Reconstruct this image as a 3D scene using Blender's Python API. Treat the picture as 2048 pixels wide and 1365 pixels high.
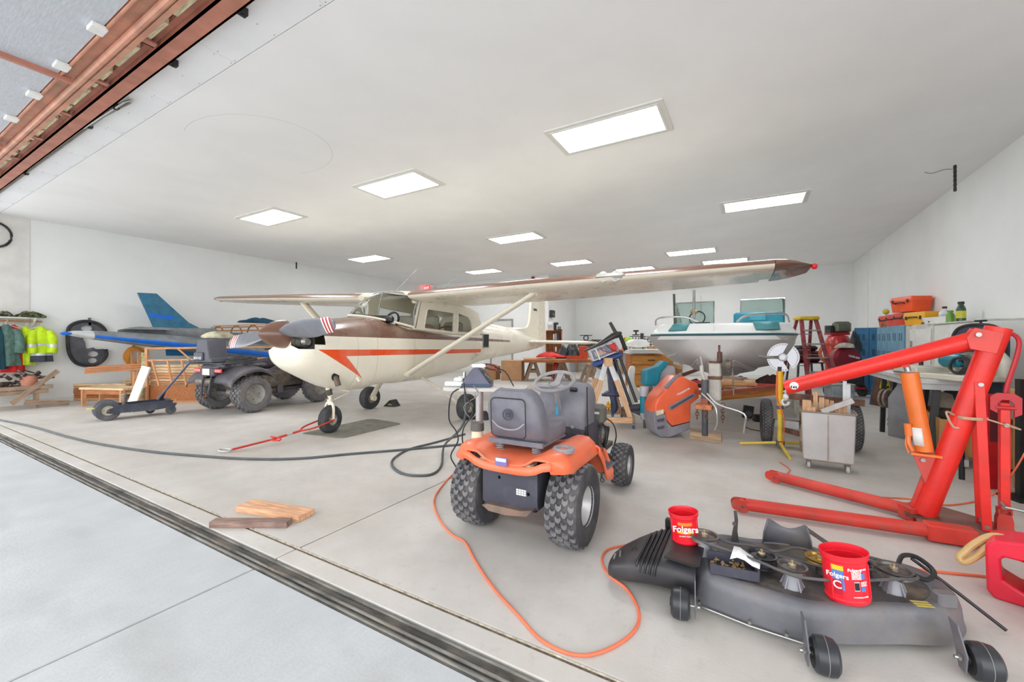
import bpy, math, random
from mathutils import Vector, Matrix, Euler
from mathutils.geometry import tessellate_polygon
random.seed(7)
PI = math.pi
V = Vector
for o in list(bpy.data.objects): bpy.data.objects.remove(o)
S = bpy.context.scene
COL = S.collection
# ---------------- camera, world, exposure ----------------
cam = bpy.data.cameras.new('camera'); cam.lens = 823/2048*36; cam.sensor_width = 36; cam.clip_end = 200; cam.clip_start = .02
co = bpy.data.objects.new('camera', cam); COL.objects.link(co); S.camera = co
co.location = (0, 0, 1.25); co.rotation_euler = (PI/2, 0, math.radians(30))
w = bpy.data.worlds.new('overcast'); S.world = w; w.use_nodes = True
bgn = w.node_tree.nodes['Background']; bgn.inputs[0].default_value = (.96, .98, 1, 1); bgn.inputs[1].default_value = 1.75
S.view_settings.view_transform = 'Standard'; S.view_settings.look = 'None'
S.view_settings.exposure = 1.0; S.view_settings.gamma = 1; S.view_settings.use_curve_mapping = False
LAMP = 9.0
# ---------------- helpers ----------------
def lin(c): return tuple(((x/255)/12.92 if x/255 <= .04045 else ((x/255+.055)/1.055)**2.4) for x in c)
class NX:
    """tiny arithmetic wrapper around math nodes"""
    def __init__(s, nt, so): s.nt = nt; s.so = so
    def op(s, o, *b):
        n = s.nt.nodes.new('ShaderNodeMath'); n.operation = o
        for i, q in enumerate((s,)+b):
            if isinstance(q, NX): s.nt.links.new(q.so, n.inputs[i])
            else: n.inputs[i].default_value = q
        return NX(s.nt, n.outputs[0])
    def __add__(s, b): return s.op('ADD', b)
    def __sub__(s, b): return s.op('SUBTRACT', b)
    def __mul__(s, b): return s.op('MULTIPLY', b)
    def gt(s, b): return s.op('GREATER_THAN', b)
    def lt(s, b): return s.op('LESS_THAN', b)
    def mx(s, b): return s.op('MAXIMUM', b)
    def mn(s, b): return s.op('MINIMUM', b)
def mixc(nt, f, a, b):
    m = nt.nodes.new('ShaderNodeMix'); m.data_type = 'RGBA'
    for k, q in ((0, f), (6, a), (7, b)):
        if isinstance(q, NX): q = q.so
        if hasattr(q, 'is_linked'): nt.links.new(q, m.inputs[k])
        elif k == 0: m.inputs[0].default_value = q
        else: m.inputs[k].default_value = (*lin(q), 1)
    return m.outputs[2]
def noise(nt, sc, det=3, vec=None, stretch=None, rough=.55):
    tc = nt.nodes.new('ShaderNodeTexCoord'); n = nt.nodes.new('ShaderNodeTexNoise')
    n.inputs['Scale'].default_value = sc; n.inputs['Detail'].default_value = det; n.inputs['Roughness'].default_value = rough
    mp = nt.nodes.new('ShaderNodeMapping'); nt.links.new(vec or tc.outputs['Object'], mp.inputs[0])
    if stretch: mp.inputs['Scale'].default_value = stretch
    nt.links.new(mp.outputs[0], n.inputs['Vector'])
    return NX(nt, n.outputs['Fac'])
def ramp(nt, x, a, b):
    m = nt.nodes.new('ShaderNodeMapRange'); m.inputs[1].default_value = a; m.inputs[2].default_value = b
    nt.links.new(x.so, m.inputs[0]); return NX(nt, m.outputs[0])
MC = {}
def M(name, c, rough=.55, metal=0, var=.12, sc=6, dirt=None, bump=0, bsc=60, coat=0, stretch=None, rnd=0, trans=0, emit=0, paint=None, dsc=3):
    if name in MC: return MC[name]
    m = bpy.data.materials.new(name); m.use_nodes = True; nt = m.node_tree; b = nt.nodes['Principled BSDF']; MC[name] = m
    b.inputs['Roughness'].default_value = rough; b.inputs['Metallic'].default_value = metal
    if coat: b.inputs['Coat Weight'].default_value = coat; b.inputs['Coat Roughness'].default_value = .12
    if trans: b.inputs['Transmission Weight'].default_value = trans; b.inputs['IOR'].default_value = 1.1
    if emit:
        b.inputs['Emission Color'].default_value = (*lin(c), 1); b.inputs['Emission Strength'].default_value = emit
    dk = tuple(x*(1-var) for x in c); lt = tuple(min(255, x*(1+var*.6)) for x in c)
    n = ramp(nt, noise(nt, sc, 4, stretch=stretch), .3, .7)
    col = mixc(nt, n, dk, lt)
    if rnd:
        oi = nt.nodes.new('ShaderNodeObjectInfo'); hs = nt.nodes.new('ShaderNodeHueSaturation')
        r = NX(nt, oi.outputs['Random']); v = r*rnd+(1-rnd*.5); nt.links.new(v.so, hs.inputs['Value']); nt.links.new(col, hs.inputs['Color'])
        hh = r.op('FRACT', 1)*.0+.5; nt.links.new(hh.so, hs.inputs['Hue']); col = hs.outputs[0]
    if paint: col = paint(nt, col)
    if dirt:
        dc, amt = dirt; d = ramp(nt, noise(nt, dsc, 6, rough=.7), .48, .72)*amt
        col = mixc(nt, d, col, dc)
        rr = ramp(nt, noise(nt, dsc*2, 5), .2, .8)*.25+(rough-.1); nt.links.new(rr.so, b.inputs['Roughness'])
    nt.links.new(col, b.inputs['Base Color'])
    if bump:
        bp = nt.nodes.new('ShaderNodeBump'); bp.inputs['Strength'].default_value = bump; bp.inputs['Distance'].default_value = .01
        nt.links.new(noise(nt, bsc, 4, stretch=stretch).so, bp.inputs['Height']); nt.links.new(bp.outputs[0], b.inputs['Normal'])
    return m
def wood(name, c, rnd=.25, dirt=None, var=.22):
    return M(name, c, .72, var=var, sc=9, stretch=(.7, 9, 9), bump=.15, bsc=14, rnd=rnd, dirt=dirt)
def oxyz(nt):
    tc = nt.nodes.new('ShaderNodeTexCoord'); s = nt.nodes.new('ShaderNodeSeparateXYZ'); nt.links.new(tc.outputs['Object'], s.inputs[0])
    return [NX(nt, s.outputs[i]) for i in range(3)]
def basis(d, up=(0, 0, 1)):
    """matrix whose X axis is d and Z axis is close to up"""
    x = V(d).normalized(); u = V(up)
    if abs(x.dot(u.normalized())) > .995: u = V((0, 1, 0)) if abs(x.y) < .9 else V((1, 0, 0))
    y = u.cross(x).normalized(); z = x.cross(y)
    return Matrix((x, y, z)).transposed().to_4x4()
def basisz(d): return basis(d) @ Matrix(((0, 0, 1, 0), (0, 1, 0, 0), (-1, 0, 0, 0), (0, 0, 0, 1)))
def T(x, y=0, z=0): return Matrix.Translation(V((x, y, z)) if not hasattr(x, '__len__') else V(x))
def R(a, ax='Z'): return Matrix.Rotation(math.radians(a), 4, ax)
def Sc(x, y, z): return Matrix.Diagonal((x, y, z, 1))
class MB:
    def __init__(s): s.v = []; s.f = []; s.mi = []; s.M = Matrix.Identity(4); s.cur = 0
    def add(s, vs, fs, m=None):
        k = len(s.v); m = s.M @ m if m is not None else s.M
        s.v += [m @ V(p) for p in vs]; s.f += [[i+k for i in f] for f in fs]; s.mi += [s.cur]*len(fs); return s
    def box(s, x0, y0, z0, x1, y1, z1, m=None, b=0):
        if b:
            b = min(b, abs(x1-x0)*.3, abs(y1-y0)*.3, abs(z1-z0)*.45)
            return s.loft([[(x0+e, y0+e+c, z), (x0+e+c, y0+e, z), (x1-e-c, y0+e, z), (x1-e, y0+e+c, z), (x1-e, y1-e-c, z), (x1-e-c, y1-e, z), (x0+e+c, y1-e, z), (x0+e, y1-e-c, z)]
                           for z, e, c in ((z0, b, b*.5), (z0+b, 0, b), (z1-b, 0, b), (z1, b, b*.5))], m=m)
        return s.add([(x, y, z) for x in (x0, x1) for y in (y0, y1) for z in (z0, z1)],
                     [(0, 1, 3, 2), (4, 6, 7, 5), (0, 4, 5, 1), (2, 3, 7, 6), (0, 2, 6, 4), (1, 5, 7, 3)], m)
    def cb(s, c, sz, m=None, b=0):
        return s.box(c[0]-sz[0]/2, c[1]-sz[1]/2, c[2]-sz[2]/2, c[0]+sz[0]/2, c[1]+sz[1]/2, c[2]+sz[2]/2, m, b)
    def loft(s, rings, m=None, cap=True, closed=False, skip=None, wrap=True):
        n = len(rings[0]); vs = [p for r in rings for p in r]; fs = []
        K = len(rings) if closed else len(rings)-1
        for i in range(K):
            for j in range(n if wrap else n-1):
                if skip and skip(i, j): continue
                a = i*n+j; b = i*n+(j+1) % n; c = ((i+1) % len(rings))*n
                fs.append((a, b, c+(j+1) % n, c+j))
        if cap and not closed and wrap: fs += [tuple(range(n))[::-1], tuple(range((len(rings)-1)*n, len(rings)*n))]
        return s.add(vs, fs, m)
    def cyl(s, p0, p1, r0, r1=None, n=16, cap=True):
        r1 = r0 if r1 is None else r1; p0 = V(p0); p1 = V(p1); m = basis(p1-p0)
        rg = [[m @ V((0, r*math.cos(2*PI*k/n), r*math.sin(2*PI*k/n)))+p for k in range(n)] for p, r in ((p0, r0), (p1, r1))]
        return s.loft(rg, cap=cap)
    def tube(s, pts, r, n=8, closed=False, sy=1):
        pts = [V(p) for p in pts]; K = len(pts); rg = []; up = V((0, 0, 1)); rs = r if isinstance(r, (list, tuple)) else [r]*K
        for i in range(K):
            a = pts[(i-1) % K] if (closed or i) else pts[0]; b = pts[(i+1) % K] if (closed or i < K-1) else pts[-1]
            d = (b-a).normalized()
            if abs(d.dot(up)) > .98: up = V((0, 1, 0)) if abs(d.y) < .7 else V((1, 0, 0))
            y = up.cross(d).normalized(); z = d.cross(y); up = z
            rg.append([pts[i]+y*rs[i]*math.cos(2*PI*k/n)+z*rs[i]*sy*math.sin(2*PI*k/n) for k in range(n)])
        return s.loft(rg, closed=closed)
    def lathe(s, prof, n=24, m=None, sx=1, arc=None):
        rg = [[(r*sx*math.cos(2*PI*k/n), r*math.sin(2*PI*k/n), z) for k in range(n)] for r, z in prof]
        return s.loft(rg, m=m)
    def ring(s, prof, n=32, m=None):       # closed profile revolved about z
        rg = [[(r*math.cos(2*PI*k/n), r*math.sin(2*PI*k/n), z) for r, z in prof] for k in range(n)]
        return s.loft(rg, m=m, closed=True)
    def ball(s, c, r, n=12, m=None, sq=(1, 1, 1)):
        k = max(4, n//2); pr = [(max(r*math.sin(PI*i/k), 1e-4), -r*math.cos(PI*i/k)) for i in range(k+1)]
        return s.lathe(pr, n, (m or Matrix.Identity(4)) @ T(c) @ Sc(*sq))
    def plate(s, out, t, m=None, holes=()):
        L = [list(out)]+[list(h) for h in holes]; tri = tessellate_polygon([[V((x, y, 0)) for x, y in l] for l in L])
        fl = [p for l in L for p in l]; n = len(fl)
        vs = [(x, y, 0) for x, y in fl]+[(x, y, t) for x, y in fl]
        fs = [tuple(q) for q in tri]+[tuple(i+n for i in q)[::-1] for q in tri]; k = 0
        for l in L:
            for i in range(len(l)):
                a = k+i; b = k+(i+1) % len(l); fs.append((a, b, b+n, a+n))
            k += len(l)
        return s.add(vs, fs, m)
    def build(s, name, mat, parent=None, smooth=.6, sub=0, bev=0, solid=0):
        me = bpy.data.meshes.new(name); me.from_pydata([tuple(p) for p in s.v], [], s.f); me.validate()
        import bmesh
        bm = bmesh.new(); bm.from_mesh(me); bmesh.ops.recalc_face_normals(bm, faces=bm.faces); bm.to_mesh(me); bm.free()
        for q in (mat if isinstance(mat, (list, tuple)) else [mat]): me.materials.append(q)
        if isinstance(mat, (list, tuple)) and len(s.mi) == len(me.polygons):
            me.polygons.foreach_set('material_index', s.mi)
        if smooth: me.polygons.foreach_set('use_smooth', [True]*len(me.polygons)); me.set_sharp_from_angle(angle=smooth)
        me.update(); o = bpy.data.objects.new(name, me); COL.objects.link(o)
        if parent is not None: o.parent = parent
        if solid: q = o.modifiers.new('s', 'SOLIDIFY'); q.thickness = solid; q.offset = 0
        if bev: q = o.modifiers.new('b', 'BEVEL'); q.width = bev; q.segments = 2; q.limit_method = 'ANGLE'
        if sub: q = o.modifiers.new('u', 'SUBSURF'); q.levels = sub; q.render_levels = sub
        return o
def tag(o, label, cat, group=None, kind=None):
    if label: o['label'] = label
    if cat: o['category'] = cat
    if group: o['group'] = group
    if kind: o['kind'] = kind
    return o
def thing(name, label, cat, loc=(0, 0, 0), rz=0, group=None, rx=0, ry=0):
    o = bpy.data.objects.new(name, None); o.empty_display_size = .1; COL.objects.link(o); o.location = loc
    o.rotation_euler = (math.radians(rx), math.radians(ry), math.radians(rz)); return tag(o, label, cat, group)
def struct(o, label=None): o['kind'] = 'structure'; (label and o.__setitem__('label', label)); return o
def copyt(o, parent=None, loc=None, rz=None, label=None):
    c = o.copy(); COL.objects.link(c)
    if parent is not None: c.parent = parent
    if loc is not None: c.location = loc
    if rz is not None: c.rotation_euler.z = math.radians(rz)
    if label: c['label'] = label
    for ch in [q for q in bpy.data.objects if q.parent == o]: copyt(ch, c)
    return c
def bar(name, p0, p1, w, h, mat, parent=None, up=(0, 0, 1), bev=.002):
    """straight board: its own object, local X along its length"""
    p0 = V(p0); p1 = V(p1); L = (p1-p0).length; a = MB().box(0, -w/2, -h/2, L, w/2, h/2, b=bev).build(name, mat, parent)
    a.matrix_local = T(p0) @ basis(p1-p0, up); return a
def at(px, py, z=0):
    """floor-level (or height z) point seen at a pixel of the photograph"""
    d = V((-.5, .8660254, 0))+V((.8660254, .5, 0))*((px-1024)/823)-V((0, 0, 1))*((py-682)/823); o = V((0, 0, 1.25)); return o+d*((z-1.25)/d.z)
def atd(px, py, dep):
    return V((0, 0, 1.25))+(V((-.5, .8660254, 0))+V((.8660254, .5, 0))*((px-1024)/823)-V((0, 0, 1))*((py-682)/823))*dep
def atx(px, py, X):
    d = V((-.5, .8660254, 0))+V((.8660254, .5, 0))*((px-1024)/823)-V((0, 0, 1))*((py-682)/823); return V((0, 0, 1.25))+d*(X/d.x)
def circ(cx, cy, r, n=16, ry=None, a0=0): return [(cx+r*math.cos(a0+2*PI*k/n), cy+(ry or r)*math.sin(a0+2*PI*k/n)) for k in range(n)]
def rrect(x0, y0, x1, y1, r, n=4):
    out = []
    for cx, cy, a in ((x1-r, y1-r, 0), (x0+r, y1-r, 90), (x0+r, y0+r, 180), (x1-r, y0+r, 270)):
        for k in range(n+1):
            t = math.radians(a+90*k/n); out.append((cx+r*math.cos(t), cy+r*math.sin(t)))
    return out
def sm(pts, k=4):
    """Catmull-Rom smoothing of an open path"""
    P = [V(p) for p in pts]; P = [P[0]*2-P[1]]+P+[P[-1]*2-P[-2]]; out = []
    for i in range(1, len(P)-2):
        for j in range(k):
            t = j/k; a, b, c, d = P[i-1:i+3]
            out.append(.5*((2*b)+(c-a)*t+(2*a-5*b+4*c-d)*t*t+(3*b-a-3*c+d)*t**3))
    return out+[P[-2]]
def marks(name, mat, parent, m, w, h, n, seed=1):
    """print too small to read: a short row of uneven strokes in the plane of m"""
    rn = random.Random(seed); b = MB()
    for k in range(n):
        x = -w/2+w*(k+.1)/n; b.box(x, -h/2, 0, x+w/n*rn.uniform(.45, .8), h/2*rn.uniform(.5, 1), .0008, m)
    o = b.build(name, mat, parent); o['kind'] = 'stuff'; return o
def text(name, s, size, mat, parent, m, ext=.0008, bold=0, align='CENTER'):
    cu = bpy.data.curves.new(name, 'FONT'); cu.body = s; cu.size = size; cu.extrude = ext; cu.offset = bold*size; cu.align_x = align; cu.align_y = 'CENTER'
    t = bpy.data.objects.new(name, cu); COL.objects.link(t); dg = bpy.context.evaluated_depsgraph_get(); dg.update()
    me = bpy.data.meshes.new_from_object(t.evaluated_get(dg)); bpy.data.objects.remove(t)
    me.materials.clear(); me.materials.append(mat); o = bpy.data.objects.new(name, me); COL.objects.link(o)
    if parent is not None: o.parent = parent
    o.matrix_local = m; return o
# ---------------- shared materials ----------------
def p_floor(nt, col):
    x, y, z = oxyz(nt)
    a = ramp(nt, noise(nt, .9, 6, rough=.65), .42, .72)*.6
    col = mixc(nt, a, col, (182, 173, 160))
    b = ramp(nt, noise(nt, 14, 5, rough=.7), .56, .8)*.35
    col = mixc(nt, b, col, (150, 146, 140))
    c = ramp(nt, noise(nt, 1.7, 3), .66, .76)*.3
    return mixc(nt, c, col, (176, 158, 138))
def p_apron(nt, col):
    a = ramp(nt, noise(nt, 22, 4, stretch=(6, .35, 1)), .35, .65)*.35
    col = mixc(nt, a, col, (176, 178, 180))
    b = ramp(nt, noise(nt, 1.1, 5, stretch=(1, 2.2, 1)), .56, .75)*.5
    return mixc(nt, b, col, (160, 158, 154))
slab = M('floor_concrete', (206, 202, 196), .62, var=.04, sc=3, paint=p_floor, bump=.06, bsc=90)
apron = M('apron_concrete', (194, 197, 198), .75, var=.04, sc=3, paint=p_apron, bump=.12, bsc=70)
dirtm = M('joint_dirt', (112, 100, 88), .95, var=.35, sc=40, bump=.4)
rub = M('seal_rubber', (124, 122, 116), .8, var=.45, sc=7, dirt=((150, 140, 128), .8), bump=.5, stretch=(.6, 6, 1))
wallm = M('wall_paint', (236, 238, 236), .85, var=.015, sc=1.5, bump=.05, bsc=160)
ceilm = M('ceiling_paint', (226, 226, 222), .88, var=.015, sc=1.2, bump=.05, bsc=120)
board = M('bare_drywall', (240, 241, 243), .85, var=.02, sc=2)
redox = M('red_oxide_steel', (190, 126, 106), .5, var=.1, sc=5, dirt=((160, 96, 76), .5))
redox2 = M('red_oxide_purlin', (206, 146, 120), .55, var=.14, sc=4, dirt=((190, 156, 130), .6))
insul = M('door_insulation', (194, 198, 204), .7, var=.06, sc=30, stretch=(.4, 4, 1))
lum = wood('header_lumber', (236, 218, 180), var=.25)
blk = M('black_part', (34, 34, 36), .45, var=.2)
blkr = M('black_rubber', (52, 52, 54), .8, var=.25, sc=9, dirt=((110, 106, 100), .35), bump=.1)
steel = M('steel', (170, 170, 168), .35, .9, var=.1)
dsteel = M('dull_steel', (120, 118, 114), .5, .8, var=.2, dirt=((110, 84, 60), .5))
white = M('white_plastic', (232, 232, 228), .5, var=.04)
# ---------------- shell ----------------
XL, XR, YB, YX, XX, H = -12.3, 2.77, 16.4, 13.65, -6.35, 3.66
def E_(name):
    o = bpy.data.objects.new(name, None); COL.objects.link(o); o['kind'] = 'structure'; return o
fl = E_('floor')
b = MB(); b.box(XL-.3, -9, -.2, XR+.3, YB+.2, -.02); b.build('sub_base', dirtm, fl)
g = .005
for xa, xb in ((XL-.05, -7.28), (-7.28, -2.36), (-2.36, XR+.05)):
    for ya, yb in ((1.505, 6.4), (6.4, 11.4), (11.4, YB+.05)):
        MB().box(xa+.008, ya+.008, -.03, xb-.008, yb-.008, 0, b=.006).build('slab', slab, fl)
    MB().box(xa+g, 1.372, -.03, xb-g, 1.49, 0, b=.004).build('sill_slab', slab, fl)
for xa, xb in ((-12.2, -7.28), (-7.28, -2.36), (-2.36, 2.5), (2.5, 7.5)):
    for ya, yb in ((-4, 1.255), (-9, -4)):
        MB().box(xa+g, ya+g, -.04, xb-g, yb-g, -.004, b=.004).build('apron_slab', apron, fl)
# door seal strip in the floor: two ridges and a gutter
b = MB(); b.box(XL, 1.258, -.03, XR, 1.368, -.012)
for y in (1.268, 1.30, 1.352): b.tube([(XL, y, -.006), (XR, y, -.006)], .007, 6)
b.build('door_seal', rub, fl)
MB().box(XL, 1.29, -.02, XR, 1.334, -.006).build('seal_groove', M('seal_black', (70, 66, 60), .6, var=.5, sc=3, dirt=((140, 128, 110), .7), stretch=(1.5, 6, 1)), fl)
MB().box(XL, 1.489, -.02, XR, 1.508, -.004).build('groove_dirt', dirtm, fl)
gm = M('groove_edge', (196, 186, 166), .8, var=.3, sc=30)
MB().box(XL, 1.503, -.01, XR, 1.507, .002).build('groove_lip', gm, fl)
def wall(name, a, b2, z1=H, t=.15, nrm=1):
    m = MB(); m.box(min(a[0], b2[0]), min(a[1], b2[1]), 0, max(a[0], b2[0]), max(a[1], b2[1]), z1); return struct(m.build(name, wallm))
wall('wall_left', (XL-.15, 1.4), (XL, YX))
wall('wall_right', (XR, 1.4), (XR+.15, YB))
wall('wall_back', (XX, YB), (XR+.15, YB+.15))
wb = wall('wall_office', (XL-.15, YX), (XX, YX+.12)); wall('wall_office_side', (XX-.12, YX+.12), (XX, YB+.15))
struct(MB().box(XL, 1.45, 0, XL+.012, 2.27, H).build('trim_left_panel', M('unpainted_panel', (224, 222, 216), .85, var=.04, sc=4)))
bb = M('baseboard', (226, 226, 222), .5, var=.02)
for n, a in (('baseboard_left', (XL, 2.3, 0, XL+.012, YX, .09)), ('baseboard_back', (XX, YB-.012, 0, XR, YB, .09)), ('baseboard_right', (XR-.012, 1.5, 0, XR, YB, .09)), ('baseboard_office', (XL, YX-.012, 0, XX, YX, .09))):
    struct(MB().box(*a).build(n, bb))
struct(MB().box(2.752, 14.4, 0, 2.772, 14.43, H).build('trim_right_joint', bb))
def p_ceil(nt, col):
    x, y, z = oxyz(nt)
    # an old scuff arc left on the paint
    d = ((x+5.3).op('POWER', 2)+(y-2.9).op('POWER', 2)*1.6).op('SQRT')
    k = d.gt(.93)*d.lt(.938)*x.gt(-5.6)*.35
    return mixc(nt, k, col, (150, 150, 146))
cm = M('ceiling_main', (243, 243, 242), .88, var=.015, sc=1.2, bump=.05, bsc=120, paint=p_ceil)
cl = E_('ceiling'); MB().box(XL-.2, 1.895, H, XR+.2, YB+.2, H+.1).build('ceiling_field', cm, cl)
x = XL-.1; k = 0
while x < XR:
    MB().box(x+.002, 1.5, H+.001, min(x+1.218, XR+.2), 1.89, H+.02, b=.002).build('drywall_panel', board, cl)
    sc = MB()
    for dx in (.03, .62, 1.19):
        for y in (1.6, 1.74, 1.87): sc.cyl((x+dx, y, H-.001), (x+dx, y, H+.003), .004, n=6)
    sc.build('screw_heads', dsteel, cl); x += 1.22
MB().box(XL-.2, 1.885, H+.005, XR+.2, 1.9, H+.03).build('joint_gap', M('joint_grey', (150, 148, 144), .9), cl)
# header beam and the lumber pocket behind the door
hb = E_('trim_header'); b = MB()
b.box(XL-.4, 1.44, 3.6, XR+.5, 1.57, 3.612); b.box(XL-.4, 1.44, 3.6, XR+.5, 1.455, 3.86); b.box(XL-.4, 1.555, 3.6, XR+.5, 1.57, H+.02); b.box(XL-.4, 1.4, 3.66, XR+.5, 1.45, 3.67); b.build('beam', redox, hb)
b = MB(); b.box(XL-.4, 1.05, 3.76, XR+.5, 1.45, 3.772); b.build('pocket_back', M('pocket_dark', (112, 62, 44), .7, var=.2), hb)
x = XL; rr = random.Random(3)
while x < XR:
    L = rr.uniform(.28, .5); MB().box(x, 1.335, 3.62, x+L, 1.385, 3.68, b=.004).build('header_block', lum, hb)
    x += L+rr.uniform(.05, .16)
x = XL
while x < XR:
    b = MB(); b.box(x, 1.30, 3.6, x+.012, 1.42, 3.72); b.box(x, 1.30, 3.6, x+.07, 1.42, 3.612); b.build('bracket', redox, hb); x += 1.02
b = MB(); b.tube([(-12, 1.61, H-.03), (-5.9, 1.61, H-.03), (-5.35, 1.65, H-.03), (-5.3, 1.63, H-.035), (-5.35, 1.61, H-.045), (-6.4, 1.58, H-.045)], .012, 6); b.build('conduit', M('conduit', (160, 158, 152), .4, .6), hb)
for x in (-11.1, -8.9, -6.35, -5.6, -4.3, -3.2, -2.2, -1):
    b = MB(); b.box(x, 1.575, H-.05, x+.05, 1.63, H); b.cyl((x+.025, 1.6, H-.06), (x+.025, 1.6, H-.01), .012, n=8); b.build('beam_clamp', blk, hb)
# raised bi-fold door overhead
dr = E_('door_1'); b = MB()
for y0, y1, z0, z1 in ((1.285, 1.32, 3.56, 3.62),): b.box(XL-.4, y0, z0, XR+.5, y1, z1)
b.tube([(XL-.4, 1.255, 3.575), (XR+.5, 1.255, 3.575)], .028, 10)
b.box(XL-.4, 1.135, 3.6, XR+.5, 1.24, 3.61); b.box(XL-.4, 1.125, 3.545, XR+.5, 1.137, 3.7); b.build('door_rail', redox2, dr)
x = XL-.2
while x < XR+.4:
    MB().box(x+.01, -1.9, 3.56, x+2.43, 1.118, 3.6, m=None, b=.004).build('insulation_panel', insul, dr)
    b = MB(); b.box(x-.02, -1.9, 3.52, x+.02, 1.2, 3.57); b.build('door_purlin', redox, dr)
    for q in range(3): MB().box(x+.15+q*.82, 1.05, 3.53, x+.27+q*.82, 1.14, 3.56, b=.004).build('panel_clip', white, dr)
    x += 2.44
# troffers
frm = M('fixture_frame', (222, 221, 216), .5, var=.02); dif = M('diffuser', (250, 251, 255), .6, var=.01, emit=LAMP)
spots = [(-1.4, 4.62), (-4.7, 4.62), (-8.05, 4.58), (-9.6, 8.3), (-4.72, 8.35), (.2, 8.35), (-7.95, 11.8), (-4.75, 11.85), (-1.37, 12), (-3.3, 13.95), (-.65, 13.9)]
lab = ['nearest and largest recessed ceiling light panel, above the tractor', 'recessed ceiling light in the front row, second to the left of the largest one', 'leftmost recessed light of the front row, above the left wing',
 'leftmost recessed light of the second row, above the blue airframe', 'middle recessed light of the second row, above the plane cabin', 'recessed ceiling light nearest the right wall, above the boat windshield',
 'leftmost small light of the third row, over the plane tail', 'middle light of the third row, beyond the plane wing', 'right light of the third row, above the wing landing lamp', 'faint far light of the last row just above the wing', 'yellowish far light of the last row nearest the wing tip']
proto = None
for (x, y), l in zip(spots, lab):
    if proto is None:
        t = proto = thing('ceiling_light', l, 'ceiling light', (x, y, H), 0, 'recessed ceiling lights')
        b = MB(); W, D = .655, .345
        b.plate(rrect(-W, -D, W, D, .01), -.014, holes=[rrect(-W+.055, -D+.055, W-.055, D-.055, .005)]); b.plate(rrect(-W+.05, -D+.05, W-.05, D-.05, .005), -.022, holes=[rrect(-W+.075, -D+.075, W-.075, D-.075, .005)])
        b.build('frame', frm, t)
        MB().box(-W+.06, -D+.06, -.012, W-.06, D-.06, -.006).build('diffuser', dif, t)
    else: copyt(proto, loc=(x, y, H), label=l)
# office door, exit sign, alarm, small wall boxes
dd = E_('door_2'); P = V((-8.35, YX, 0)); b = MB()
b.plate([(-.52, 0), (-.52, 2.1), (.52, 2.1), (.52, 0), (.46, 0), (.46, 2.04), (-.46, 2.04), (-.46, 0)], .03, T(P) @ R(90, 'X')); b.build('door_frame', M('door_frame', (150, 148, 142), .5), dd)
MB().box(P.x-.455, P.y-.012, .01, P.x+.455, P.y+.02, 2.03).build('door_leaf', M('door_leaf', (216, 216, 210), .5, var=.02), dd)
t = thing('exit_sign', 'small red lit EXIT sign high in the far left corner', 'sign', (-12.12, YX-.03, 3.555)); er = M('exit_red', (236, 40, 52), .5, emit=1.2)
MB().box(-.15, -.02, -.1, .15, .03, .1, b=.01).build('housing', er, t); text('lettering', 'EXIT', .14, M('exit_letters', (255, 190, 190), .5, emit=1), t, T(0, -.022, 0) @ R(90, 'X'), bold=.02)
t = thing('emergency_lamp', 'pale emergency lamp beside the exit sign', 'lamp', (-11.8, YX-.03, 3.53)); MB().box(-.06, -.03, -.05, .12, .03, .05, b=.01).build('housing', white, t)
b = MB(); b.ball((.14, -.04, 0), .05); b.build('lamp_head', white, t)
t = thing('fire_strobe', 'red fire alarm strobe high on the office wall', 'alarm', (-6.96, YX-.01, 3.54)); MB().box(-.06, -.05, -.1, .06, 0, .1, b=.01).build('housing', M('alarm_red', (190, 30, 28), .4), t)
MB().box(-.03, -.065, .0, .03, -.05, .06, b=.006).build('lens', blk, t)
t = thing('wall_speaker', 'small dark box mounted high on the office side wall', 'box', (XX+.02, 13.85, 2.25)); MB().box(0, -.14, -.13, .1, .14, .13, b=.01).build('case', blk, t); MB().box(.1, -.1, -.09, .105, .1, .02).build('front_panel', dsteel, t)
# ---------------- high-wing airplane (x = port, y = aft, z = up) ----------------
cream = (240, 233, 214); brown = (118, 84, 68)
def p_fus(nt, col):
    x, y, z = oxyz(nt)
    low = z.gt(y*-.018+1.328)
    top = (y*-.085+1.60).mx(y*-.0294+1.432).mx(y*-.42+2.26)
    bm = low*z.lt(top)*y.lt(5.55)
    col = mixc(nt, bm, col, brown)
        # arrow: line A(.46,1.155)-B(1.14,.75), line C(.83,1.07)-B
    ab = (z-1.155+(y-.46)*.5956).gt(0); cb = (z-1.07+(y-.83)*1.032).lt(0)
    o1 = z.lt(y*-.0155+1.162)*z.gt(y*-.0095+1.072)*ab*y.lt(4.05)
    o2 = ab*cb*z.lt(1.12)*y.gt(.4)
    col = mixc(nt, (o1+o2).mn(1), col, (236, 84, 36))
    sea = NX(nt, x.so)*0
    for s_ in (1.02, 1.34, 2.03, 4.3, 5.5):
        sea = sea+(y-s_).op('ABSOLUTE').lt(.0035)
    return mixc(nt, sea.mn(1)*.45, col, (120, 108, 96))
pf = M('airframe_paint', cream, .28, var=.02, sc=2, coat=.4, paint=p_fus, dirt=((220, 212, 194), .25), dsc=1.2)
pc = M('cream_paint', cream, .3, var=.03, sc=3, coat=.3, dirt=((214, 204, 184), .2))
pbn = M('brown_paint', brown, .3, var=.08, sc=4, coat=.4)
glass = M('glazing', (236, 240, 236), .03, var=0, trans=1)
trimg = M('grey_trim', (150, 150, 148), .4)
tyre = M('tyre_rubber', (62, 64, 68), .75, var=.15, sc=12, dirt=((120, 116, 110), .3), bump=.06)
PL_ = thing('airplane', 'cream high-wing airplane with brown and orange stripes', 'airplane', (-4.92, 2.64, 0), 1.3, ry=.92)
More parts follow.
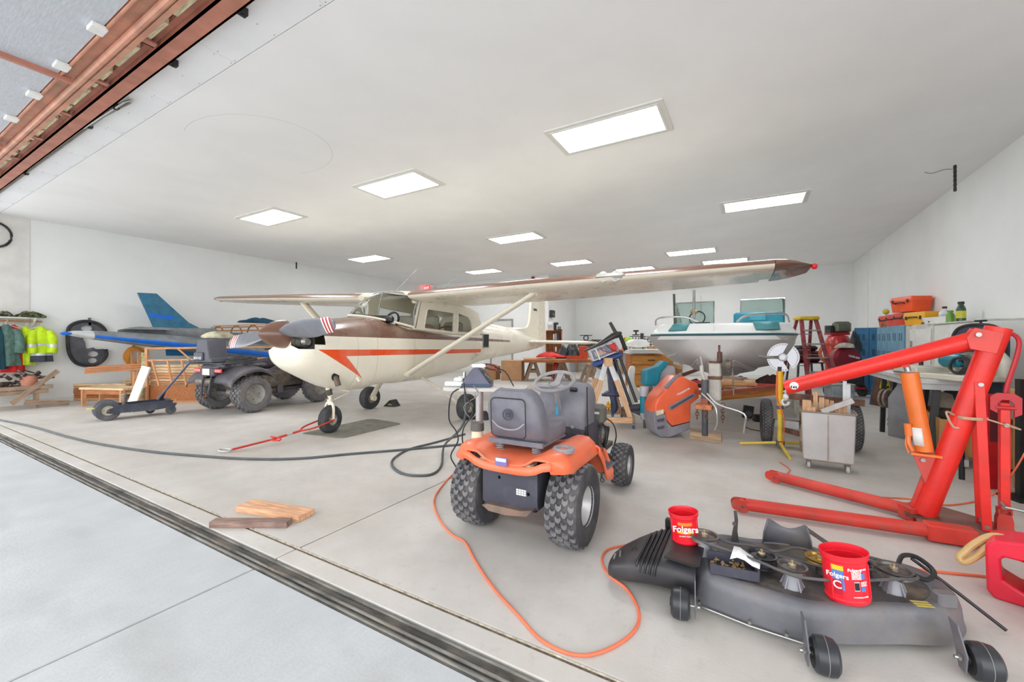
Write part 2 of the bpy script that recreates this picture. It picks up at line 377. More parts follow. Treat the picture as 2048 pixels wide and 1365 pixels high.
ST = [(.296, .16, 1.38, 1.2, 1.12, 2.2), (.30, .30, 1.42, 1.16, .97, 2.4), (.34, .375, 1.455, 1.16, .915, 2.4), (.42, .425, 1.478, 1.16, .86, 2.5), (.55, .45, 1.50, 1.15, .79, 2.5), (.7, .462, 1.52, 1.14, .71, 2.6), (.85, .47, 1.54, 1.13, .64, 2.7),
      (1.0, .475, 1.556, 1.12, .59, 2.7), (1.2, .485, 1.58, 1.12, .565, 2.8), (1.34, .49, 1.60, 1.12, .565, 2.8), (1.5, .50, 1.60, 1.12, .60, 2.9), (1.62, .51, 1.57, 1.1, .615, 3.2), (1.75, .52, 1.54, 1.1, .61, 3.6), (1.9, .53, 1.505, 1.1, .60, 4.2), (2.02, .535, 1.475, 1.1, .60, 5), (2.5, .54, 1.455, 1.1, .605, 6),
      (3.0, .53, 1.45, 1.1, .63, 6), (3.5, .50, 1.44, 1.12, .69, 5), (3.74, .475, 1.46, 1.13, .725, 4.4), (3.76, .47, 1.80, 1.15, .73, 2.6), (4.1, .42, 1.725, 1.16, .775, 2.4), (4.5, .37, 1.665, 1.16, .82, 2.3), (5.2, .285, 1.59, 1.17, .88, 2.2), (6.0, .20, 1.50, 1.18, .93, 2.2), (6.8, .125, 1.40, 1.18, .985, 2.2), (7.5, .075, 1.30, 1.18, 1.05, 2.1), (8.02, .03, 1.24, 1.18, 1.12, 2)]
def ringf(st, n=56):
    u, hw, zt, zm, zb, e = st; out = []
    for k in range(n):
        t = 2*PI*k/n; c, s_ = math.cos(t), math.sin(t); q = 2/e if s_ > 0 else 2/max(2.3, min(e, 3.2))
        out.append((hw*math.copysign(abs(c)**q, c), u, zm+(zt-zm if s_ > 0 else zm-zb)*math.copysign(abs(s_)**q, s_)))
    return out
rings = [ringf(s_) for s_ in ST]
def skipf(i, j):
    if i > 3: return False
    x, u, z = rings[i+1][j]
    return 1.15 < z < 1.325 and abs(x) > .1
b = MB(); b.loft(rings, skip=skipf); fus = b.build('fuselage', pf, PL_, smooth=.7)
# engine seen through the two cowl openings
bay = M('engine_bay', (58, 56, 54), .7, var=.3); alu = M('cast_aluminium', (150, 148, 142), .4, .8, var=.3, sc=14)
b = MB(); b.box(-.40, .42, 1.12, .40, .44, 1.36); b.build('baffle', bay, PL_)
for sx in (-1, 1):
    b = MB()
    for k in range(9): b.cyl((sx*(.14+k*.022), .36, 1.245), (sx*(.146+k*.022), .36, 1.245), .062, n=20)
    b.cyl((sx*.13, .36, 1.245), (sx*.33, .36, 1.245), .045); b.cyl((sx*.33, .36, 1.245), (sx*.385, .36, 1.245), .055, .04)
    b.build('engine_cylinder', alu, PL_)
# spinner and propeller
b = MB(); pr = [(.175*math.sin(min(1, t)*PI/2)**.8, .42*t**1.15) for t in [k/12 for k in range(1, 13)]]
b.lathe([(.002, 0)]+pr+[(.165, .43)], 32, T(0, 0, 1.333) @ R(-90, 'X') @ Sc(1, 1, .75)); sp = b.build('spinner', pbn, PL_)
def p_stripe(nt, col):
    x, y, z = oxyz(nt); r = x.op('ABSOLUTE'); k = r.gt(.86)*r.lt(1.0)
    s_ = ((r*21).op('FRACT')).gt(.5); c2 = mixc(nt, s_, (238, 232, 226), (176, 48, 48)); return mixc(nt, k, col, c2)
bladem = M('blade_paint', (128, 130, 138), .35, .2, var=.08, paint=p_stripe)
b = MB(); b.cyl((-.13, 0, 0), (.13, 0, 0), .05); pp = b.build('propeller', dsteel, PL_); pp.matrix_local = T(0, .22, 1.333) @ R(-6.5, 'Y')
for sx in (1, -1):
    b = MB(); rg = []
    for k in range(15):
        t = k/14; r = .11+t*.93; ch = .09+.035*math.sin(PI*min(1, t*1.2)) if t < .95 else .095*(1-((t-.95)/.05)**2*.6)
        if t < .2: ch = .062+.05*(t/.2)
        tw = math.radians(58-42*t); th = (.028-.02*t)
        rg.append([(sx*r, (ch*math.cos(a)*math.sin(tw)+th*math.sin(a)*math.cos(tw))*-sx*sx, ch*math.cos(a)*math.cos(tw)*sx*1.0-th*math.sin(a)*math.sin(tw)*sx) for a in [2*PI*q/14 for q in range(14)]])
    b.loft(rg); b.build('blade', bladem, pp)
# exhaust, air inlet box, cowl scoop, strut fairing
b = MB(); b.tube([(.38, .74, .79), (.41, .74, .77), (.435, .75, .69)], .036, 14); b.build('exhaust_pipe', M('exhaust', (112, 96, 84), .6, .6, var=.3), PL_)
b = MB(); b.lathe([(.055, 0), (.055, .01)], 16, T(.385, .74, .80) @ R(90, 'Y')); b.build('exhaust_hole', blk, PL_)
b = MB(); m = T(-.14, .63, .775) @ R(-37, 'X')
b.plate(rrect(-.0, -.12, .26, .12, .02), .02, m, holes=[rrect(.015, -.105, .245, .105, .01)]); b.build('inlet_frame', pc, PL_)
b = MB(); b.box(.012, -.108, .004, .248, .108, .016, m=m); b.build('inlet_filter', M('filter', (120, 116, 108), .7, var=.3, sc=90, bump=.6, bsc=300), PL_)
# cabin: pillars, glazing, roof
for sx in (1, -1):
    m = Matrix(((0, 0, sx, sx*.512), (1, 0, 0, 0), (0, 1, 0, 0), (0, 0, 0, 1)))
    b = MB(); out = [(2.0, 1.44), (2.14, 1.92), (3.5, 1.86), (3.78, 1.78), (3.95, 1.40), (3.0, 1.38)]
    w1 = [(2.235, 1.475), (2.30, 1.745), (2.33, 1.765), (3.0, 1.745), (3.01, 1.72), (2.985, 1.43), (2.95, 1.415), (2.26, 1.455)]
    w2 = [(3.12, 1.42), (3.125, 1.73), (3.16, 1.745), (3.42, 1.70), (3.51, 1.63), (3.56, 1.5), (3.55, 1.43), (3.5, 1.41)]
    b.plate(out, .025, m, holes=[w1, w2]); b.build('door_panel', pc, PL_)
    b = MB()
    for q in (w1, w2): b.tube([m @ V((x, y, .028)) for x, y in q], .009, 6, closed=True)
    b.build('window_trim', pc, PL_)
    b = MB()
    for q in (w1, w2): b.plate(q, .003, m @ T(0, 0, .01))
    b.build('side_window', glass, PL_)
    b = MB(); b.tube([m @ V((2.035, 1.455, .03)), m @ V((2.165, 1.90, .02))], .008, 6); b.build('door_seam', M('seam', (120, 108, 92), .7), PL_)
# windshield: lofted sheet from deck curve to wing root
lo = []; hi = []
for k in range(17):
    t = -1+k/8; a = abs(t)
    lo.append(V((t*.52, 1.28+.74*a**1.7, 1.615-.145*a**2.2))); hi.append(V((t*.535, 1.97+.17*a**3, 2.02-.11*a**3)))
rg = []
for q in range(7):
    s_ = q/6; rg.append([lo[k].lerp(hi[k], s_)+V((0, -.06*math.sin(PI*s_), .045*math.sin(PI*s_))) for k in range(17)])
b = MB(); b.loft(rg, cap=False, wrap=False); b.build('windshield', glass, PL_)
b = MB(); b.tube(lo, .018, 6); b.build('windshield_lower_trim', pc, PL_)
b = MB(); b.tube(hi, .014, 6); b.tube([rg[q][8] for q in range(7)], .007, 6); b.tube([rg[q][0] for q in range(7)], .012, 6); b.tube([rg[q][16] for q in range(7)], .012, 6); b.build('windshield_frame', trimg, PL_)
# cabin roof with the grey sun visor band
b = MB(); rg = []
for u, z in ((2.0, 2.03), (2.1, 2.045), (2.3, 2.05), (2.9, 2.02), (3.4, 1.93), (3.80, 1.79)):
    rg.append([(x, u, z-.05*abs(x/.53)**3) for x in [-.53+1.06*k/10 for k in range(11)]]+[(x, u, z-.075) for x in [.53-1.06*k/10 for k in range(11)]])
b.loft(rg); b.build('cabin_roof', pc, PL_)
b = MB(); b.box(-.36, 2.0, 1.93, .36, 2.14, 1.94, b=.004); b.build('sun_visor', M('visor', (92, 92, 96), .5), PL_)
# interior
seatm = M('cabin_seat', (170, 164, 152), .8, var=.1); tan = M('cabin_tan', (176, 128, 88), .7)
for sx in (-.26, .26):
    for u in (2.62, 3.3):
        b = MB(); b.box(sx-.2, u, 1.3, sx+.2, u+.12, 1.68 if u < 3 else 1.6, b=.05); st_ = b.build('seat_back', seatm, PL_)
        b = MB(); b.tube([(sx-.2, u-.05, 1.49), (sx-.1, u-.07, 1.52), (sx+.1, u-.07, 1.52), (sx+.2, u-.05, 1.48)], .018, 6); b.build('seat_trim', tan, st_)
b = MB(); b.box(-.44, 1.62, 1.52, .44, 1.72, 1.63, b=.03); pn = b.build('instrument_panel', blk, PL_)
b = MB(); b.ring([(.12, -.012), (.145, -.012), (.145, .012), (.12, .012)], 24, T(.24, 1.84, 1.56) @ R(70, 'X')); b.build('control_yoke', blk, PL_)
b = MB(); b.ball((.02, 1.52, 1.76), .04); b.cyl((.02, 1.55, 1.79), (.02, 1.62, 1.86), .008); b.build('compass', white, PL_)
# wings
def foil(n=13, t0=0, t1=1):
    up = []; dn = []
    for k in range(n):
        c = .5*(1-math.cos(PI*k/(n-1))); c = t0+(t1-t0)*c
        th = .12*5*(.2969*math.sqrt(c)-.126*c-.3516*c*c+.2843*c**3-.1036*c**4); cam_ = .02*(2*.4*c-c*c)/.16 if c < .4 else .02*(.2+.8*c-c*c)/.36
        up.append((c, cam_+th)); dn.append((c, cam_-th*.92))
    return up[::-1]+dn[1:] if t0 == 0 else up[::-1]+dn
def wsec(ax):
    if ax <= 2.55: ch, le = 1.63, 1.86
    else:
        s_ = (ax-2.55)/2.6; ch, le = 1.63-.5*s_, 1.86+.14*s_
    if ax > 5.16:
        s_ = min(1, (ax-5.16)/.33); ch0 = ch; ch *= (1-.55*s_**2.2); le += .25*ch0*s_**2.2
    return le, ch
def wing(name, xs, t0, t1, sx, mat, par, zt=1, dz=0):
    b = MB(); rg = []
    pf_ = foil(13, t0, t1)
    for ax in xs:
        le, ch = wsec(ax); z0 = 1.922+ax*.0325; tt = 1 if ax < 5.16 else max(.12, (1-((ax-5.16)/.34)**2))
        rg.append([(sx*ax, le+c*ch, z0+(zz*1.63*(ch/1.63)**.9)*tt-.045*c*ch/1.63+dz) for c, zz in pf_])
    b.loft(rg)
    if isinstance(mat, list):
        n = len(pf_); mi = []
        for i in range(len(rg)-1):
            for j in range(n): mi.append(1 if (.5*(pf_[j][0]+pf_[(j+1) % n][0]) < .11 and j < 12) else 0)
        b.mi = mi+[0, 0]
    return b.build(name, mat, par, smooth=.7)
for sx in (1, -1):
    wg = wing('wing', [.53, 1.2, 2, 2.55, 3.2, 4, 4.7, 5.15], 0, .74, sx, [pc, pbn], PL_)
    wing('flap', [.62, 1.3, 2.0, 2.54], .748, 1, sx, pc, wg); wing('aileron', [2.57, 3.4, 4.3, 5.05], .748, 1, sx, pc, wg)
    wing('wing_tip', [5.155, 5.25, 5.33, 5.41, 5.46, 5.49], 0, 1, sx, pbn, wg)
    b = MB(); p0 = V((sx*.47, 1.93, .745)); p1 = V((sx*2.48, 2.25, 1.955)); m = basis(p1-p0, (0, 0, 1))
    rg = [[p0+(p1-p0)*s_+m.to_3x3() @ V((0, .075*w_*math.cos(a), .034*w_*math.sin(a))) for a in [2*PI*k/16 for k in range(16)]] for s_, w_ in ((-.01, .35), (0, .85), (.02, 1), (.97, 1), (1, .9))]
    b.loft(rg); stt = b.build('wing_strut', pc, PL_)
    MB().ball((sx*.5, 1.93, .76), .045, m=T(0,0,0), sq=(1, 1, 1)).build('strut_cuff', pc, stt); MB().ball((sx*2.46, 2.26, 1.945), .05).build('strut_cuff', pc, stt)
    b = MB(); b.ball((sx*5.5, 2.3, 2.085), .03, sq=(1, 1.2, 1)); b.build('position_lamp', M('nav_red' if sx > 0 else 'nav_green', (214, 40, 44) if sx > 0 else (60, 140, 90), .2), wg)
    # tailplane
    b = MB(); rg = []
    for ax, le, te in ((.03, 6.76, 7.52), (1.0, 6.9, 7.5), (1.55, 6.98, 7.46), (1.68, 7.06, 7.4), (1.72, 7.2, 7.34)):
        h = .045 if ax < 1.6 else .02
        rg.append([(sx*ax, le+(te-le)*c, 1.235+h*z) for c, z in ((0, 0), (.08, .7), (.35, 1), (1, .7), (1, -.7), (.35, -1), (.08, -.7))])
    b.loft(rg); hs = b.build('tailplane', pc, PL_)
    b = MB(); rg = [[(sx*ax, le, 1.265), (sx*ax, te, 1.24), (sx*ax, le, 1.205)] for ax, le, te in ((.06, 7.53, 7.98), (1.0, 7.51, 7.9), (1.6, 7.47, 7.75), (1.7, 7.42, 7.6))]
    b.loft(rg); b.build('elevator', pc, hs)
# landing lights in the port wing
le, ch = wsec(3.55)
lens = M('lamp_lens', (214, 216, 214), .12, .1, var=.25, sc=20, coat=.6)
b = MB(); b.box(3.36, le-.012, 2.02, 3.72, le+.12, 2.09, b=.03); lb = b.build('landing_light', M('lamp_box', (186, 184, 176), .25, .3), PL_)
b = MB()
for x in (3.46, 3.61): b.lathe([(.001, .02), (.04, .016), (.062, 0), (.062, -.03)], 20, T(x, le+.03, 2.052) @ R(90, 'X'))
b.build('lamp_bulb', lens, lb)
# fin and rudder
def finp(pts, th0, name, mat, par):
    b = MB(); b.plate(pts, th0, Matrix(((0, 0, 1, -th0/2), (1, 0, 0, 0), (0, 1, 0, 0), (0, 0, 0, 1)))); return b.build(name, mat, par, bev=.012)
fin = finp([(5.7, 1.52), (6.3, 1.555), (6.72, 1.585), (6.86, 1.62), (6.95, 1.70), (7.0, 1.82), (7.12, 2.5), (7.2, 2.54), (7.56, 2.55), (7.56, 1.25), (6.6, 1.35)], .07, 'fin', pc, PL_)
finp([(7.575, 1.24), (7.575, 2.55), (7.9, 2.53), (7.96, 2.45), (8.1, 1.32), (8.06, 1.2), (7.95, 1.14)], .035, 'rudder', pc, fin)
b = MB()
for k in range(24):
    z = 1.3+k*.05; b.tube([(.02, 7.62, z), (.024, 7.8, z), (.018, 8.08-(z-1.3)*.11, z)], .006, 4)
b.build('rudder_corrugation', pc, fin)
b = MB(); b.loft([[(.0, 4.6, 1.66), (-.06, 4.6, 1.63), (.06, 4.6, 1.63)], [(0, 5.8, 1.58), (-.05, 5.8, 1.5), (.05, 5.8, 1.5)], [(0, 6.9, 1.6), (-.04, 6.9, 1.4), (.04, 6.9, 1.4)]]); b.build('dorsal_fillet', pc, fin)
marks('registration', blk, PL_, T(.04, 7.3, 2.1) @ R(90, 'Z') @ R(90, 'X'), .22, .07, 6)
# static window cover, steps, antennas
b = MB(); b.box(.40, 4.12, 1.12, .425, 4.34, 1.40, b=.004); cv = b.build('side_hatch', trimg, PL_); cv.rotation_euler.z = 0
MB().box(.422, 4.14, 1.14, .429, 4.325, 1.385).build('hatch_opening', blk, cv)
for q in ([(.1, 1.78, 1.98), (.25, 1.55, 1.62)], [(.1, 1.8, 1.99), (.35, 1.66, 1.98)], [(.12, 2.05, 2.04), (.22, 2.4, 2.42)], [(.3, 2.85, 2.04), (.42, 3.2, 2.42)]): MB().tube(q, .006, 5).build('antenna', trimg, PL_)
b = MB(); b.tube([(.16, .86, 1.44), (.1, 2.0, 1.46)], .001, 4); b.build('cowl_hinge', dsteel, PL_)
b = MB()
for p in ((.3, 3.85, 1.62), ): b.tube([(.42, 3.86, 1.66), (.43, 4.0, 1.5), (.425, 4.05, 1.38)], .012, 6)
b.build('door_strap', pbn, PL_)
b = MB(); b.cyl((.40, 1.05, .78), (.43, 1.08, .72), .02); b.build('drain_tube', pc, PL_)
# landing gear
def wheelset(name, par, R_, W, rim, loc, mat=None, grooves=3, rz=0, tread=None, rimm=None, spokes=6, rnd=.44):
    """wheel part (the tyre) with its rim and tread as children; axle along local x"""
    m = R(90, 'Y'); pr = [(rim, -W*.38), (rim*1.1, -W*.46), (R_*.8, -W*.5), (R_*.93, -W*rnd), (R_*.985, -W*rnd*.7)]; pr2 = []
    for k in range(grooves):
        z = -W*.22+W*.44*k/max(1, grooves-1); pr2 += [(R_, z-.006), (R_-.006, z-.002), (R_-.006, z+.002), (R_, z+.006)]
    pr = pr+pr2+[(r, -z) for r, z in pr[::-1]]
    w_ = MB().ring(pr, 40, m).build(name, mat or tyre, par); w_.location = loc; w_.rotation_euler.z = math.radians(rz)
    b = MB()
    hub = [(.001, .12), (.3, .14), (.34, .1), (.75, .14), (.9, .3), (1.05, .4), (1.04, .44)]
    b.loft([[m @ V((r*rim*math.cos(2*PI*k/28), r*rim*math.sin(2*PI*k/28), z*W)) for k in range(28)] for r, z in hub+[(r, -z) for r, z in hub[::-1]]])
    b.build('wheel_rim', rimm or M('rim_metal', (178, 174, 162), .45, .5, var=.15), w_)
    b = MB()
    for k in range(spokes): a = 2*PI*k/spokes; b.cyl((-W*.2, .55*rim*math.cos(a), .55*rim*math.sin(a)), (W*.2, .55*rim*math.cos(a), .55*rim*math.sin(a)), .007, n=6)
    if spokes: b.build('wheel_bolts', dsteel, w_)['kind'] = 'stuff'
    if tread:
        N, cols, hgt, kind = tread; b = MB(); bw = W*.86/cols
        for c in range(cols):
            for k in range(N):
                a = 2*PI*(k+(.5 if c % 2 else 0))/N; x = -W*.43+bw*(c+.5); edge = abs(c-(cols-1)/2)/((cols-1)/2 or 1)
                rr_ = R_*(1-.05*edge**3)-.004; dl = 2*PI*R_/N; mm = R(math.degrees(a), 'X') @ T(x, 0, rr_)
                if kind == 'turf': mm = mm @ T(0, -dl*.05, 0); b.plate([(px_*bw, py_*dl) for px_, py_ in ((-.5, -.14), (-.2, -.36), (.2, -.36), (.5, -.14), (.5, .26), (.2, .06), (-.2, .06), (-.5, .26))], hgt, mm)
                elif kind == 'knob': mm = mm @ R(18 if (c+k) % 2 else -18) @ R((c-(cols-1)/2)*9, 'Y'); b.box(-bw*.42, -dl*.27, 0, bw*.42, dl*.27, hgt, mm)
                else: mm = mm @ R(45); b.box(-bw*.4, -bw*.4, 0, bw*.4, bw*.4, hgt, mm)
        b.build('tread', M('tread_rubber', (112, 110, 112), .85, var=.15, sc=12, dirt=((150, 144, 138), .4)), w_)['kind'] = 'stuff'
    return w_
for sx in (1, -1):
    zc = .205+.016*sx*1.08
    wheelset('main_wheel', PL_, .205, .15, .09, (sx*1.08, 2.64, zc))
    b = MB(); pts = [(sx*.30, 2.36, .70), (sx*.42, 2.40, .64), (sx*.7, 2.5, .46), (sx*.94, 2.6, .26), (sx*.99, 2.63, .215)]
    b.tube(sm(pts), .055, 10, sy=.28); b.cyl((sx*.95, 2.64, zc), (sx*1.02, 2.64, zc), .05); b.build('gear_leg', pc, PL_)
nw = wheelset('nose_wheel', PL_, .185, .12, .08, (0, .97, .187), rz=12)
b = MB(); b.cyl((0, .93, .62), (0, .965, .5), .034); b.cyl((0, .965, .5), (0, .97, .42), .022); b.cyl((0, .96, .46), (0, .97, .39), .035)
for sx in (1, -1): b.tube(sm([(sx*.01, .96, .42), (sx*.055, .96, .40), (sx*.078, .96, .34), (sx*.078, .96, .19)]), .018, 8)
b.cyl((-.09, .97, .187), (.09, .97, .187), .018); b.tube([(.03, 1.02, .6), (.12, 1.18, .55), (.04, 1.24, .52), (.03, 1.0, .45)], .01, 6); b.build('nose_fork', pc, PL_)
b = MB(); b.cyl((0, .935, .6), (0, .962, .52), .037); b.build('oleo_cylinder', dsteel, PL_)
b = MB(); b.plate([(-.05, 0), (.05, 0), (.05, .22), (-.05, .22)], .008, T(.62, 3.0, .42) @ R(-55, 'X')); b.build('step_plate', pc, PL_)
# ---------------- riding mower ----------------
orange = M('mower_orange', (246, 116, 74), .42, var=.07, sc=5, coat=.15, dirt=((214, 160, 132), .45), dsc=4)
grey = M('mower_grey', (112, 112, 122), .6, var=.1, sc=7, dirt=((150, 146, 146), .5), bump=.05, dsc=4)
grey2 = M('mower_darkgrey', (64, 64, 76), .5, var=.1, sc=5, dirt=((110, 108, 112), .5), dsc=3)
lgrey = M('mower_lightgrey', (150, 148, 152), .55, var=.08, dirt=((176, 172, 168), .4))
turf = M('turf_tyre', (66, 66, 70), .8, var=.18, sc=14, dirt=((142, 136, 130), .4), bump=.1)
silver = M('silver_rim', (198, 196, 196), .4, .4, var=.08, dirt=((150, 144, 136), .3))
tank = M('tank_plastic', (226, 216, 186), .5, var=.06, dirt=((180, 164, 130), .4))
TR = thing('riding_mower', 'orange and grey riding mower seen from behind, its hood removed', 'riding mower', (-1.27, 2.37, 0), 1)
for sx in (-1, 1):
    wheelset('rear_wheel', TR, .245, .205, .115, (sx*.335, 0, .255), turf, 0, tread=(24, 5, .015, 'turf'), rimm=silver, spokes=0, rnd=.47)
    wheelset('front_wheel', TR, .175, .15, .085, (sx*.33, 1.2, .18), turf, 0, tread=(22, 5, .009, 'turf'), rimm=silver, spokes=0, rnd=.47)
# fender pan
def fz(x, y):
    ex = max(0, abs(x)-.30)/.10; ey = max(0, -.16-y)/.11
    z = .60-max(.10*min(1, ex)**2.4, .035*min(1, ey)**2.2)
    if abs(x) < .24: z -= .055*(1-(abs(x)/.24)**4)
    return z
b = MB(); rg = []; ys = [-.27, -.262, -.24, -.2, -.14, -.06, .04, .14, .22, .3, .34]
for y in ys:
    rg.append([(x*(1 if y > -.2 else 1-.25*((-.2-y)/.07)**2), y, fz(x, y)-(.0 if y < .3 else (y-.3)*1.2)) for x in [-.40+.80*k/22 for k in range(23)]])
b.loft(rg, cap=False, wrap=False); b.build('fender', orange, TR, solid=.014)
b = MB(); b.loft([[(x, -.268, fz(x*.9, -.27)+.003) for x in [-.30+.60*k/12 for k in range(13)]], [(x*1.02, -.275, fz(x*.9, -.27)-.045) for x in [-.30+.60*k/12 for k in range(13)]]], cap=False, wrap=False); b.build('fender_skirt', orange, TR, solid=.012)
for sx in (-1, 1):
    b = MB(); rg = []
    for y, z in sm([(.30, .5, 0), (.42, .40, 0), (.52, .31, 0), (.66, .29, 0), (.80, .30, 0), (.92, .37, 0)], 4) and [(p.x, p.y) for p in sm([(.28, .54, 0), (.38, .44, 0), (.46, .33, 0), (.6, .29, 0), (.78, .30, 0), (.9, .37, 0)], 4)]:
        wd = .41 if y < .6 else .41-.14*((y-.6)/.3)**1.5
        rg.append([(sx*x, y, z+dz) for x, dz in ((.19, 0), (wd-.06, 0), (wd-.02, .012), (wd, .0), (wd, -.05))])
    b.loft(rg, cap=False, wrap=False); ft = b.build('footboard', orange, TR, solid=.012)
    b = MB(); b.box(sx*.2, .5, .3, sx*.385, .8, .31, b=.004)
    for k in range(9): b.box(sx*.21, .52+k*.03, .31, sx*.37, .53+k*.03, .316)
    b.build('foot_mat', grey, ft)
b = MB(); b.box(-.2, .3, .27, .2, .92, .30); b.build('frame_plate', grey2, TR)
b = MB(); b.box(.25, .55, .316, .34, .66, .345, b=.01, m=T(0, 0, 0)); b.build('pedal', blk, TR)
# seat
def seatsec():
    rg = []
    for t, (y, z, hw, th) in enumerate([(.30, .665, .15, .03), (.25, .655, .185, .05), (.1, .65, .19, .06), (-.02, .655, .19, .07), (-.09, .70, .19, .065), (-.12, .78, .188, .06), (-.14, .86, .178, .055), (-.155, .92, .15, .045), (-.16, .948, .11, .03)]):
        rg.append((y, z, hw, th))
    return rg
b = MB(); rg = []; path = seatsec()
for i, (y, z, hw, th) in enumerate(path):
    a = path[max(0, i-1)]; c = path[min(len(path)-1, i+1)]; d = V((0, c[0]-a[0], c[1]-a[1])).normalized(); nn = V((0, d.z, -d.y))
    if nn.z < -.2 or nn.y > .9: pass
    up_ = V((0, 0, 1)) if i < 3 else (V((0, .7, .7)) if i < 5 else V((0, 1, .15)))
    up_ = (up_-d*up_.dot(d)).normalized(); c0 = V((0, y, z)); row = []
    for k in range(24):
        aa = 2*PI*k/24; cx, sz = math.cos(aa), math.sin(aa); q = .45
        px_ = hw*math.copysign(abs(cx)**q, cx); pz = th*math.copysign(abs(sz)**.6, sz); rim_ = .035*(abs(px_)/hw)**4 if sz > 0 else 0
        row.append(c0+V((px_, 0, 0))+up_*(pz+rim_-.01))
    rg.append(row)
b.loft(rg); b.build('seat', grey, TR, smooth=.9)
b = MB(); n = []
pp_ = rrect(-.13, .66, .11, .90, .03, 5)
b.tube([(x, -.205-.01*((z-.7)/.2), z) for x, z in pp_], .0035, 6, closed=True); b.build('seat_back_groove', blk, TR)
b = MB(); b.tube(sm([(-.12, -.215, .76), (-.07, -.22, .725), (0, -.222, .712), (.06, -.22, .722), (.105, -.215, .755)]), .005, 6); b.build('seat_ridge', lgrey, TR)
b = MB(); b.ring([(.03, -.002), (.036, -.002), (.036, .004), (.03, .004)], 20, T(-.01, -.212, .80) @ R(90, 'X')); b.plate(rrect(-.018, -.018, .018, .018, .006), .004, T(-.01, -.209, .80) @ R(90, 'X'), holes=[rrect(-.012, -.012, .012, .012, .003)]); b.box(-.022, -.217, .795, .002, -.211, .805); b.build('seat_emblem', grey2, TR)
b = MB(); b.box(-.19, -.13, .60, .19, .24, .615, b=.004); b.box(-.19, -.14, .6, .19, -.12, .63); b.build('seat_plate', grey, TR)
for x in (-.13, .13):
    b = MB(); b.tube([(x+.025*math.cos(k*.5), -.10+.025*math.sin(k*.5), .545+k*.0009) for k in range(60)], .004, 5); b.build('seat_spring', lgrey, TR)
b = MB(); b.ring([(.035, 0), (.062, 0), (.066, .02), (.06, .028), (.04, .028), (.035, .01)], 24, T(.31, -.10, .59)); b.lathe([(.04, .0), (.04, .006)], 20, T(.31, -.1, .59)); b.build('cup_holder', lgrey, TR)
b = MB(); b.cyl((-.32, -.08, .58), (-.32, -.08, .65), .04, .038, 20); fn = b.build('fuel_neck', tank, TR)
b = MB(); b.cyl((-.32, -.08, .648), (-.32, -.08, .70), .046, .044, 20); b.build('fuel_cap', M('cap_black', (88, 84, 80), .5, var=.2), fn)
b = MB(); b.plate([(-.2, .525), (.17, .525), (.165, .50), (.08, .485), (.03, .455), (-.1, .455), (-.14, .49)], .10, T(0, -.155, 0) @ R(90, 'X')); b.build('fuel_tank', tank, TR, bev=.012)
b = MB(); b.plate([(-.19, .52), (-.12, .5), (.12, .5), (.19, .52), (.19, .27), (.15, .235), (-.14, .215), (-.19, .25)], .012, T(0, -.2, 0) @ R(90, 'X'), holes=[circ(-.07, .41, .011, 8), circ(.13, .34, .011, 8), circ(-.02, .24, .006, 6), circ(.05, .45, .005, 6), circ(.14, .46, .005, 6)])
b.box(.178, -.2, .25, .19, .2, .5); b.box(-.19, -.2, .25, -.178, .2, .5); b.build('rear_plate', grey2, TR, smooth=.4)
b = MB(); b.box(-.17, -.19, .23, .17, .1, .48); b.build('gearbox', blk, TR)
b = MB(); b.plate([(-.17, .235), (-.13, .25), (.1, .25), (.18, .27), (.14, .225), (.0, .205), (-.12, .208)], .05, T(0, -.205, 0) @ R(90, 'X')); b.build('hitch_plate', M('hitch_rust', (132, 112, 100), .6, .3, var=.3, dirt=((120, 74, 50), .7)), TR)
b = MB()
for i in range(4):
    for j in range(3): b.box(.05+i*.017, -.2135, .325+j*.013, .064+i*.017, -.2125, .335+j*.013)
b.build('warning_label', white, TR)['kind'] = 'stuff'
b = MB(); b.box(-.05, -.294, .51, .03, -.289, .56); lb = b.build('fender_sticker', M('sticker_blue', (120, 112, 176), .5), TR)
MB().box(-.045, -.2955, .535, .025, -.294, .555).build('sticker_top', M('sticker_pale', (220, 210, 214), .5), lb); b = MB(); b.cyl((-.36, 0, .255), (.36, 0, .255), .022); b.build('rear_axle', dsteel, TR)
# dash console with wheel
b = MB(); rg = []
for z, hx, y0, y1 in ((.32, .205, .62, .86), (.5, .20, .58, .86), (.66, .205, .56, .86), (.78, .215, .60, .87), (.86, .20, .66, .87), (.905, .165, .72, .86), (.918, .11, .76, .84)):
    rg.append([(x, y, z) for x, y in rrect(-hx, y0, hx, y1, .05, 4)])
b.loft(rg); cons = b.build('dash_console', M('console_grey', (122, 122, 130), .6, var=.12, sc=6, dirt=((152, 148, 148), .5), dsc=4), TR, smooth=.8)
b = MB(); b.plate([(-.21, .33), (-.20, .62), (.21, .58), (.21, .3)], .02, T(0, .565, 0) @ R(90, 'X')); b.build('lower_panel', grey2, cons)
b = MB(); b.box(.2, .6, .28, .212, .9, .60); b.build('side_panel', grey2, cons)
b = MB(); b.ring([(.012, 0), (.02, 0), (.02, .01), (.012, .01)], 16, T(.0, .552, .80) @ R(90, 'X')); b.build('ignition', steel, cons)
b = MB(); b.tube([(0, .54, .80), (.002, .535, .775), (0, .537, .75)], .004, 6); b.box(-.01, .53, .68, .012, .542, .745, b=.004); b.build('key_tag', M('tag_blue', (70, 160, 196), .4), cons)
b = MB(); b.box(-.05, .535, .575, .05, .56, .6, b=.008); b.build('panel_latch', blk, cons)
for x, z in ((-.12, .62), (.12, .6)): MB().cyl((x, .545, z), (x, .56, z), .014).build('knob', lgrey, cons)
b = MB(); b.plate(rrect(-.03, -.015, .03, .015, .01), .02, T(.09, .66, .862) @ R(35, 'X')); b.build('throttle_lever', blk, cons)
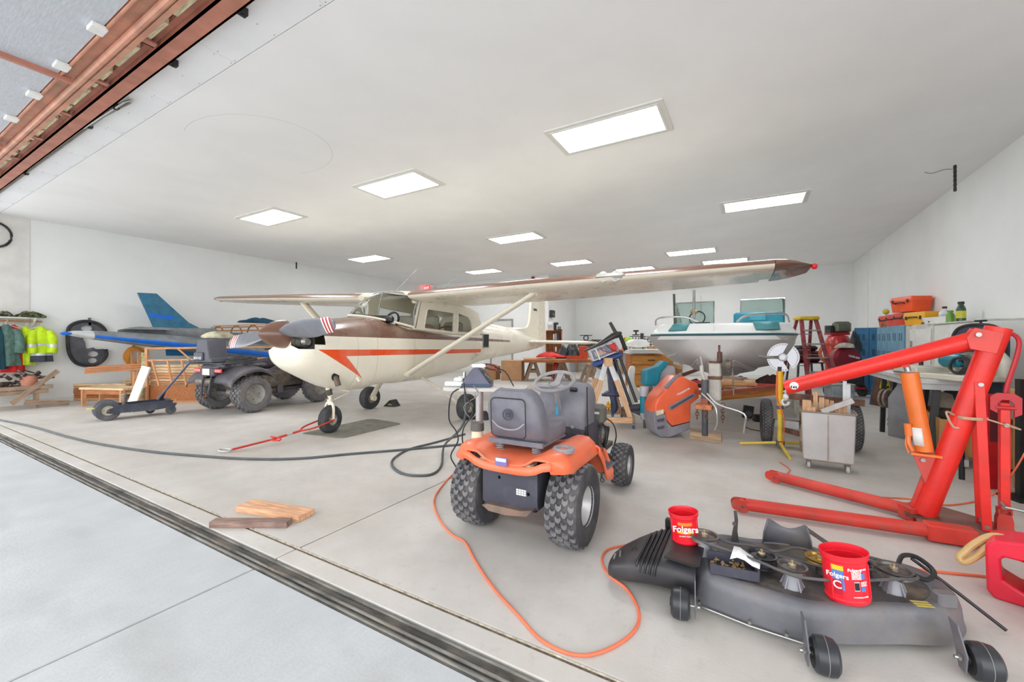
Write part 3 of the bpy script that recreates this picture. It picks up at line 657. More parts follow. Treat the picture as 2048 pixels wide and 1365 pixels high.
m = T(0, .49, .945) @ R(24, 'X')
b = MB(); b.ring([(.150+.014*math.cos(a), .014*math.sin(a)) for a in [2*PI*k/10 for k in range(10)]], 44, m); sw = b.build('steering_wheel', M('wheel_grey', (150, 148, 150), .6, var=.1, dirt=((176, 172, 168), .4)), TR)
for a in (90, 210, 330):
    b = MB(); c, s_ = math.cos(math.radians(a)), math.sin(math.radians(a))
    b.loft([[m @ (V((c*r, s_*r, z0))+V((-s_*w_, c*w_, 0))*k) for k, z0 in ((-1, dz), (1, dz), (1, dz-.015), (-1, dz-.015))] for r, w_, dz in ((.02, .03, -.03), (.08, .022, -.018), (.145, .028, .004))]); b.build('spoke', lgrey, sw)
b = MB(); b.lathe([(.035, -.045), (.04, -.02), (.001, -.01)], 20, m); b.cyl(m @ V((0, 0, -.3)), m @ V((0, 0, -.02)), .02); b.build('wheel_hub', lgrey, sw)
# exposed engine and front frame
em = M('engine_black', (70, 68, 66), .5, .4, var=.3, sc=12, dirt=((124, 116, 104), .7))
b = MB(); b.box(-.17, .92, .33, .17, 1.3, .52, b=.03); en = b.build('engine_block', em, TR)
b = MB(); b.lathe([(.16, 0), (.165, .06), (.14, .12), (.06, .15), (.001, .152)], 24, T(-.02, 1.1, .5)); b.build('engine_shroud', em, en)
b = MB(); b.box(.12, .9, .56, .25, 1.04, .72, b=.025); ac = b.build('air_cleaner', M('air_box', (106, 104, 98), .6, var=.1), en); MB().box(.16, .897, .65, .22, .8995, .668).build('air_label', white, ac)
b = MB(); b.box(.12, .94, .42, .25, 1.05, .55, b=.02); b.build('muffler', alu, en)
for k in range(5): MB().tube(sm([(.2, .98+.02*k, .6-.03*k), (.26, .93+.03*k, .52), (.25, .95, .42-.02*k), (.2, 1.0+.02*k, .38)]), .005, 5).build('engine_hose', blk, en)
b = MB(); b.tube(sm([(.22, 1.0, .62), (.3, 1.02, .56), (.32, 1.05, .46), (.29, 1.1, .36)]), .006, 6); b.build('cable', blkr, en)
b = MB(); b.box(-.17, .85, .26, .17, 1.5, .30); b.box(-.3, 1.17, .2, .3, 1.23, .25); b.cyl((-.3, 1.2, .18), (.3, 1.2, .18), .014); b.build('front_frame', em, TR)
b = MB()
for k in range(12): b.ring([(.013, -.003), (.019, -.003), (.019, .003), (.013, .003)], 10, T(.27+.004*(k % 2), .75+.005*k, .50-.032*k) @ R(90*(k % 2), 'Z') @ R(90, 'Y'))
b.build('lift_chain', dsteel, TR)['kind'] = 'stuff'
b = MB(); b.cyl((.21, .62, .9), (.235, .58, .33), .005, n=6); b.build('dip_rod', blk, TR)

# ---------------- engine hoist ----------------
red = M('hoist_red', (236, 40, 30), .42, var=.08, sc=5, coat=.15, dirt=((168, 62, 48), .4), dsc=6)
redw = M('hoist_red_worn', (214, 60, 48), .5, var=.12, sc=4, dirt=((150, 96, 80), .7), dsc=7)
org = M('ram_orange', (240, 122, 44), .4, var=.06, coat=.2, dirt=((200, 90, 40), .3))
rust = M('rusty_steel', (120, 86, 72), .6, .3, var=.3, sc=9, dirt=((92, 62, 48), .6))
# local x = forward (towards the boom tip), y = left; origin at the mast foot
HO = thing('engine_hoist', 'tall red engine hoist with an orange ram and two long floor legs', 'engine hoist', (1.1, 3.82, 0), 180-9.2)
def hp(s_, z, off=0): return V((s_, off, z))
def limb(name, p0, p1, r, mat=red, par=HO, r1=None, n=20):
    b = MB(); b.cyl(p0, p1, r, r1, n); return b.build(name, mat, par)
mast = limb('mast', hp(.07, .07), hp(-.262, 1.335), .062)
b = MB(); d = V((-.32, 0, 1.23)).normalized(); b.box(-.02, -.012, 0, .03, .012, .42, T(.135, -.0, .06) @ basisz(d)); b.build('mast_gusset', redw, mast)
b = MB(); b.box(.0, -.075, .055, .17, .075, .07); b.build('foot_plate', rust, mast)
bd = V((1.085, 0, -.40)).normalized()
boom = limb('boom', hp(-.17, 1.262), hp(.86, .875), .056)
b = MB(); b.lathe([(.03, -.001), (.03, .001)], 18, T(.80, .057, .90) @ R(-90, 'X')); b.build('boom_decal', white, boom)
marks('decal_print', blk, boom, T(.80, .0585, .89) @ R(180) @ R(90, 'X'), .045, .02, 3)
b = MB(); mw = M('worn_patch', (196, 170, 160), .5, .3, var=.2)
for sy in (-1, 1):
    b = MB(); b.plate([(-.245, 1.17), (-.13, 1.20), (-.115, 1.27), (-.15, 1.335), (-.275, 1.30)], .008, T(0, sy*.066, 0) @ R(90, 'X')); b.build('pivot_plate', M('plate_red', (224, 70, 60), .45, var=.06), HO, bev=.003)
b = MB(); b.cyl((-.165, -.085, 1.29), (-.165, .085, 1.29), .014, n=12); b.build('pivot_bolt', steel, HO)
# ram
ram = limb('ram', hp(.07, .50), hp(.145, 1.03), .048, org, HO, .05, 24)
b = MB(); b.cyl(hp(.15, 1.04), hp(.165, 1.10), .018); b.build('ram_rod', steel, ram)
b = MB(); b.box(.145, -.03, 1.07, .185, -.02, 1.15); b.box(.145, .02, 1.07, .185, .03, 1.15); b.cyl((.165, -.04, 1.105), (.165, .04, 1.105), .011, n=10); b.build('ram_clevis', redw, boom)
b = MB(); b.box(-.01, -.06, .475, .14, .06, .49, T(0, 0, 0)); b.build('ram_base', org, ram)
m = T(.10, .0, .62) @ R(0)
b = MB(); b.loft([[V((.0865+.009*(z-.54)/.12*1.4, 0, z))+V((.0505*math.cos(a), .0505*math.sin(a), 0)) for a in [math.radians(40+k*8) for k in range(9)]] for z in (.54, .66)], cap=False, wrap=False); b.build('ram_label', white, ram, solid=.001)
b = MB(); b.cyl((.15, .03, .60), (.155, .03, .68), .02); b.tube(sm([(.15, .03, .60), (.15, .04, .55), (.13, .045, .50)]), .012, 6); b.tube(sm([(.16, .03, .6), (.165, .035, .54), (.15, .04, .48)]), .005, 6); b.build('pump_socket', org, ram)
for sy in (-.03, .03):
    b = MB(); b.plate([(.13, .48), (.0, .49), (-.03, .38), (.06, .26)], .008, T(0, sy, 0) @ R(90, 'X')); b.build('ram_bracket', M('bracket_red', (206, 76, 66), .5, var=.08), HO)
b = MB(); b.cyl((.08, -.045, .445), (.08, .045, .445), .013, n=12); b.build('ram_pin', steel, HO)
# base channel: a wedge plate, two pockets and two legs
b = MB(); b.plate([(.12, -.28), (.12, .24), (-.02, .26), (-.34, .12), (-.34, -.12), (-.06, -.30)], .008, T(0, 0, .05)); b.build('base_plate', M('base_greyed', (150, 108, 98), .6, .2, var=.2, dirt=((120, 84, 70), .6)), HO)
for sy, a0, a1 in ((1, (-.12, .235), (1.18, .56)), (-1, (0.06, -.15), (.95, -.31))): pass
def G2L(px, py, z=.06):
    return HO_inv @ at(px, py, z)
bpy.context.view_layer.update(); HO_inv = HO.matrix_world.inverted()
for pr_ in (((1485, 1008), (1850, 1060), (1942, 1074)), ((1552, 952), (1810, 1018), (1835, 1030))):
    p = [G2L(*q) for q in pr_]; r = .043
    lg = limb('floor_leg', p[0]+(p[1]-p[0])*.02, p[1], r, redw)
    dd_ = (p[2]-p[1]).normalized()
    if (p[2]-p[1]).length > .1:
        b = MB(); b.box(0, -.052, -.05, (p[2]-p[1]).length+.02, .052, .05, T(p[1]) @ basis(dd_), b=.008); b.build('leg_socket', redw, HO)
    else:
        b = MB(); b.box(0, -.05, -.05, .3, .05, .05, T(p[1]) @ basis((p[1]-p[0]).normalized()), b=.008); b.build('leg_socket', redw, HO)
    d = (p[0]-p[1]).normalized(); c = p[0]; sd = V((-d.y, d.x, 0))
    b = MB(); b.cyl(c-sd*.02+V((0, 0, -.015)), c+sd*.02+V((0, 0, -.015)), .045, n=24); wl = b.build('caster', M('caster_red', (196, 92, 78), .6, var=.2), lg)
    for k in (-.028, .028):
        b = MB(); b.plate(rrect(-.075, -.038, .05, .038, .034), .006, T(c+sd*(k+.003)) @ basis(-d) @ R(90, 'X')); b.build('fork_plate', redw, lg)
    b = MB(); b.cyl(c-sd*.04+V((0, 0, -.01)), c+sd*.04+V((0, 0, -.01)), .01, n=10); b.build('caster_bolt', dsteel, lg)
# braces and the folded handle post
for sy in (-.066, .066):
    bar('brace', (-.17, sy, .99), (-.20, sy*1.2, .06), .045, .012, red, HO, up=(0, 1, 0))
b = MB(); b.cyl((-.175, -.08, .975), (-.175, .08, .975), .013, n=10); b.cyl((-.2, -.085, .085), (-.2, .085, .085), .013, n=10); b.build('brace_bolt', steel, HO)
post = bar('rear_post', (-.285, 0, .16), (-.285, 0, .86), .05, .045, red, HO, up=(1, 0, 0), bev=.004)
b = MB()
for sy in (-.035, .03): b.plate([(-.32, .05), (-.25, .05), (-.25, .13), (-.265, .2), (-.305, .2), (-.32, .13)], .006, T(0, sy, 0) @ R(90, 'X'))
b.box(-.315, -.035, .17, -.255, .03, .2); b.build('post_fork', redw, HO)
b = MB(); b.tube(sm([(-.26, .0, 1.29), (-.315, 0, 1.295), (-.345, 0, 1.25), (-.335, 0, 1.15), (-.295, 0, .96), (-.293, 0, .88)], 5), .012, 8); b.build('pump_handle', M('handle_red', (190, 32, 44), .4, var=.05), HO)
b = MB(); b.plate([(-.35, .80), (-.35, .90), (-.32, .925), (-.25, .925), (-.22, .90), (-.22, .82), (-.25, .80), (-.25, .86), (-.27, .885), (-.30, .885), (-.32, .86), (-.32, .78)], .02, T(0, .04, 0) @ R(90, 'X')); b.cyl((-.33, .03, .835), (-.24, .03, .835), .014, n=12); b.build('c_clamp', M('clamp_red', (204, 40, 48), .45), HO)
b = MB(); b.cyl((-.285, -.06, .73), (-.285, .06, .73), .012, n=10); b.build('post_bolt', steel, HO)
b = MB(); pts = []
for k in range(3): pts += [V((.0+.075*math.cos(a)-.16, .085*math.sin(a), .76-.004*k)) for a in [2*PI*q/12 for q in range(12)]]
b.tube([p+V((.02, 0, 0)) for p in pts], .006, 6); b.tube(sm([(-.06, .06, .77), (-.02, .1, .79), (-.05, .09, .70), (-.08, .08, .69)]), .006, 6); b.tube([(-.2, .07, .76), (-.34, .05, .71), (-.34, -.03, .71), (-.2, -.07, .75)], .005, 6); b.build('rope_tie', M('twine', (196, 168, 140), .9, bump=.4, var=.2), HO)['kind'] = 'stuff'
b = MB(); b.tube(sm([(.0, .15, .065), (-.05, .17, .065), (-.1, .16, .067), (-.12, .14, .065)]), .008, 6); b.build('hitch_pin', steel, HO)
b = MB(); b.cyl((-.27, .03, .24), (-.27, .1, .23), .012, n=8); b.cyl((-.27, .1, .235), (-.40, .12, .23), .008, n=8); b.build('quick_coupler', steel, HO)
# hook at the boom tip
b = MB(); b.tube(sm([(.86, 0, .86), (.86, 0, .83)]), .008, 6); b.ball((.86, 0, .80), .028, sq=(.8, .6, 1.1)); b.tube(sm([(.86, 0, .79), (.885, 0, .76), (.87, 0, .735), (.845, 0, .745), (.84, 0, .765)], 5), .01, 8); b.build('hook', silver, HO)
# ---------------- mower deck lying on the floor ----------------
dk = M('deck_black', (104, 104, 110), .42, var=.12, sc=5, dirt=((136, 126, 114), .55), dsc=4, bump=.04)
dk2 = M('deck_top', (78, 76, 76), .6, var=.2, sc=8, dirt=((150, 128, 100), .7), dsc=6, bump=.15)
chm = M('chute_plastic', (52, 50, 54), .42, var=.12, sc=6, dirt=((84, 78, 76), .4), dsc=5)
DK = thing('mower_deck', 'black mower deck with belts and pulleys lying on the floor', 'mower deck', (.25, 2.35, 0))
def L(x, y, z=0): return V((x-.25, y-2.35, z))
out = [(-.21, 2.10), (0, 2.06), (.2, 2.05), (.36, 2.12), (.53, 2.22), (.68, 2.30), (.77, 2.42), (.80, 2.54), (.77, 2.66), (.68, 2.73), (.5, 2.72), (.40, 2.68), (.24, 2.72), (.1, 2.69), (-.03, 2.64), (-.2, 2.60), (-.25, 2.4), (-.25, 2.2)]
pth = [(p.x, p.y) for p in sm([(x, y, 0) for x, y in out]+[(out[0][0], out[0][1], 0)], 4)][:-1]
cx, cy = .26, 2.40
rg = []
for z, sc_ in ((.035, 1.0), (.03, 1.012), (.05, .998), (.11, .985), (.14, .965), (.158, .93), (.165, .88), (.162, .80), (.15, .78), (.15, .4)):
    rg.append([L(cx+(x-cx)*sc_, cy+(y-cy)*sc_, z) for x, y in pth])
b = MB(); b.loft(rg); b.build('deck_shell', dk, DK, smooth=.9)
b = MB(); b.plate([(L(cx+(x-cx)*.79, cy+(y-cy)*.79).x, L(cx+(x-cx)*.79, cy+(y-cy)*.79).y) for x, y in pth[::2]], .008, T(0, 0, .150)); b.build('deck_plate', dk2, DK)
# discharge chute with ribs
b = MB(); rg = []
for x, y0, y1, zt in ((-.22, 2.07, 2.60, .195), (-.3, 2.07, 2.57, .20), (-.38, 2.07, 2.54, .197), (-.46, 2.06, 2.47, .185), (-.53, 2.05, 2.38, .165), (-.59, 2.05, 2.30, .14), (-.63, 2.08, 2.24, .11), (-.64, 2.11, 2.2, .08)):
    row = []; ym, hy, zb = (y0+y1)/2, (y1-y0)/2, .03
    for k in range(28):
        a = 2*PI*k/28; c, s_ = math.cos(a), math.sin(a)
        row.append(L(x, ym+hy*math.copysign(abs(c)**.6, c), (zb+zt)/2+(zt-zb)/2*math.copysign(abs(s_)**.6, s_)))
    rg.append(row)
b.loft(rg); ch = b.build('discharge_chute', chm, DK, smooth=.9)
for k in range(5):
    x = -.40-.022*k; b = MB(); y0, y1, zt = 2.065, 2.53-.02*k-.01*k*k*.3, .196-.003*k
    b.tube([L(x+.02*math.sin(PI*q/14), (y0+y1)/2-(y1-y0)*.505*math.copysign(abs(math.cos(PI*q/14))**.6, math.cos(PI*q/14)), .115+(zt-.108)*abs(math.sin(PI*q/14))**.6) for q in range(15)], .006, 6); b.build('chute_rib', blk, ch)
b = MB(); b.tube([L(-.575, 2.1, .135), L(-.58, 2.13, .155), L(-.585, 2.15, .15)], .005, 6); b.tube([L(-.6, 2.08, .135), L(-.6, 2.11, .15)], .005, 6); b.build('chute_hinge', steel, ch)
text('chute_mark', 'H', .05, blk, ch, T(L(-.52, 2.17, .176)) @ R(20) @ R(-16, 'Y'), bold=.02)
b = MB(); b.plate([(L(-.23, 2.08).x, L(-.23, 2.08).y), (L(-.2, 2.10).x, L(-.2, 2.1).y), (L(-.2, 2.3).x, L(-.2, 2.3).y), (L(-.32, 2.22).x, L(-.32, 2.22).y), (L(-.36, 2.1).x, L(-.36, 2.1).y)], .012, T(0, 0, .195)); b.build('chute_bracket', blk, ch)
b = MB(); b.box(-.67, .13, .14, -.60, .17, .23, b=.006, m=T(0, 0, 0)); b.build('rear_bracket', blk, DK)
# gauge wheels with their brackets
def gauge(x, y, side, rz=7):
    w_ = MB(); m = T(L(x, y, .065)) @ R(rz) @ R(90, 'Y')
    w_.lathe([(.02, -.036), (.05, -.04), (.062, -.03), (.0655, -.012), (.066, 0), (.0655, .012), (.062, .03), (.05, .04), (.05, .03), (.02, .028)], 32, m); o = w_.build('gauge_wheel', M('wheel_black', (46, 48, 52), .35, var=.08), DK)
    b = MB(); b.ring([(.0655, -.0015), (.0672, 0), (.0655, .0015)], 32, m); b.build('wheel_seam', M('seam_grey', (140, 140, 136), .6), o)
    b = MB(); b.lathe([(.048, -.0405), (.044, -.03), (.02, -.025), (.018, -.045), (.001, -.045)], 24, m); b.build('wheel_hub', blk, o)
    b = MB(); b.cyl(m @ V((0, 0, side*.03)), m @ V((0, 0, side*.08)), .007, n=8); b.lathe([(.012, side*.06), (.012, side*.07)], 6, m); b.build('axle_bolt', steel, o)
    q = T(L(x, y, .065)) @ R(rz) @ T(side*.058, 0, 0) @ R(90, 'Y')
    b = MB(); b.plate([(.045, -.02), (.045, .02), (-.03, .05), (-.10, .09), (-.10, .03), (-.02, -.03)], .005, q); b.build('wheel_bracket', dk, DK)
gauge(-.27, 1.99, 1); gauge(.245, 1.93, -1); gauge(.745, 2.18, -1)
gauge(-.40, 2.60, 1, 0)
# spindles, pulleys, belts
bp = M('pulley_black', (112, 108, 104), .35, .5, var=.25, dirt=((120, 100, 80), .5)); gd = M('pulley_gold', (196, 160, 84), .3, .8, var=.15); sg = M('spindle_grey', (150, 150, 156), .4, .3, var=.1, dirt=((120, 110, 100), .4))
def pulley(x, y, z, r, mat, spindle=True, dbl=False):
    b = MB(); pf_ = [(.001, .008), (.02, .008), (.022, 0), (r*.8, -.004), (r*.86, .006), (r, .008), (r*.9, -.004), (r, -.016), (.001, -.014)]
    if dbl: pf_ = pf_[:-1]+[(r*.9, -.02), (r, -.028), (r*.9, -.036), (r, -.044), (.001, -.044)]
    b.lathe(pf_, 36, T(L(x, y, z))); o = b.build('pulley', mat, DK)
    b = MB(); b.lathe([(.016, .008), (.016, .012), (.010, .013), (.006, .013), (.006, .028), (.001, .029)], 6, T(L(x, y, z))); b.build('pulley_nut', M('brass_nut', (214, 196, 160), .35, .8), o)
    b = MB()
    if spindle:
        b.lathe([(.028, -.015), (.03, -(z-.18)*.7), (.042, -(z-.155))], 24, T(L(x, y, z)))
        for k in range(5):
            a = 2*PI*k/5+.3; c, s_ = math.cos(a), math.sin(a); p = L(x, y)
            b.loft([[p+V((c*r1-s_*t, s_*r1+c*t, zz)) for r1, zz, t in ((.025, z-.03, .003), (.05, .158, .003), (.025, .158, .003))], [p+V((c*r1-s_*t, s_*r1+c*t, zz)) for r1, zz, t in ((.025, z-.03, -.003), (.05, .158, -.003), (.025, .158, -.003))]])
        b.build('spindle', sg, o)
    else: b.cyl(L(x, y, .15), L(x, y, z-.01), .02); b.build('pulley_post', dk2, o)
pulley(-.20, 2.31, .255, .068, bp); pulley(.05, 2.30, .225, .065, M('idler_black', (40, 40, 44), .35), False, True); pulley(.165, 2.21, .245, .058, bp)
pulley(.29, 2.40, .225, .062, gd, False); pulley(.545, 2.39, .25, .068, bp); pulley(.44, 2.47, .215, .05, M('idler_black', (40, 40, 44), .35), False, True)
belt = M('drive_belt', (92, 90, 90), .75, var=.15, dirt=((130, 124, 116), .4))
def beltp(pts, z, n): b = MB(); b.tube(sm([L(x, y, zz) for x, y, zz in pts], 6), .0085, 4, sy=.8); return b.build(n, belt, DK)
beltp([(.54, 2.315, .245), (.35, 2.2, .24), (.2, 2.14, .24), (.13, 2.15, .24), (.03, 2.21, .235), (-.05, 2.24, .235), (-.19, 2.245, .25), (-.27, 2.3, .25), (-.23, 2.375, .25), (-.1, 2.33, .24), (0, 2.38, .225), (.1, 2.37, .225), (.2, 2.47, .225), (.32, 2.46, .225), (.45, 2.52, .23), (.57, 2.46, .245), (.615, 2.37, .245), (.54, 2.315, .245)], 0, 'drive_belt')
beltp([(.06, 2.36, .215), (.2, 2.34, .22), (.3, 2.335, .22), (.46, 2.4, .225), (.56, 2.32, .235)], 0, 'drive_belt')
# tray with clippings and a paper scrap
m = T(L(-.07, 2.20, .165)) @ R(8)
b = MB(); b.box(-.10, -.06, 0, .10, .07, .008, m); b.box(-.1, -.065, 0, .1, -.058, .045, m, b=.002); b.box(.095, -.06, 0, .103, .06, .05, m); b.box(-.1, .06, 0, .1, .067, .05, m); b.build('belt_guard', grey2, DK)
b = MB(); rn = random.Random(5)
for k in range(40): b.box(-.008, -.004, 0, .008, .004, .005, m @ T(rn.uniform(-.09, .05), rn.uniform(-.05, .05), .008+rn.random()*.02) @ R(rn.uniform(0, 180)) @ R(rn.uniform(-30, 30), 'X'))
b.build('grass_clippings', M('clippings', (136, 112, 78), .95, var=.4), DK)['kind'] = 'stuff'
pap = M('paper', (238, 240, 240), .8, var=.04)
t = tag(MB().loft([[V((x, -.035+.01*math.sin(k), .0+.012*math.sin(k*1.3))) for k, x in enumerate([-.06, -.03, 0, .03, .06])], [V((x+.01, .03, .02+.02*math.sin(k*1.1+1))) for k, x in enumerate([-.055, -.03, 0, .035, .055])]], cap=False, wrap=False).build('paper_scrap', pap, None, solid=.001), 'white crumpled paper scrap lying on the mower deck', 'paper')
t.location = (-.02, 2.22, .225)
# shield, lever, bars
b = MB(); rg = []
for z, sc_ in ((.155, 1), (.22, .95), (.29, .8)):
    rg.append([L(.17+sc_*.11*math.cos(a), 2.60+.05*math.sin(a), z+(0 if z < .25 else -.045*math.sin((a-.3)*1.28)**2)) for a in [-.1+(PI+.2)*k/14 for k in range(15)]])
b.loft(rg, cap=False, wrap=False); b.build('belt_shield', dk, DK, solid=.006)
b = MB(); b.plate([(-.02, 0), (.02, 0), (.012, .06), (.016, .12), (.008, .17), (-.006, .17), (0, .11), (-.012, .06)], .005, T(L(-.07, 2.55, .155)) @ R(25) @ R(90, 'X')); b.build('lift_bracket', dk2, DK)
MB().cyl(L(-.073, 2.54, .255), L(-.07, 2.56, .255), .01, n=8).build('bracket_bolt', steel, DK)
b = MB(); b.box(-.07, -.02, 0, .07, .02, .005, T(L(.30, 2.64, .235)) @ R(-20) @ R(25, 'Y')); b.build('spring_bar', dk2, DK)
b = MB(); b.tube(sm([L(.60, 2.57, .2), L(.63, 2.62, .23), L(.68, 2.62, .235), L(.72, 2.56, .21), L(.68, 2.5, .19), L(.62, 2.52, .2)]), .01, 8); b.build('belt_end', blk, DK)
b = MB(); b.tube(sm([L(.66, 2.62, .225), L(.78, 2.61, .14), L(.95, 2.58, .012)]), .007, 8); b.build('rod', blk, DK)
b = MB(); b.box(-.035, -.025, 0, .035, .025, .055, T(L(.70, 2.38, .15)) @ R(20), b=.006); b.build('small_bracket', dk, DK)
b = MB()
for k in range(3): b.box(-.03, -.006+.016*k, 0, .035, .004+.016*k, .001, T(L(.62, 2.30, .1645)) @ R(22))
b.build('warning_decal', M('decal_yellow', (214, 196, 90), .5), DK)['kind'] = 'stuff'
b = MB(); b.tube([L(x, y-.035, .035) for x, y in out[:3]], .004, 6); b.build('skirt_wire', steel, DK)
for x, y in ((-.2, 2.075), (0, 2.04), (.13, 2.03)): MB().cyl(L(x, y-.02, .05), L(x, y, .05), .007, n=8).build('skirt_bolt', steel, DK)

# ---------------- coffee cans ----------------
cred = M('can_red', (236, 30, 48), .35, var=.05, coat=.3); cdark = M('can_inside', (200, 24, 44), .4); cyel = M('can_yellow', (240, 196, 40), .4); cblu = M('can_blue', (90, 130, 200), .4); cwht = M('can_white', (240, 236, 236), .4, var=.02); cor = M('can_glow', (250, 140, 30), .4)
def can(label, loc, rz, rx, ry, sx, r, h, panels):
    t = thing('coffee_can', label, 'can', loc, rz, None, rx, ry); b = MB()
    pr = [(r*.86, 0), (r*.9, .006), (r*.92, h*.08), (r*.88, h*.1), (r*.885, h*.84), (r*.95, h*.87), (r*.95, h*.93), (r*.99, h*.94), (r, h), (r*.95, h), (r*.9, h*.9), (r*.84, h*.1), (.001, h*.08)]
    b.lathe(pr, 40, sx=sx); b.build('can_body', cred, t)
    for a0 in (-62, 62): pass
    for a in (-58, 55, 125, 235):
        b = MB(); b.tube([(r*.905*sx*math.sin(math.radians(a)), -r*.905*math.cos(math.radians(a)), z) for z in (h*.13, h*.5, h*.8)], .004, 6); b.build('can_rib', cred, t)
    def patch(a0, a1, z0, z1, mat, name, k=0.0):
        b = MB(); q = r*.892+k; b.loft([[(q*sx*math.sin(a), -q*math.cos(a), z) for a in [math.radians(a0+(a1-a0)*i/8) for i in range(9)]] for z in (z0*h, z1*h)], cap=False, wrap=False); return b.build(name, mat, t)
    panels(t, patch, r, h, sx); return t
def txt(t, s, a, z, size, mat, r, sx, bold=.01):
    a = math.radians(a); x, y = r*.90*sx*math.sin(a), -r*.90*math.cos(a); nrm = math.atan2(math.sin(a)/sx, math.cos(a))
    text('lettering', s, size, mat, t, T(x, y, z) @ Matrix.Rotation(nrm, 4, 'Z') @ T(0, -.0035, 0) @ R(90, 'X'), bold=bold)
def fine(t, a, z, w_, h_, r, sx):
    a = math.radians(a); marks('fine_print', cwht, t, T(r*.90*sx*math.sin(a), -r*.90*math.cos(a), z) @ Matrix.Rotation(math.atan2(math.sin(a)/sx, math.cos(a)), 4, 'Z') @ T(0, -.0025, 0) @ R(90, 'X'), w_, h_, 8, int(z*9999))
def p1(t, patch, r, h, sx):
    patch(-30, 30, .66, .76, cor, 'sun_print', .001); patch(-36, 36, .40, .47, cyel, 'yellow_band', .001)
    txt(t, 'Folgers', 0, h*.56, .042, cwht, r, sx, .02); txt(t, 'CLASSIC ROAST', 0, h*.33, .009, cwht, r, sx)
    txt(t, 'Folgers', 80, h*.6, .012, cwht, r, sx)
def p2(t, patch, r, h, sx):
    patch(-58, -24, .30, .78, cblu, 'photo_print', .001); patch(-58, -24, .70, .80, cyel, 'yellow_corner', .0015); patch(-56, -30, .2, .50, cdark, 'red_print', .0015)
    txt(t, 'Folgers', -40, h*.60, .026, cwht, r, sx, .02); txt(t, 'C', -42, h*.40, .045, cwht, r, sx)
    txt(t, 'Folgers', 2, h*.745, .017, cwht, r, sx, .02); fine(t, 25, h*.75, .03, .007, r, sx)
    patch(18, 32, .55, .67, cblu, 'blue_print', .001); patch(18, 32, .30, .39, cblu, 'blue_print', .001); patch(0, 14, .32, .50, cwht, 'barcode_panel', .001)
    b = MB(); q = r*.9
    for i in range(11):
        a = math.radians(1+i*1.15); b.box(-.0008, -.0012, 0, .0008, .0012, h*.15, T(q*sx*math.sin(a), -q*math.cos(a)-.0005, h*.335))
    b.build('barcode', blk, t)['kind'] = 'stuff'
    for i in range(7): fine(t, 6, h*(.70-.022*i), .036, .004, r, sx)
    for i in range(4): fine(t, 25, h*(.50-.025*i), .026, .004, r, sx)
    fine(t, 5, h*.2, .03, .006, r, sx); fine(t, 25, h*.2, .03, .006, r, sx)
can('red coffee can standing on the ribbed chute end of the mower deck', (-.292, 2.34, .197), 12, 0, -5, 1.0, .076, .155, p1)
can('larger oval red coffee can leaning among the deck pulleys', (.36, 2.215, .166), 16, 0, -5, 1.22, .072, .20, p2)
# ---------------- fuel jug, loop of hose ----------------
jr = M('jug_red', (232, 30, 60), .4, var=.06, sc=4, coat=.2, dirt=((214, 90, 100), .3))
t = thing('fuel_jug', 'red plastic fuel jug with an open handle at the right edge', 'fuel can', (1.215, 2.93, 0), -20)
b = MB(); b.plate([(-.19, .03), (-.165, .0), (.17, .0), (.19, .03), (.19, .22), (.14, .27), (.08, .295), (-.08, .30), (-.17, .28), (-.195, .24)], .19, T(0, .095, 0) @ R(90, 'X'), holes=[[(-.14, .10), (-.065, .06), (-.05, .08), (-.055, .19), (-.075, .21), (-.135, .21), (-.145, .19)]])
b.build('jug_body', jr, t, bev=.022)
b = MB(); b.cyl((.06, 0, .29), (.07, 0, .325), .03); b.build('jug_cap', jr, t)
t = thing('second_fuel_jug', 'red plastic fuel jug cut off by the right picture edge, nearest the camera', 'fuel can', (1.235, 2.62, 0), 5); t.name = 'fuel_jug.001'
b = MB(); b.plate([(-.15, .02), (-.13, 0), (.14, 0), (.15, .02), (.15, .18), (.05, .22), (-.09, .21), (-.15, .17)], .17, T(0, .085, 0) @ R(90, 'X')); b.build('jug_body', jr, t, bev=.02); b = MB(); b.cyl((.0, 0, .21), (.0, 0, .24), .025); b.build('jug_cap', jr, t)
o = MB().tube(sm([(1.13, 2.98, .27), (1.06, 3.0, .27), (1.0, 3.0, .22), (.955, 2.99, .165), (.935, 2.985, .135), (.95, 2.975, .12), (1.0, 2.98, .165), (1.05, 2.98, .235), (1.09, 2.97, .26)], 5), .016, 10).build('spout_hose', M('hose_tan', (206, 170, 110), .45, var=.1, coat=.2))
tag(o, 'tan flexible spout hanging in a loop beside the red jug', 'hose')
# ---------------- loose boards by the door track ----------------
w1 = wood('weathered_wood', (150, 124, 112), 0, dirt=((96, 66, 60), .6)); w2 = wood('fresh_cut_wood', (232, 176, 138), 0, dirt=((196, 140, 104), .3))
o = bar('wood_offcut', (-3.14, 1.395, .021), (-2.69, 1.655, .021), .07, .042, w1); tag(o, 'dark weathered wood offcut beside the door track', 'board')
o = bar('wood_offcut', (-3.265, 1.665, .022), (-2.70, 1.785, .022), .145, .042, w2); tag(o, 'pale orange wood offcut behind the weathered one', 'board')
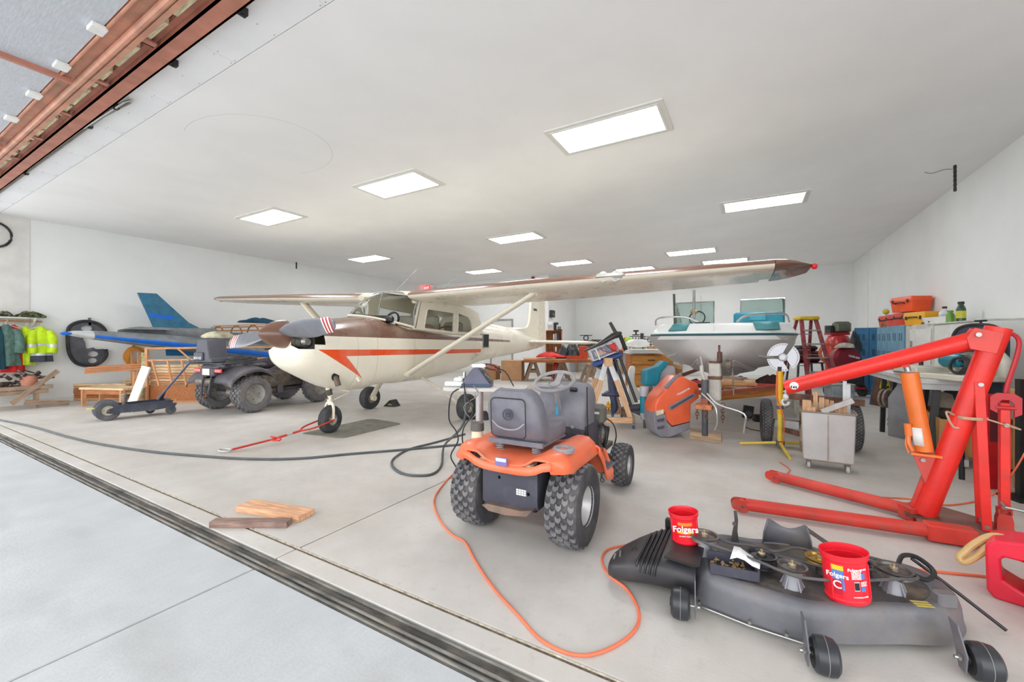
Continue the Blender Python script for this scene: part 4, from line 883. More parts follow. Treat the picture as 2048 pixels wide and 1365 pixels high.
# ---------------- cords and hoses on the floor ----------------
def floorcord(name, label, pix, r, mat, cat, extra0=(), extra1=()):
    pts = list(extra0)+[at(x, y, r) for x, y in pix]+list(extra1)
    o = MB().tube(sm(pts, 5), r, 8).build(name, mat); return tag(o, label, cat)
oc = M('cord_orange', (240, 122, 84), .5, var=.06); hs = M('hose_grey', (84, 88, 90), .6, var=.1)
floorcord('extension_cord', 'orange extension cord curving over the floor beside the mower', [(915, 940), (890, 965), (868, 1000), (880, 1040), (905, 1070), (930, 1085), (955, 1130), (990, 1180), (1040, 1235), (1080, 1278), (1130, 1305), (1180, 1310), (1230, 1292), (1268, 1262), (1278, 1225), (1255, 1180), (1218, 1150), (1204, 1120), (1215, 1100), (1245, 1092), (1290, 1088), (1345, 1083), (1420, 1078), (1500, 1090), (1600, 1105), (1800, 1135), (1960, 1152), (2060, 1162)], .007, oc, 'cord')
floorcord('air_hose', 'long dark air hose stretched across the floor from the left', [(-60, 828), (0, 840), (60, 852), (130, 872), (200, 888), (300, 903), (400, 912), (500, 918), (600, 917), (700, 908), (800, 900), (900, 891), (935, 888)], .013, hs, 'hose')
floorcord('air_hose', 'dark hose loop on the floor behind the mower stand', [(930, 868), (870, 885), (820, 898), (790, 915), (784, 930), (800, 945), (830, 951), (865, 948), (883, 930)], .012, hs, 'hose', (), [at(889, 905, .0)+V((0, 0, .08)), V((-2.27, 3.05, .5)), V((-2.3, 3.1, .86))])
floorcord('extension_cord', 'orange cord running behind the hoist legs', [(1560, 925), (1580, 940), (1567, 955), (1600, 963), (1680, 985), (1750, 994), (1820, 998), (1880, 1010), (1940, 1005), (1985, 990)], .006, oc, 'cord', (), [V((1.75, 4.6, .3)), V((1.95, 4.7, .75)), V((2.05, 4.72, .93))])
# ---------------- left side: mat, tow bar, hand tug ----------------
matm = M('floor_mat', (128, 126, 116), .85, var=.15, sc=8, dirt=((168, 162, 148), .6), bump=.2)
c4 = [at(600, 868), at(683, 878), at(805, 848), at(741, 838)]
pl = []
for i in range(4):
    a, b_, c = c4[i-1], c4[i], c4[(i+1) % 4]
    for k in range(4):
        t_ = k/3; p = (b_+(a-b_).normalized()*.09*(1-t_)**2+(c-b_).normalized()*.09*t_**2); pl.append((p.x, p.y))
o = MB().plate(pl, .008).build('floor_mat', matm); tag(o, 'dark rubber floor mat under the nose wheel', 'mat')
rd = M('towbar_red', (206, 52, 40), .5, var=.1, dirt=((150, 90, 70), .4))
t = thing('tow_bar', 'red tow bar clamped to the airplane nose wheel', 'tow bar', at(440, 902), 0)
lo_ = lambda px, py, z: at(px, py, z)-t.location
n0, n1 = V((-4.84, 3.61, .19))-t.location, V((-5.06, 3.61, .19))-t.location; j0 = lo_(600, 862, .1); j1 = lo_(545, 879, .06); j2 = lo_(465, 899, .035)
MB().cyl(j0, j1, .014, n=10).build('main_tube', rd, t); MB().cyl(j1, j2, .012, n=10).build('front_tube', rd, t)
for n_ in (n0, n1): MB().tube(sm([j0, j0.lerp(n_, .3)+(n_-j0.lerp(n0.lerp(n1, .5), 1))*.6, n_]), .011, 8).build('fork_arm', rd, t)
MB().tube(sm([j1+V((-.04, 0, .03)), j1+V((.08, .05, .01)), j1+V((.12, .0, 0)), j1+V((0, -.03, 0))]), .009, 6).build('brace_loop', rd, t)
MB().cyl(j0.lerp(j1, .3), j0.lerp(j1, .5), .016, n=10).build('tube_label', silver, t)
MB().tube([j2+V((-.1+.09*math.cos(a), -.03+.05*math.sin(a), -.015)) for a in [2*PI*k/14 for k in range(14)]], .009, 6, closed=True).build('pull_ring', silver, t)
# hand tug
tb = M('tug_blueblack', (62, 66, 80), .5, .2, var=.15, sc=5, dirt=((124, 124, 130), .5)); tt = M('tug_tyre', (86, 88, 92), .8, var=.15, sc=12, dirt=((140, 134, 126), .4))
crm = M('cream_rim', (206, 200, 182), .5, var=.1, dirt=((150, 140, 120), .4))
TG = thing('hand_tug', 'low black aircraft tug on grey-treaded wheels with a long handle', 'tug', (-8.72, 2.42, 0), 81)
for sy in (0, .2): wheelset('tug_wheel', TG, .155, .085, .075, (0, sy, .158), tt, 0, rz=90, tread=(30, 3, .006, 'blk'), rimm=crm, spokes=3)
b = MB()
for sy in (-.07, .27): b.plate([(-.03, .13), (.0, .18), (.12, .235), (.78, .25), (.80, .13), (.55, .10), (.15, .11), (.02, .11)], .012, T(0, sy, 0) @ R(90, 'X'))
b.box(.1, -.075, .12, .78, .26, .135); b.box(.74, -.07, .13, .79, .26, .25); b.build('chassis', tb, TG)
b = MB(); b.cyl((0, -.1, .158), (0, .3, .158), .014, n=10); b.build('axle', dsteel, TG)
b = MB(); b.cyl((.2, .09, .13), (.2, .09, .22), .05); b.cyl((.2, .09, .22), (.2, .09, .33), .03); b.cyl((.2, .09, .33), (.2, .09, .36), .045); b.ball((.2, .09, .375), .035); b.build('pintle', M('pintle_grey', (148, 142, 134), .5, .6, var=.2, dirt=((110, 96, 84), .4)), TG)
b = MB(); b.ring([(.02, -.018), (.07, -.02), (.074, 0), (.07, .02), (.02, .018)], 24, T(.76, -.08, .08) @ R(90, 'X')); cs = b.build('caster_wheel', tt, TG)
b = MB(); b.plate([(.72, .20), (.84, .19), (.78, .07), (.75, .07)], .05, T(0, -.06, 0) @ R(90, 'X')); b.build('caster_fork', tb, cs)
b = MB(); b.ring([(.02, -.018), (.06, -.02), (.06, .02), (.02, .018)], 20, T(.55, .25, .07) @ R(90, 'X')); b.build('caster_wheel', tt, TG)
hb0 = V((.62, .1, .25)); TG_inv = None
bpy.context.view_layer.update(); hb1 = TG.matrix_world.inverted() @ atd(382, 722, 6.95)
b = MB(); b.cyl(hb0, hb1, .017, n=12); hd = b.build('handle', M('handle_blue', (96, 104, 128), .45, .4, var=.15), TG)
b = MB(); b.loft([[hb0+V((0, y, -.0)) for y in (-.06, .06)]+[hb0+V((.07, 0, 0))], [hb0.lerp(hb1, .22)+V((0, y, 0)) for y in (-.02, .02)]+[hb0.lerp(hb1, .22)+V((.02, 0, 0))]]); b.build('handle_root', tb, TG)
b = MB(); b.box(-.05, -.035, -.03, .05, .035, .03, T(hb1) @ R(20, 'Y'), b=.008); b.cyl(hb1+V((0, -.07, 0)), hb1+V((0, .07, 0)), .014); b.build('handle_head', alu, hd)
b = MB(); b.tube([(.76, -.07, .25), (.83, -.07, .26), (.83, -.07, .17), (.80, -.09, .16)], .007, 6); b.build('yellow_latch', M('latch_yellow', (222, 180, 70), .5), TG)
b = MB(); b.box(-.23, .03, .19, -.08, .06, .215, b=.004); b.build('yellow_grip', M('grip_yellow', (224, 212, 130), .5), TG); MB().box(-.09, .04, .195, .12, .05, .205).build('grip_strap', tb, TG)

# ---------------- four wheeler ----------------
atyre = M('atv_tyre', (112, 110, 112), .85, var=.15, sc=14, dirt=((150, 140, 128), .5), bump=.15)
arim = M('atv_rim', (158, 156, 152), .5, .3, var=.12, dirt=((180, 170, 152), .5)); apl = M('atv_plastic', (84, 82, 90), .55, var=.12, sc=6, dirt=((146, 136, 126), .5)); amet = M('atv_metal', (140, 132, 122), .55, .5, var=.25, sc=10, dirt=((150, 128, 100), .6))
AT = thing('four_wheeler', 'dusty dark grey four-wheeler parked under the airplane nose, seen from behind', 'quad bike', (-8.06, 3.92, 0), 6); AT.scale = (1.08,)*3
for sx in (-1, 1):
    wheelset('rear_wheel', AT, .285, .25, .16, (sx*.46, 0, .30), atyre, 0, tread=(22, 5, .02, 'knob'), rimm=arim, spokes=4, rnd=.46)
    wheelset('front_wheel', AT, .285, .21, .155, (sx*.46, 1.28, .30), atyre, 0, tread=(22, 5, .02, 'knob'), rimm=arim, spokes=4, rnd=.46)
    b = MB(); rg = []
    for k in range(11):
        a = math.radians(-5+k*15); y, z = -.42*math.cos(a)*1.0+.02, .47+.26*max(0, math.sin(a)) if a < 2 else .30+.43*max(0, math.sin(a))
        rg.append([(sx*x, y, z+dz) for x, dz in ((.16, .03), (.34, .02), (.50, .0), (.56, -.03), (.575, -.07))])
    b.loft(rg, cap=False, wrap=False); b.build('rear_fender', apl, AT, solid=.012)
    b = MB(); rg = []
    for k in range(11):
        a = math.radians(10+k*15); y, z = 1.28-.38*math.cos(a), .42+.33*max(0, math.sin(a))
        rg.append([(sx*x, y, z+dz) for x, dz in ((.16, .03), (.34, .02), (.50, .0), (.56, -.05))])
    b.loft(rg, cap=False, wrap=False); b.build('front_fender', apl, AT, solid=.012)
    b = MB(); b.box(sx*.18, -.415, .66, sx*.34, -.38, .72, b=.01); b.build('tail_light', M('tail_red', (226, 60, 64), .3, coat=.4), AT)
    b = MB(); b.box(sx*.2, .42, .26, sx*.5, .86, .29, b=.01); b.box(sx*.46, .42, .26, sx*.52, .52, .40, b=.01); b.build('footwell', apl, AT)
    b = MB(); b.tube(sm([(sx*.1, -.40, .62), (sx*.1, -.43, .45), (sx*.08, -.44, .3), (sx*.06, -.38, .24)]), .014, 8); b.build('tow_hook_bar', tb, AT)
b = MB(); b.box(-.16, -.42, .60, .16, -.34, .74, b=.02); b.box(-.22, -.4, .70, .22, .45, .78, b=.03); b.build('rear_body', apl, AT)
b = MB(); b.box(-.09, -.432, .62, .09, -.424, .72, b=.003, m=T(0, 0, 0)); b.build('licence_plate', white, AT)
b = MB(); rg = []
for y, z, hw in ((-.15, .80, .13), (.1, .82, .17), (.4, .80, .15), (.62, .82, .12), (.8, .90, .12), (1.0, .93, .13), (1.15, .88, .1)): rg.append([(x, y, zz) for x, zz in [(hw*math.cos(a), z-.06+.1*math.sin(a)) for a in [2*PI*k/16 for k in range(16)]]])
b.loft(rg); b.build('seat', M('atv_seat', (74, 72, 80), .7, var=.1, dirt=((120, 112, 108), .5)), AT)
b = MB(); b.box(-.2, .3, .3, .2, 1.25, .62, b=.05); b.build('engine', amet, AT)
b = MB(); b.cyl((-.3, -.36, .50), (.02, -.33, .50), .065); b.cyl((-.34, -.36, .5), (-.28, -.36, .5), .045); b.build('muffler', amet, AT)
b = MB(); b.tube([(.0, 0, .30), (.42, 0, .30)], .03, 10); b.tube([(0, 0, .30), (-.42, 0, .30)], .03, 10); b.ball((0, 0, .3), .1, sq=(1, 1.3, 1)); b.build('rear_axle', amet, AT)
b = MB(); b.box(.2, -.3, .42, .38, .0, .60, b=.04); b.build('air_box', amet, AT)
b = MB(); b.box(-.28, -.1, .27, .28, 1.2, .32); b.build('skid_plate', apl, AT)
for sy in (-.4, -.25, -.1, .05): MB().tube([(-.36, sy, .80), (.36, sy, .80)], .011, 6).build('rack_bar', tb, AT)
MB().tube([(-.4, -.42, .80), (.4, -.42, .80), (.42, .1, .80), (-.42, .1, .80)], .013, 8, closed=True).build('rack_frame', tb, AT)
for sy in (1.1, 1.3, 1.5): MB().tube([(-.33, sy, .86), (.33, sy, .86)], .011, 6).build('front_rack_bar', tb, AT)
b = MB(); b.tube(sm([(-.36, .8, 1.0), (-.15, .84, 1.02), (0, .9, .98), (.15, .84, 1.02), (.36, .8, 1.0)]), .014, 8); b.build('handlebar', blk, AT)
b = MB(); b.cyl((0, -.44, .3), (-.0, -.50, .3), .02); b.tube([(.05, -.45, .33), (.1, -.47, .30), (.06, -.5, .28)], .02, 6); b.build('hitch_ball', rust, AT)
b = MB(); b.ring([(.15, -.02), (.19, -.02), (.19, .03), (.15, .03)], 28, T(.24, -.02, .83) @ R(8, 'X') @ Sc(1, 1.2, 1)); b.build('rack_strap', blkr, AT)
t = thing('pump_box', 'black moulded box with white lettering on the quad rear rack', 'box', AT.matrix_world @ V((0, 0, 0)), 6); t.location = (-8.27, 3.66, .882)
b = MB(); rg = [[(x, y, z) for x, y in rrect(-hx+ox, -.16, hx+ox, .16, .03)] for z, hx, ox in ((0, .26, 0), (.06, .25, 0), (.07, .21, 0), (.36, .155, 0), (.39, .14, 0))]
b.loft(rg); b.build('case', M('case_grey', (84, 84, 94), .5, var=.08), t)
b = MB(); b.box(-.19, -.19, .03, .06, -.155, .17, b=.012); fp = b.build('front_panel', M('case_grey', (84, 84, 94), .5), t); text('lettering', 'BOX OZ', .055, white, t, T(-.07, -.1915, .07) @ R(90, 'X') , bold=.03)
t = tag(MB().tube([V((-7.86+.17*math.cos(a)*r_, 3.9+.14*math.sin(a)*r_, .89+.012*k)) for k, r_ in enumerate((1, .9, .95, .8)) for a in [2*PI*q/14 for q in range(14)]], .014, 6).build('cable_coil', blkr), 'coiled black cable lying on the quad rack', 'cable'); t.location.z = .02
# ---------------- coat rack, clothes, crate ----------------
pale = M('shelf_white', (226, 226, 218), .6, var=.04); rodw = wood('rod_wood', (176, 130, 96), 0)
t = thing('coat_shelf', 'white wall shelf with a wooden coat rail at the left edge', 'shelf', (-12.3, 1.9, 1.66))
MB().box(.0, -.6, 0.02, .30, .42, .045, b=.003).build('shelf_board', pale, t); MB().cyl((.2, -.6, -.03), (.2, .5, -.03), .018).build('hanging_rail', rodw, t)
for y in (-.5, .40): MB().plate([(0, .02), (.28, .02), (.28, -.02), (.22, -.06), (.0, -.2)], .02, T(0, y, 0) @ R(90, 'X')).build('shelf_bracket', pale, t)
def cloth(name, label, cat, loc, H_, w_, d_, mat, n=44, seed=1, rz=0, band=(), sleeve=None, flare=1.25):
    rn = random.Random(seed); t = thing(name, label, cat, loc, rz); ph = [rn.uniform(0, 6) for _ in range(4)]
    def pt(a, s_):
        sh = min(1, (s_/.16))**.5; k = (.22+.78*sh)*(1+(flare-1)*s_)
        f = 1+.10*s_*math.sin(7*a+ph[0]+2*s_)+.06*s_*math.sin(11*a+ph[1])
        return V((d_*k*f*math.sin(a)*.9, w_*k*f*math.cos(a), -H_*s_-(.08*abs(math.cos(a)) if s_ < .2 else .08)*min(1, s_/.1)))
    b = MB(); b.loft([[pt(2*PI*k/n, s_) for k in range(n)] for s_ in [0, .03, .07, .12, .18, .3, .45, .6, .75, .9, 1]]); g = b.build('body', mat, t, smooth=1.2)
    for z0, z1, m_, nm in band:
        b = MB(); b.loft([[pt(2*PI*k/n, s_)*1.0+V((math.sin(2*PI*k/n), math.cos(2*PI*k/n), 0))*.006 for k in range(n)] for s_ in (z0, (z0+z1)/2, z1)], cap=False); b.build(nm, m_, g)
    for sy in (-1, 1):
        if sleeve:
            b = MB(); q = [V((.02, sy*w_*.75, -.10)), V((.06, sy*w_*1.05, -H_*.35)), V((.10, sy*w_*1.1, -H_*.62*sleeve)), V((.11, sy*w_*1.0, -H_*.85*sleeve))]
            b.tube(sm(q, 4), [.06, .062, .066, .066, .068, .068, .066, .064, .066, .068, .07, .066, .062], 12); s2 = b.build('sleeve', mat, t, smooth=1.2)
            for z0, z1, m_, nm in band[:1]:
                p = q[2]; MB().tube([p+V((0, 0, .03)), p-V((0, 0, .03))], .072, 12).build(nm, m_, s2)
    b = MB(); b.tube(sm([(0, -.16, -.07), (0, 0, .0), (0, .16, -.07)]), .006, 6); b.tube(sm([(0, 0, 0), (0, 0, .05), (0, .02, .07), (0, .02, .09), (0, 0, .105), (0, -.015, .09)]), .004, 6); b.build('hanger', pale, t); return t
hv = M('hivis', (206, 240, 30), .7, var=.08, sc=12, emit=0, bump=.3, bsc=18); rf = M('reflective', (212, 216, 222), .4, .3); ch_ = M('charcoal_cloth', (70, 74, 84), .9, var=.2, sc=14, bump=.4, bsc=20)
X0 = -12.1
cloth('jacket', 'red jacket hanging between the green coat and the yellow jackets', 'jacket', (X0, 2.03, 1.56), .82, .11, .10, M('red_cloth', (214, 40, 40), .85, var=.12, bump=.3, bsc=16), seed=3)
cloth('jacket', 'yellow high-visibility trousers hanging left of the banded jacket', 'clothing', (X0-.02, 2.19, 1.53), .66, .10, .09, hv, seed=5, flare=1.1)
cloth('jacket', 'yellow high-visibility jacket with silver bands and dark hem, rightmost on the rail', 'jacket', (X0+.0, 2.38, 1.54), .62, .13, .10, hv, seed=8, band=((.72, .80, rf, 'reflective_band'), (.42, .49, rf, 'reflective_band'), (.80, 1.0, ch_, 'dark_hem')), sleeve=1)
cloth('coat', 'grey-green coat with a corduroy collar hanging at the far left', 'coat', (X0+.06, 1.93, 1.56), .70, .14, .12, M('green_cloth', (92, 122, 112), .9, var=.18, sc=20, bump=.35, bsc=26), seed=11, sleeve=.9)
cloth('coat', 'dark teal coat cut by the left picture edge', 'coat', (X0+.1, 1.79, 1.56), .75, .12, .12, M('teal_cloth', (34, 76, 90), .9, var=.2, bump=.3), seed=13)
def heap(name, label, cat, loc, sx, sy, sz, mat, seed=1, rz=0):
    rn = random.Random(seed); ph = [rn.uniform(0, 6) for _ in range(6)]; b = MB(); rg = []
    for i in range(9):
        th = PI/2*i/8; row = []
        for k in range(28):
            a = 2*PI*k/28; f = 1+.13*math.sin(3*a+ph[0]+i*.4)+.09*math.sin(5*a+ph[1]-i*.7)+.05*math.sin(9*a+ph[2]+i)
            row.append((sx*f*math.cos(th)*math.cos(a) if i < 8 else .001*math.cos(a), sy*f*math.cos(th)*math.sin(a) if i < 8 else .001*math.sin(a), sz*math.sin(th)*(1+.18*math.sin(2*a+ph[3]+i*.5)*(i < 8))))
        rg.append(row)
    b.loft(rg); o = b.build(name, mat, smooth=1.1); o.location = loc; o.rotation_euler.z = math.radians(rz); return tag(o, label, cat)
def p_camo(nt, col):
    a = ramp(nt, noise(nt, 12, 2), .48, .52); col = mixc(nt, a, col, (58, 66, 40)); b_ = ramp(nt, noise(nt, 17, 2, stretch=(1, 1.3, 1)), .56, .6); return mixc(nt, b_, col, (36, 34, 28))
camo = M('camo_cloth', (112, 118, 76), .9, paint=p_camo, bump=.3)
heap('hat', 'camouflage hat on the white shelf', 'hat', (-12.12, 1.93, 1.705), .10, .12, .10, M('camo_brown', (128, 116, 98), .9, paint=p_camo), 2)
heap('folded_jacket', 'green camouflage jacket bunched at the end of the shelf', 'jacket', (-12.1, 2.24, 1.705), .12, .2, .11, camo, 4)
ow = wood('old_wood', (158, 134, 112), .2, dirt=((110, 96, 84), .5)); fw = wood('fir_wood', (206, 150, 104), .3); pw = wood('pale_wood', (226, 196, 156), .25); dw = wood('dark_fir', (176, 112, 66), .25)
t = thing('wooden_crate', 'broken grey wooden crate on legs below the coats', 'crate', (-11.75, 2.0, 0))
for x, y in ((.2, -.35), (.2, .22), (-.3, .3)): bar('crate_leg', (x, y, 0), (x, y, .36), .08, .05, ow, t)
for z, y0, y1 in ((.38, -.5, .42), (.30, -.5, .36)): bar('crate_board', (.22, y0, z), (.24, y1, z+.01), .035, .07, ow, t)
bar('crate_board', (-.35, -.45, .38), (-.33, .35, .38), .035, .07, ow, t)
for y in (-.4, -.2, 0, .2): bar('crate_slat', (-.35, y, .34), (.22, y, .34), .15, .015, ow, t)
bar('loose_slat', (.28, -.1, .12), (.26, .48, .68), .08, .018, ow, t, up=(1, 0, 0)); bar('loose_slat', (.3, .05, .13), (.3, .62, .05), .09, .018, ow, t, up=(1, 0, 0))
jk = M('junk_metal', (86, 74, 70), .5, .5, var=.5, sc=26, dirt=((150, 140, 134), .5), dsc=14, bump=.5)
rn = random.Random(4)
b = MB()
for k in range(60):
    p = V((rn.uniform(-.28, .2), rn.uniform(-.5, .3), .38+rn.random()*.26)); q = p+V((rn.uniform(-.12, .12), rn.uniform(-.16, .16), rn.uniform(-.05, .08))); b.cyl(p, q, rn.uniform(.008, .03), n=7)
o = b.build('scrap_metal', jk); o.location = (-11.75, 2.0, .0); tag(o, 'tangle of brown scrap metal heaped in the wooden crate', 'scrap metal', kind='stuff')
t = MB().lathe([(.05, 0), (.10, .04), (.115, .12), (.10, .2), (.075, .24), (.06, .235), (.001, .2)], 24).build('clay_jar', M('terracotta', (184, 122, 98), .7, var=.12)); t.location = (-11.62, 2.14, .37); tag(t, 'terracotta jar at the corner of the wooden crate', 'jar')
# ---------------- wall mounted baffle, hose coils ----------------
bf = M('baffle_grey', (92, 94, 100), .55, .3, var=.15, dirt=((130, 128, 124), .3))
t = thing('engine_baffle', 'dark grey metal cowl baffle hung on the left wall', 'baffle', (-12.24, 3.06, 1.19))
m = Matrix(((0, 0, 1, 0), (1, 0, 0, 0), (0, 1, 0, 0), (0, 0, 0, 1)))
out = [(-.27, .28), (-.22, .40), (-.1, .47), (.05, .48), (.2, .42), (.29, .30), (.30, .19), (-.0, .19), (-.05, .1), (-.02, .02), (.0, -.1), (.1, -.08), (.15, -.12), (.30, -.12), (.31, -.25), (.25, -.37), (.12, -.46), (-.05, -.46), (-.18, -.38), (-.26, -.2), (-.28, .0)]
b = MB(); b.plate([(p.x, p.y) for p in sm([(x, y, 0) for x, y in out]+[(out[0][0], out[0][1], 0)], 3)][:-1], .01, m, holes=[circ(0, .33, .085, 16, .06), circ(.1, -.22, .08, 16, .06), circ(.09, -.36, .07, 16, .055)]); b.build('baffle_plate', bf, t)
rimp = [(.30, .19), (.29, .30), (.2, .42), (.05, .48), (-.1, .47), (-.22, .40), (-.28, .28), (-.28, .0), (-.26, -.2), (-.18, -.38), (-.05, -.46), (.12, -.46), (.25, -.37), (.31, -.25), (.30, -.12)]
b = MB(); b.tube([m @ V((p.x, p.y, .02)) for p in sm([(x, y, 0) for x, y in rimp], 4)], .03, 8); b.build('baffle_rim', blkr, t); b = MB(); b.box(-.02, -.02, .40, .01, .02, .56, T(0, .05, 0)); b.build('wall_hook', dsteel, t)
def coil(name, label, c, r, mat, n=5, m=None, rr_=.012, cat='hose', drop=.1):
    rn = random.Random(len(label)); pts = []
    for k in range(n):
        q = r*(1-.07*k); pts += [(m or Matrix.Identity(4)) @ V((q*math.cos(a), q*math.sin(a)*1.1, .012*k+.01*math.sin(3*a+k))) for a in [2*PI*j/22 for j in range(22)]]
    o = MB().tube(pts, rr_, 7).build(name, mat); o.location = c; return tag(o, label, cat)
mw_ = Matrix(((0, 0, 1, 0), (1, 0, 0, 0), (0, 1, 0, 0), (0, 0, 0, 1)))
coil('hose_coil', 'coiled orange hose hanging on a wall hook', (-12.24, 3.86, .90), .20, M('hose_amber', (214, 142, 48), .5, var=.1), 6, mw_)
tag(MB().tube([(-12.3, 3.84, 1.14), (-12.2, 3.84, 1.14), (-12.2, 3.84, 1.2)], .012, 6).build('wall_hook', dsteel), 'small dark hook holding the orange hose coil', 'hook')
o = coil('cable_coil', 'black cable loop high on the left wall by the ceiling', (-12.24, 1.82, 3.25), .22, blkr, 2, mw_, .014, 'cable')
# ---------------- lumber ----------------
rn = random.Random(9)
ORD = 'first second third fourth fifth sixth seventh eighth ninth tenth eleventh twelfth thirteenth fourteenth'.split()
P0, P1 = at(298, 806), at(478, 803); dx = (P1-P0).normalized(); nb = V((-dx.y, dx.x, 0))
def tagb(o, l, g): return tag(o, l, 'board', g)
t = thing('plywood_sheet', 'brown plywood sheet standing on edge in front of the lumber stack', 'board', P0+nb*.0); 
MB().box(0, 0, .04, (P1-P0).length, .02, .36, m=basis(dx)).build('sheet', dw, t); MB().box(-.1, -.03, 0, (P1-P0).length, .03, .04, m=basis(dx)).build('bottom_rail', fw, t)
for k in range(13):
    z = .03+.057*k; a = P0+nb*(.12+rn.uniform(-.01, .01))+V((0, 0, z+.025)); e = P1+nb*(.12+rn.uniform(-.02, .02))+V((0, 0, z+.025))
    a -= dx*rn.uniform(0, .06); o = bar('lumber_board', a, e+dx*.2, .14, .05, rn.choice((pw, fw, pw)), None); tagb(o, ORD[k]+' board from the floor in the tall stack behind the plywood sheet', 'boards of the tall lumber stack')
t = thing('slatted_screen', 'upright frame of thin orange sticks in front of the tall lumber stack', 'screen', P0-nb*.06)
def W(s_, z, o_=0): return dx*s_+V((0, 0, z))+nb*o_
Lf = (P1-P0).length
bar('post', W(0, 0), W(0, 1.11), .05, .05, fw, t, up=nb); bar('top_rail', W(-.02, 1.10), W(Lf+.75, 1.13), .035, .04, fw, t); bar('middle_rail', W(.02, .86), W(Lf+.7, .90), .03, .03, fw, t)
for s_, l_ in ((.12, .14), (.40, .1), (.66, .1), (.95, .1), (1.2, .1)): bar('rib', W(s_, .86, -.03), W(s_+l_, .36, -.05), .03, .035, fw, t, up=nb)
for s_ in (.58, 1.25): bar('diagonal', W(s_, 1.09), W(s_+.22, .88), .03, .03, fw, t)
bar('end_post', W(Lf+.72, .88), W(Lf+.72, 1.15), .04, .05, pw, t, up=nb)
o = bar('lichen_post', W(-.07, 0)+t.location, W(-.05, 1.02)+t.location, .06, .05, M('lichen_wood', (168, 164, 124), .9, var=.35, sc=30, bump=.5), None, up=nb); tag(o, 'mottled greenish post beside the wooden frame', 'post')
wb_ = at(258, 826); o = bar('white_board', wb_+V((.0, 0, .02)), atd(293, 733, 7.3), .15, .03, M('white_paint_board', (240, 238, 222), .6, var=.03), None, up=(-.5, .87, 0)); tag(o, 'white painted board leaning against the post behind the tug', 'board')
A0, A1 = atd(172, 738, 8.0), atd(300, 730, 8.3)
for k in range(3): tagb(bar('plank', A0+V((.02*k, 0, -.07+.045*k)), A1+V((0, 0, -.06+.045*k)), .09, .038, dw), ('lowest', 'middle', 'top')[k]+' of the orange-brown planks jutting left over the lumber pile', 'planks jutting over the lumber pile')
tag(bar('plank_support', (A0.lerp(A1, .75)).xy.to_3d(), A0.lerp(A1, .75)+V((0, 0, -.1)), .05, .05, fw), 'thin upright prop under the jutting planks', 'post')
rn = random.Random(2)
for k in range(13):
    s0 = at(84+rn.uniform(-6, 14), 801); s1 = at(236+rn.uniform(-8, 20), 799); z = .025+.05*(k//2); o_ = V((-.02, .14, 0))*(k % 2)
    tagb(bar('low_board', s0+o_+V((0, 0, z)), s1+o_+V((0, 0, z)), .12, .045, rn.choice((fw, dw, pw))), ('front', 'rear')[k % 2]+' board of the '+ORD[k//2]+' layer in the low pile by the left wall', 'boards of the low pile by the wall')
t = thing('low_table', 'rough low table of pale boards behind the tug', 'table', at(163, 812)); tx = (at(270, 815)-at(163, 812)).normalized(); ty = V((-tx.y, tx.x, 0))
for k in range(4): bar('table_board', ty*(.1*k)+V((0, 0, .34)), tx*1.0+ty*(.1*k)+V((0, 0, .34)), .09, .04, pw, t)
for p in (tx*.05, tx*.92, tx*.05+ty*.3, tx*.92+ty*.3): bar('table_leg', p, p+V((0, 0, .32)), .08, .06, fw, t)
bar('apron', V((0, 0, .28)), tx*1.0+V((0, 0, .28)), .03, .1, dw, t)
for k in range(8):
    a = at(222+rn.uniform(-4, 6), 797); e = at(300, 796); z = .36+.045*k
    tagb(bar('pallet_board', a+ty*.35+V((0, 0, z-.3)), e+ty*.35+V((0, 0, z-.3)), .3, .035, pw), 'pale board, '+ORD[k]+' up in the short stack left of the lichen post', 'boards of the middle stack')
# ---------------- partly built blue airframe along the wall ----------------
bl = M('airframe_blue', (48, 112, 144), .6, var=.14, sc=8, dirt=((96, 132, 150), .45)); bb2 = M('bright_blue', (20, 110, 214), .4, var=.06, sc=6); ag = M('airframe_grey', (132, 138, 142), .6, var=.16, sc=5, dirt=((166, 158, 148), .5)); wt = M('airframe_white', (206, 212, 212), .5, var=.06); 
t = thing('stored_wing', 'long blue-edged grey wing stored on trestles along the left wall', 'wing', (-11.0, 5, 0))
secs = [(130, 667, .03, .25), (150, 668, .10, .5), (190, 672, .17, .7), (260, 679, .24, .8), (350, 688, .32, .9), (450, 699, .38, 1.0), (560, 711, .42, 1.1), (640, 717, .44, 1.15)]
def wr(q):
    px, py, h, ch_l = q; p = atx(px, py, -10.85)-t.location; out = []
    for c, z in ((0, 0), (.015, .14), (.08, .42), (.25, .62), (.5, .55), (1, .05), (1, -.02), (.6, -.25), (.3, -.38), (.1, -.34), (.03, -.2)): out.append(p+V((-c*ch_l, 0, z*h)))
    return out
b = MB(); b.loft([wr(q) for q in secs]); n_ = 11; mi = []
for i in range(len(secs)-1):
    for j in range(n_): mi.append(1 if i < 2 and j in (0, 1, 2, 3, 8, 9, 10) else (2 if j in (0, 10) else 0))
b.mi = mi+[0, 0]; b.build('wing_skin', [ag, wt, bb2], t, smooth=.9)
p = atx(132, 667, -10.85)-t.location; MB().ball(p, .04, sq=(1, 2, .8)).build('tip_light', bb2, t)
for y0 in (3.6, 6.6):
    for s_ in (-.35, 0): bar('trestle_leg', V((-11.3+s_+.1, y0, 0))-t.location, V((-11.2+s_, y0, 1.0))-t.location, .05, .05, fw, t)
t = thing('kit_airframe', 'unfinished blue and grey airframe with a tall fin against the left wall', 'airframe', (-11.65, 4.3, 0))
def F(px, py, X=-11.6): return atx(px, py, X)-t.location
b = MB(); rg = []
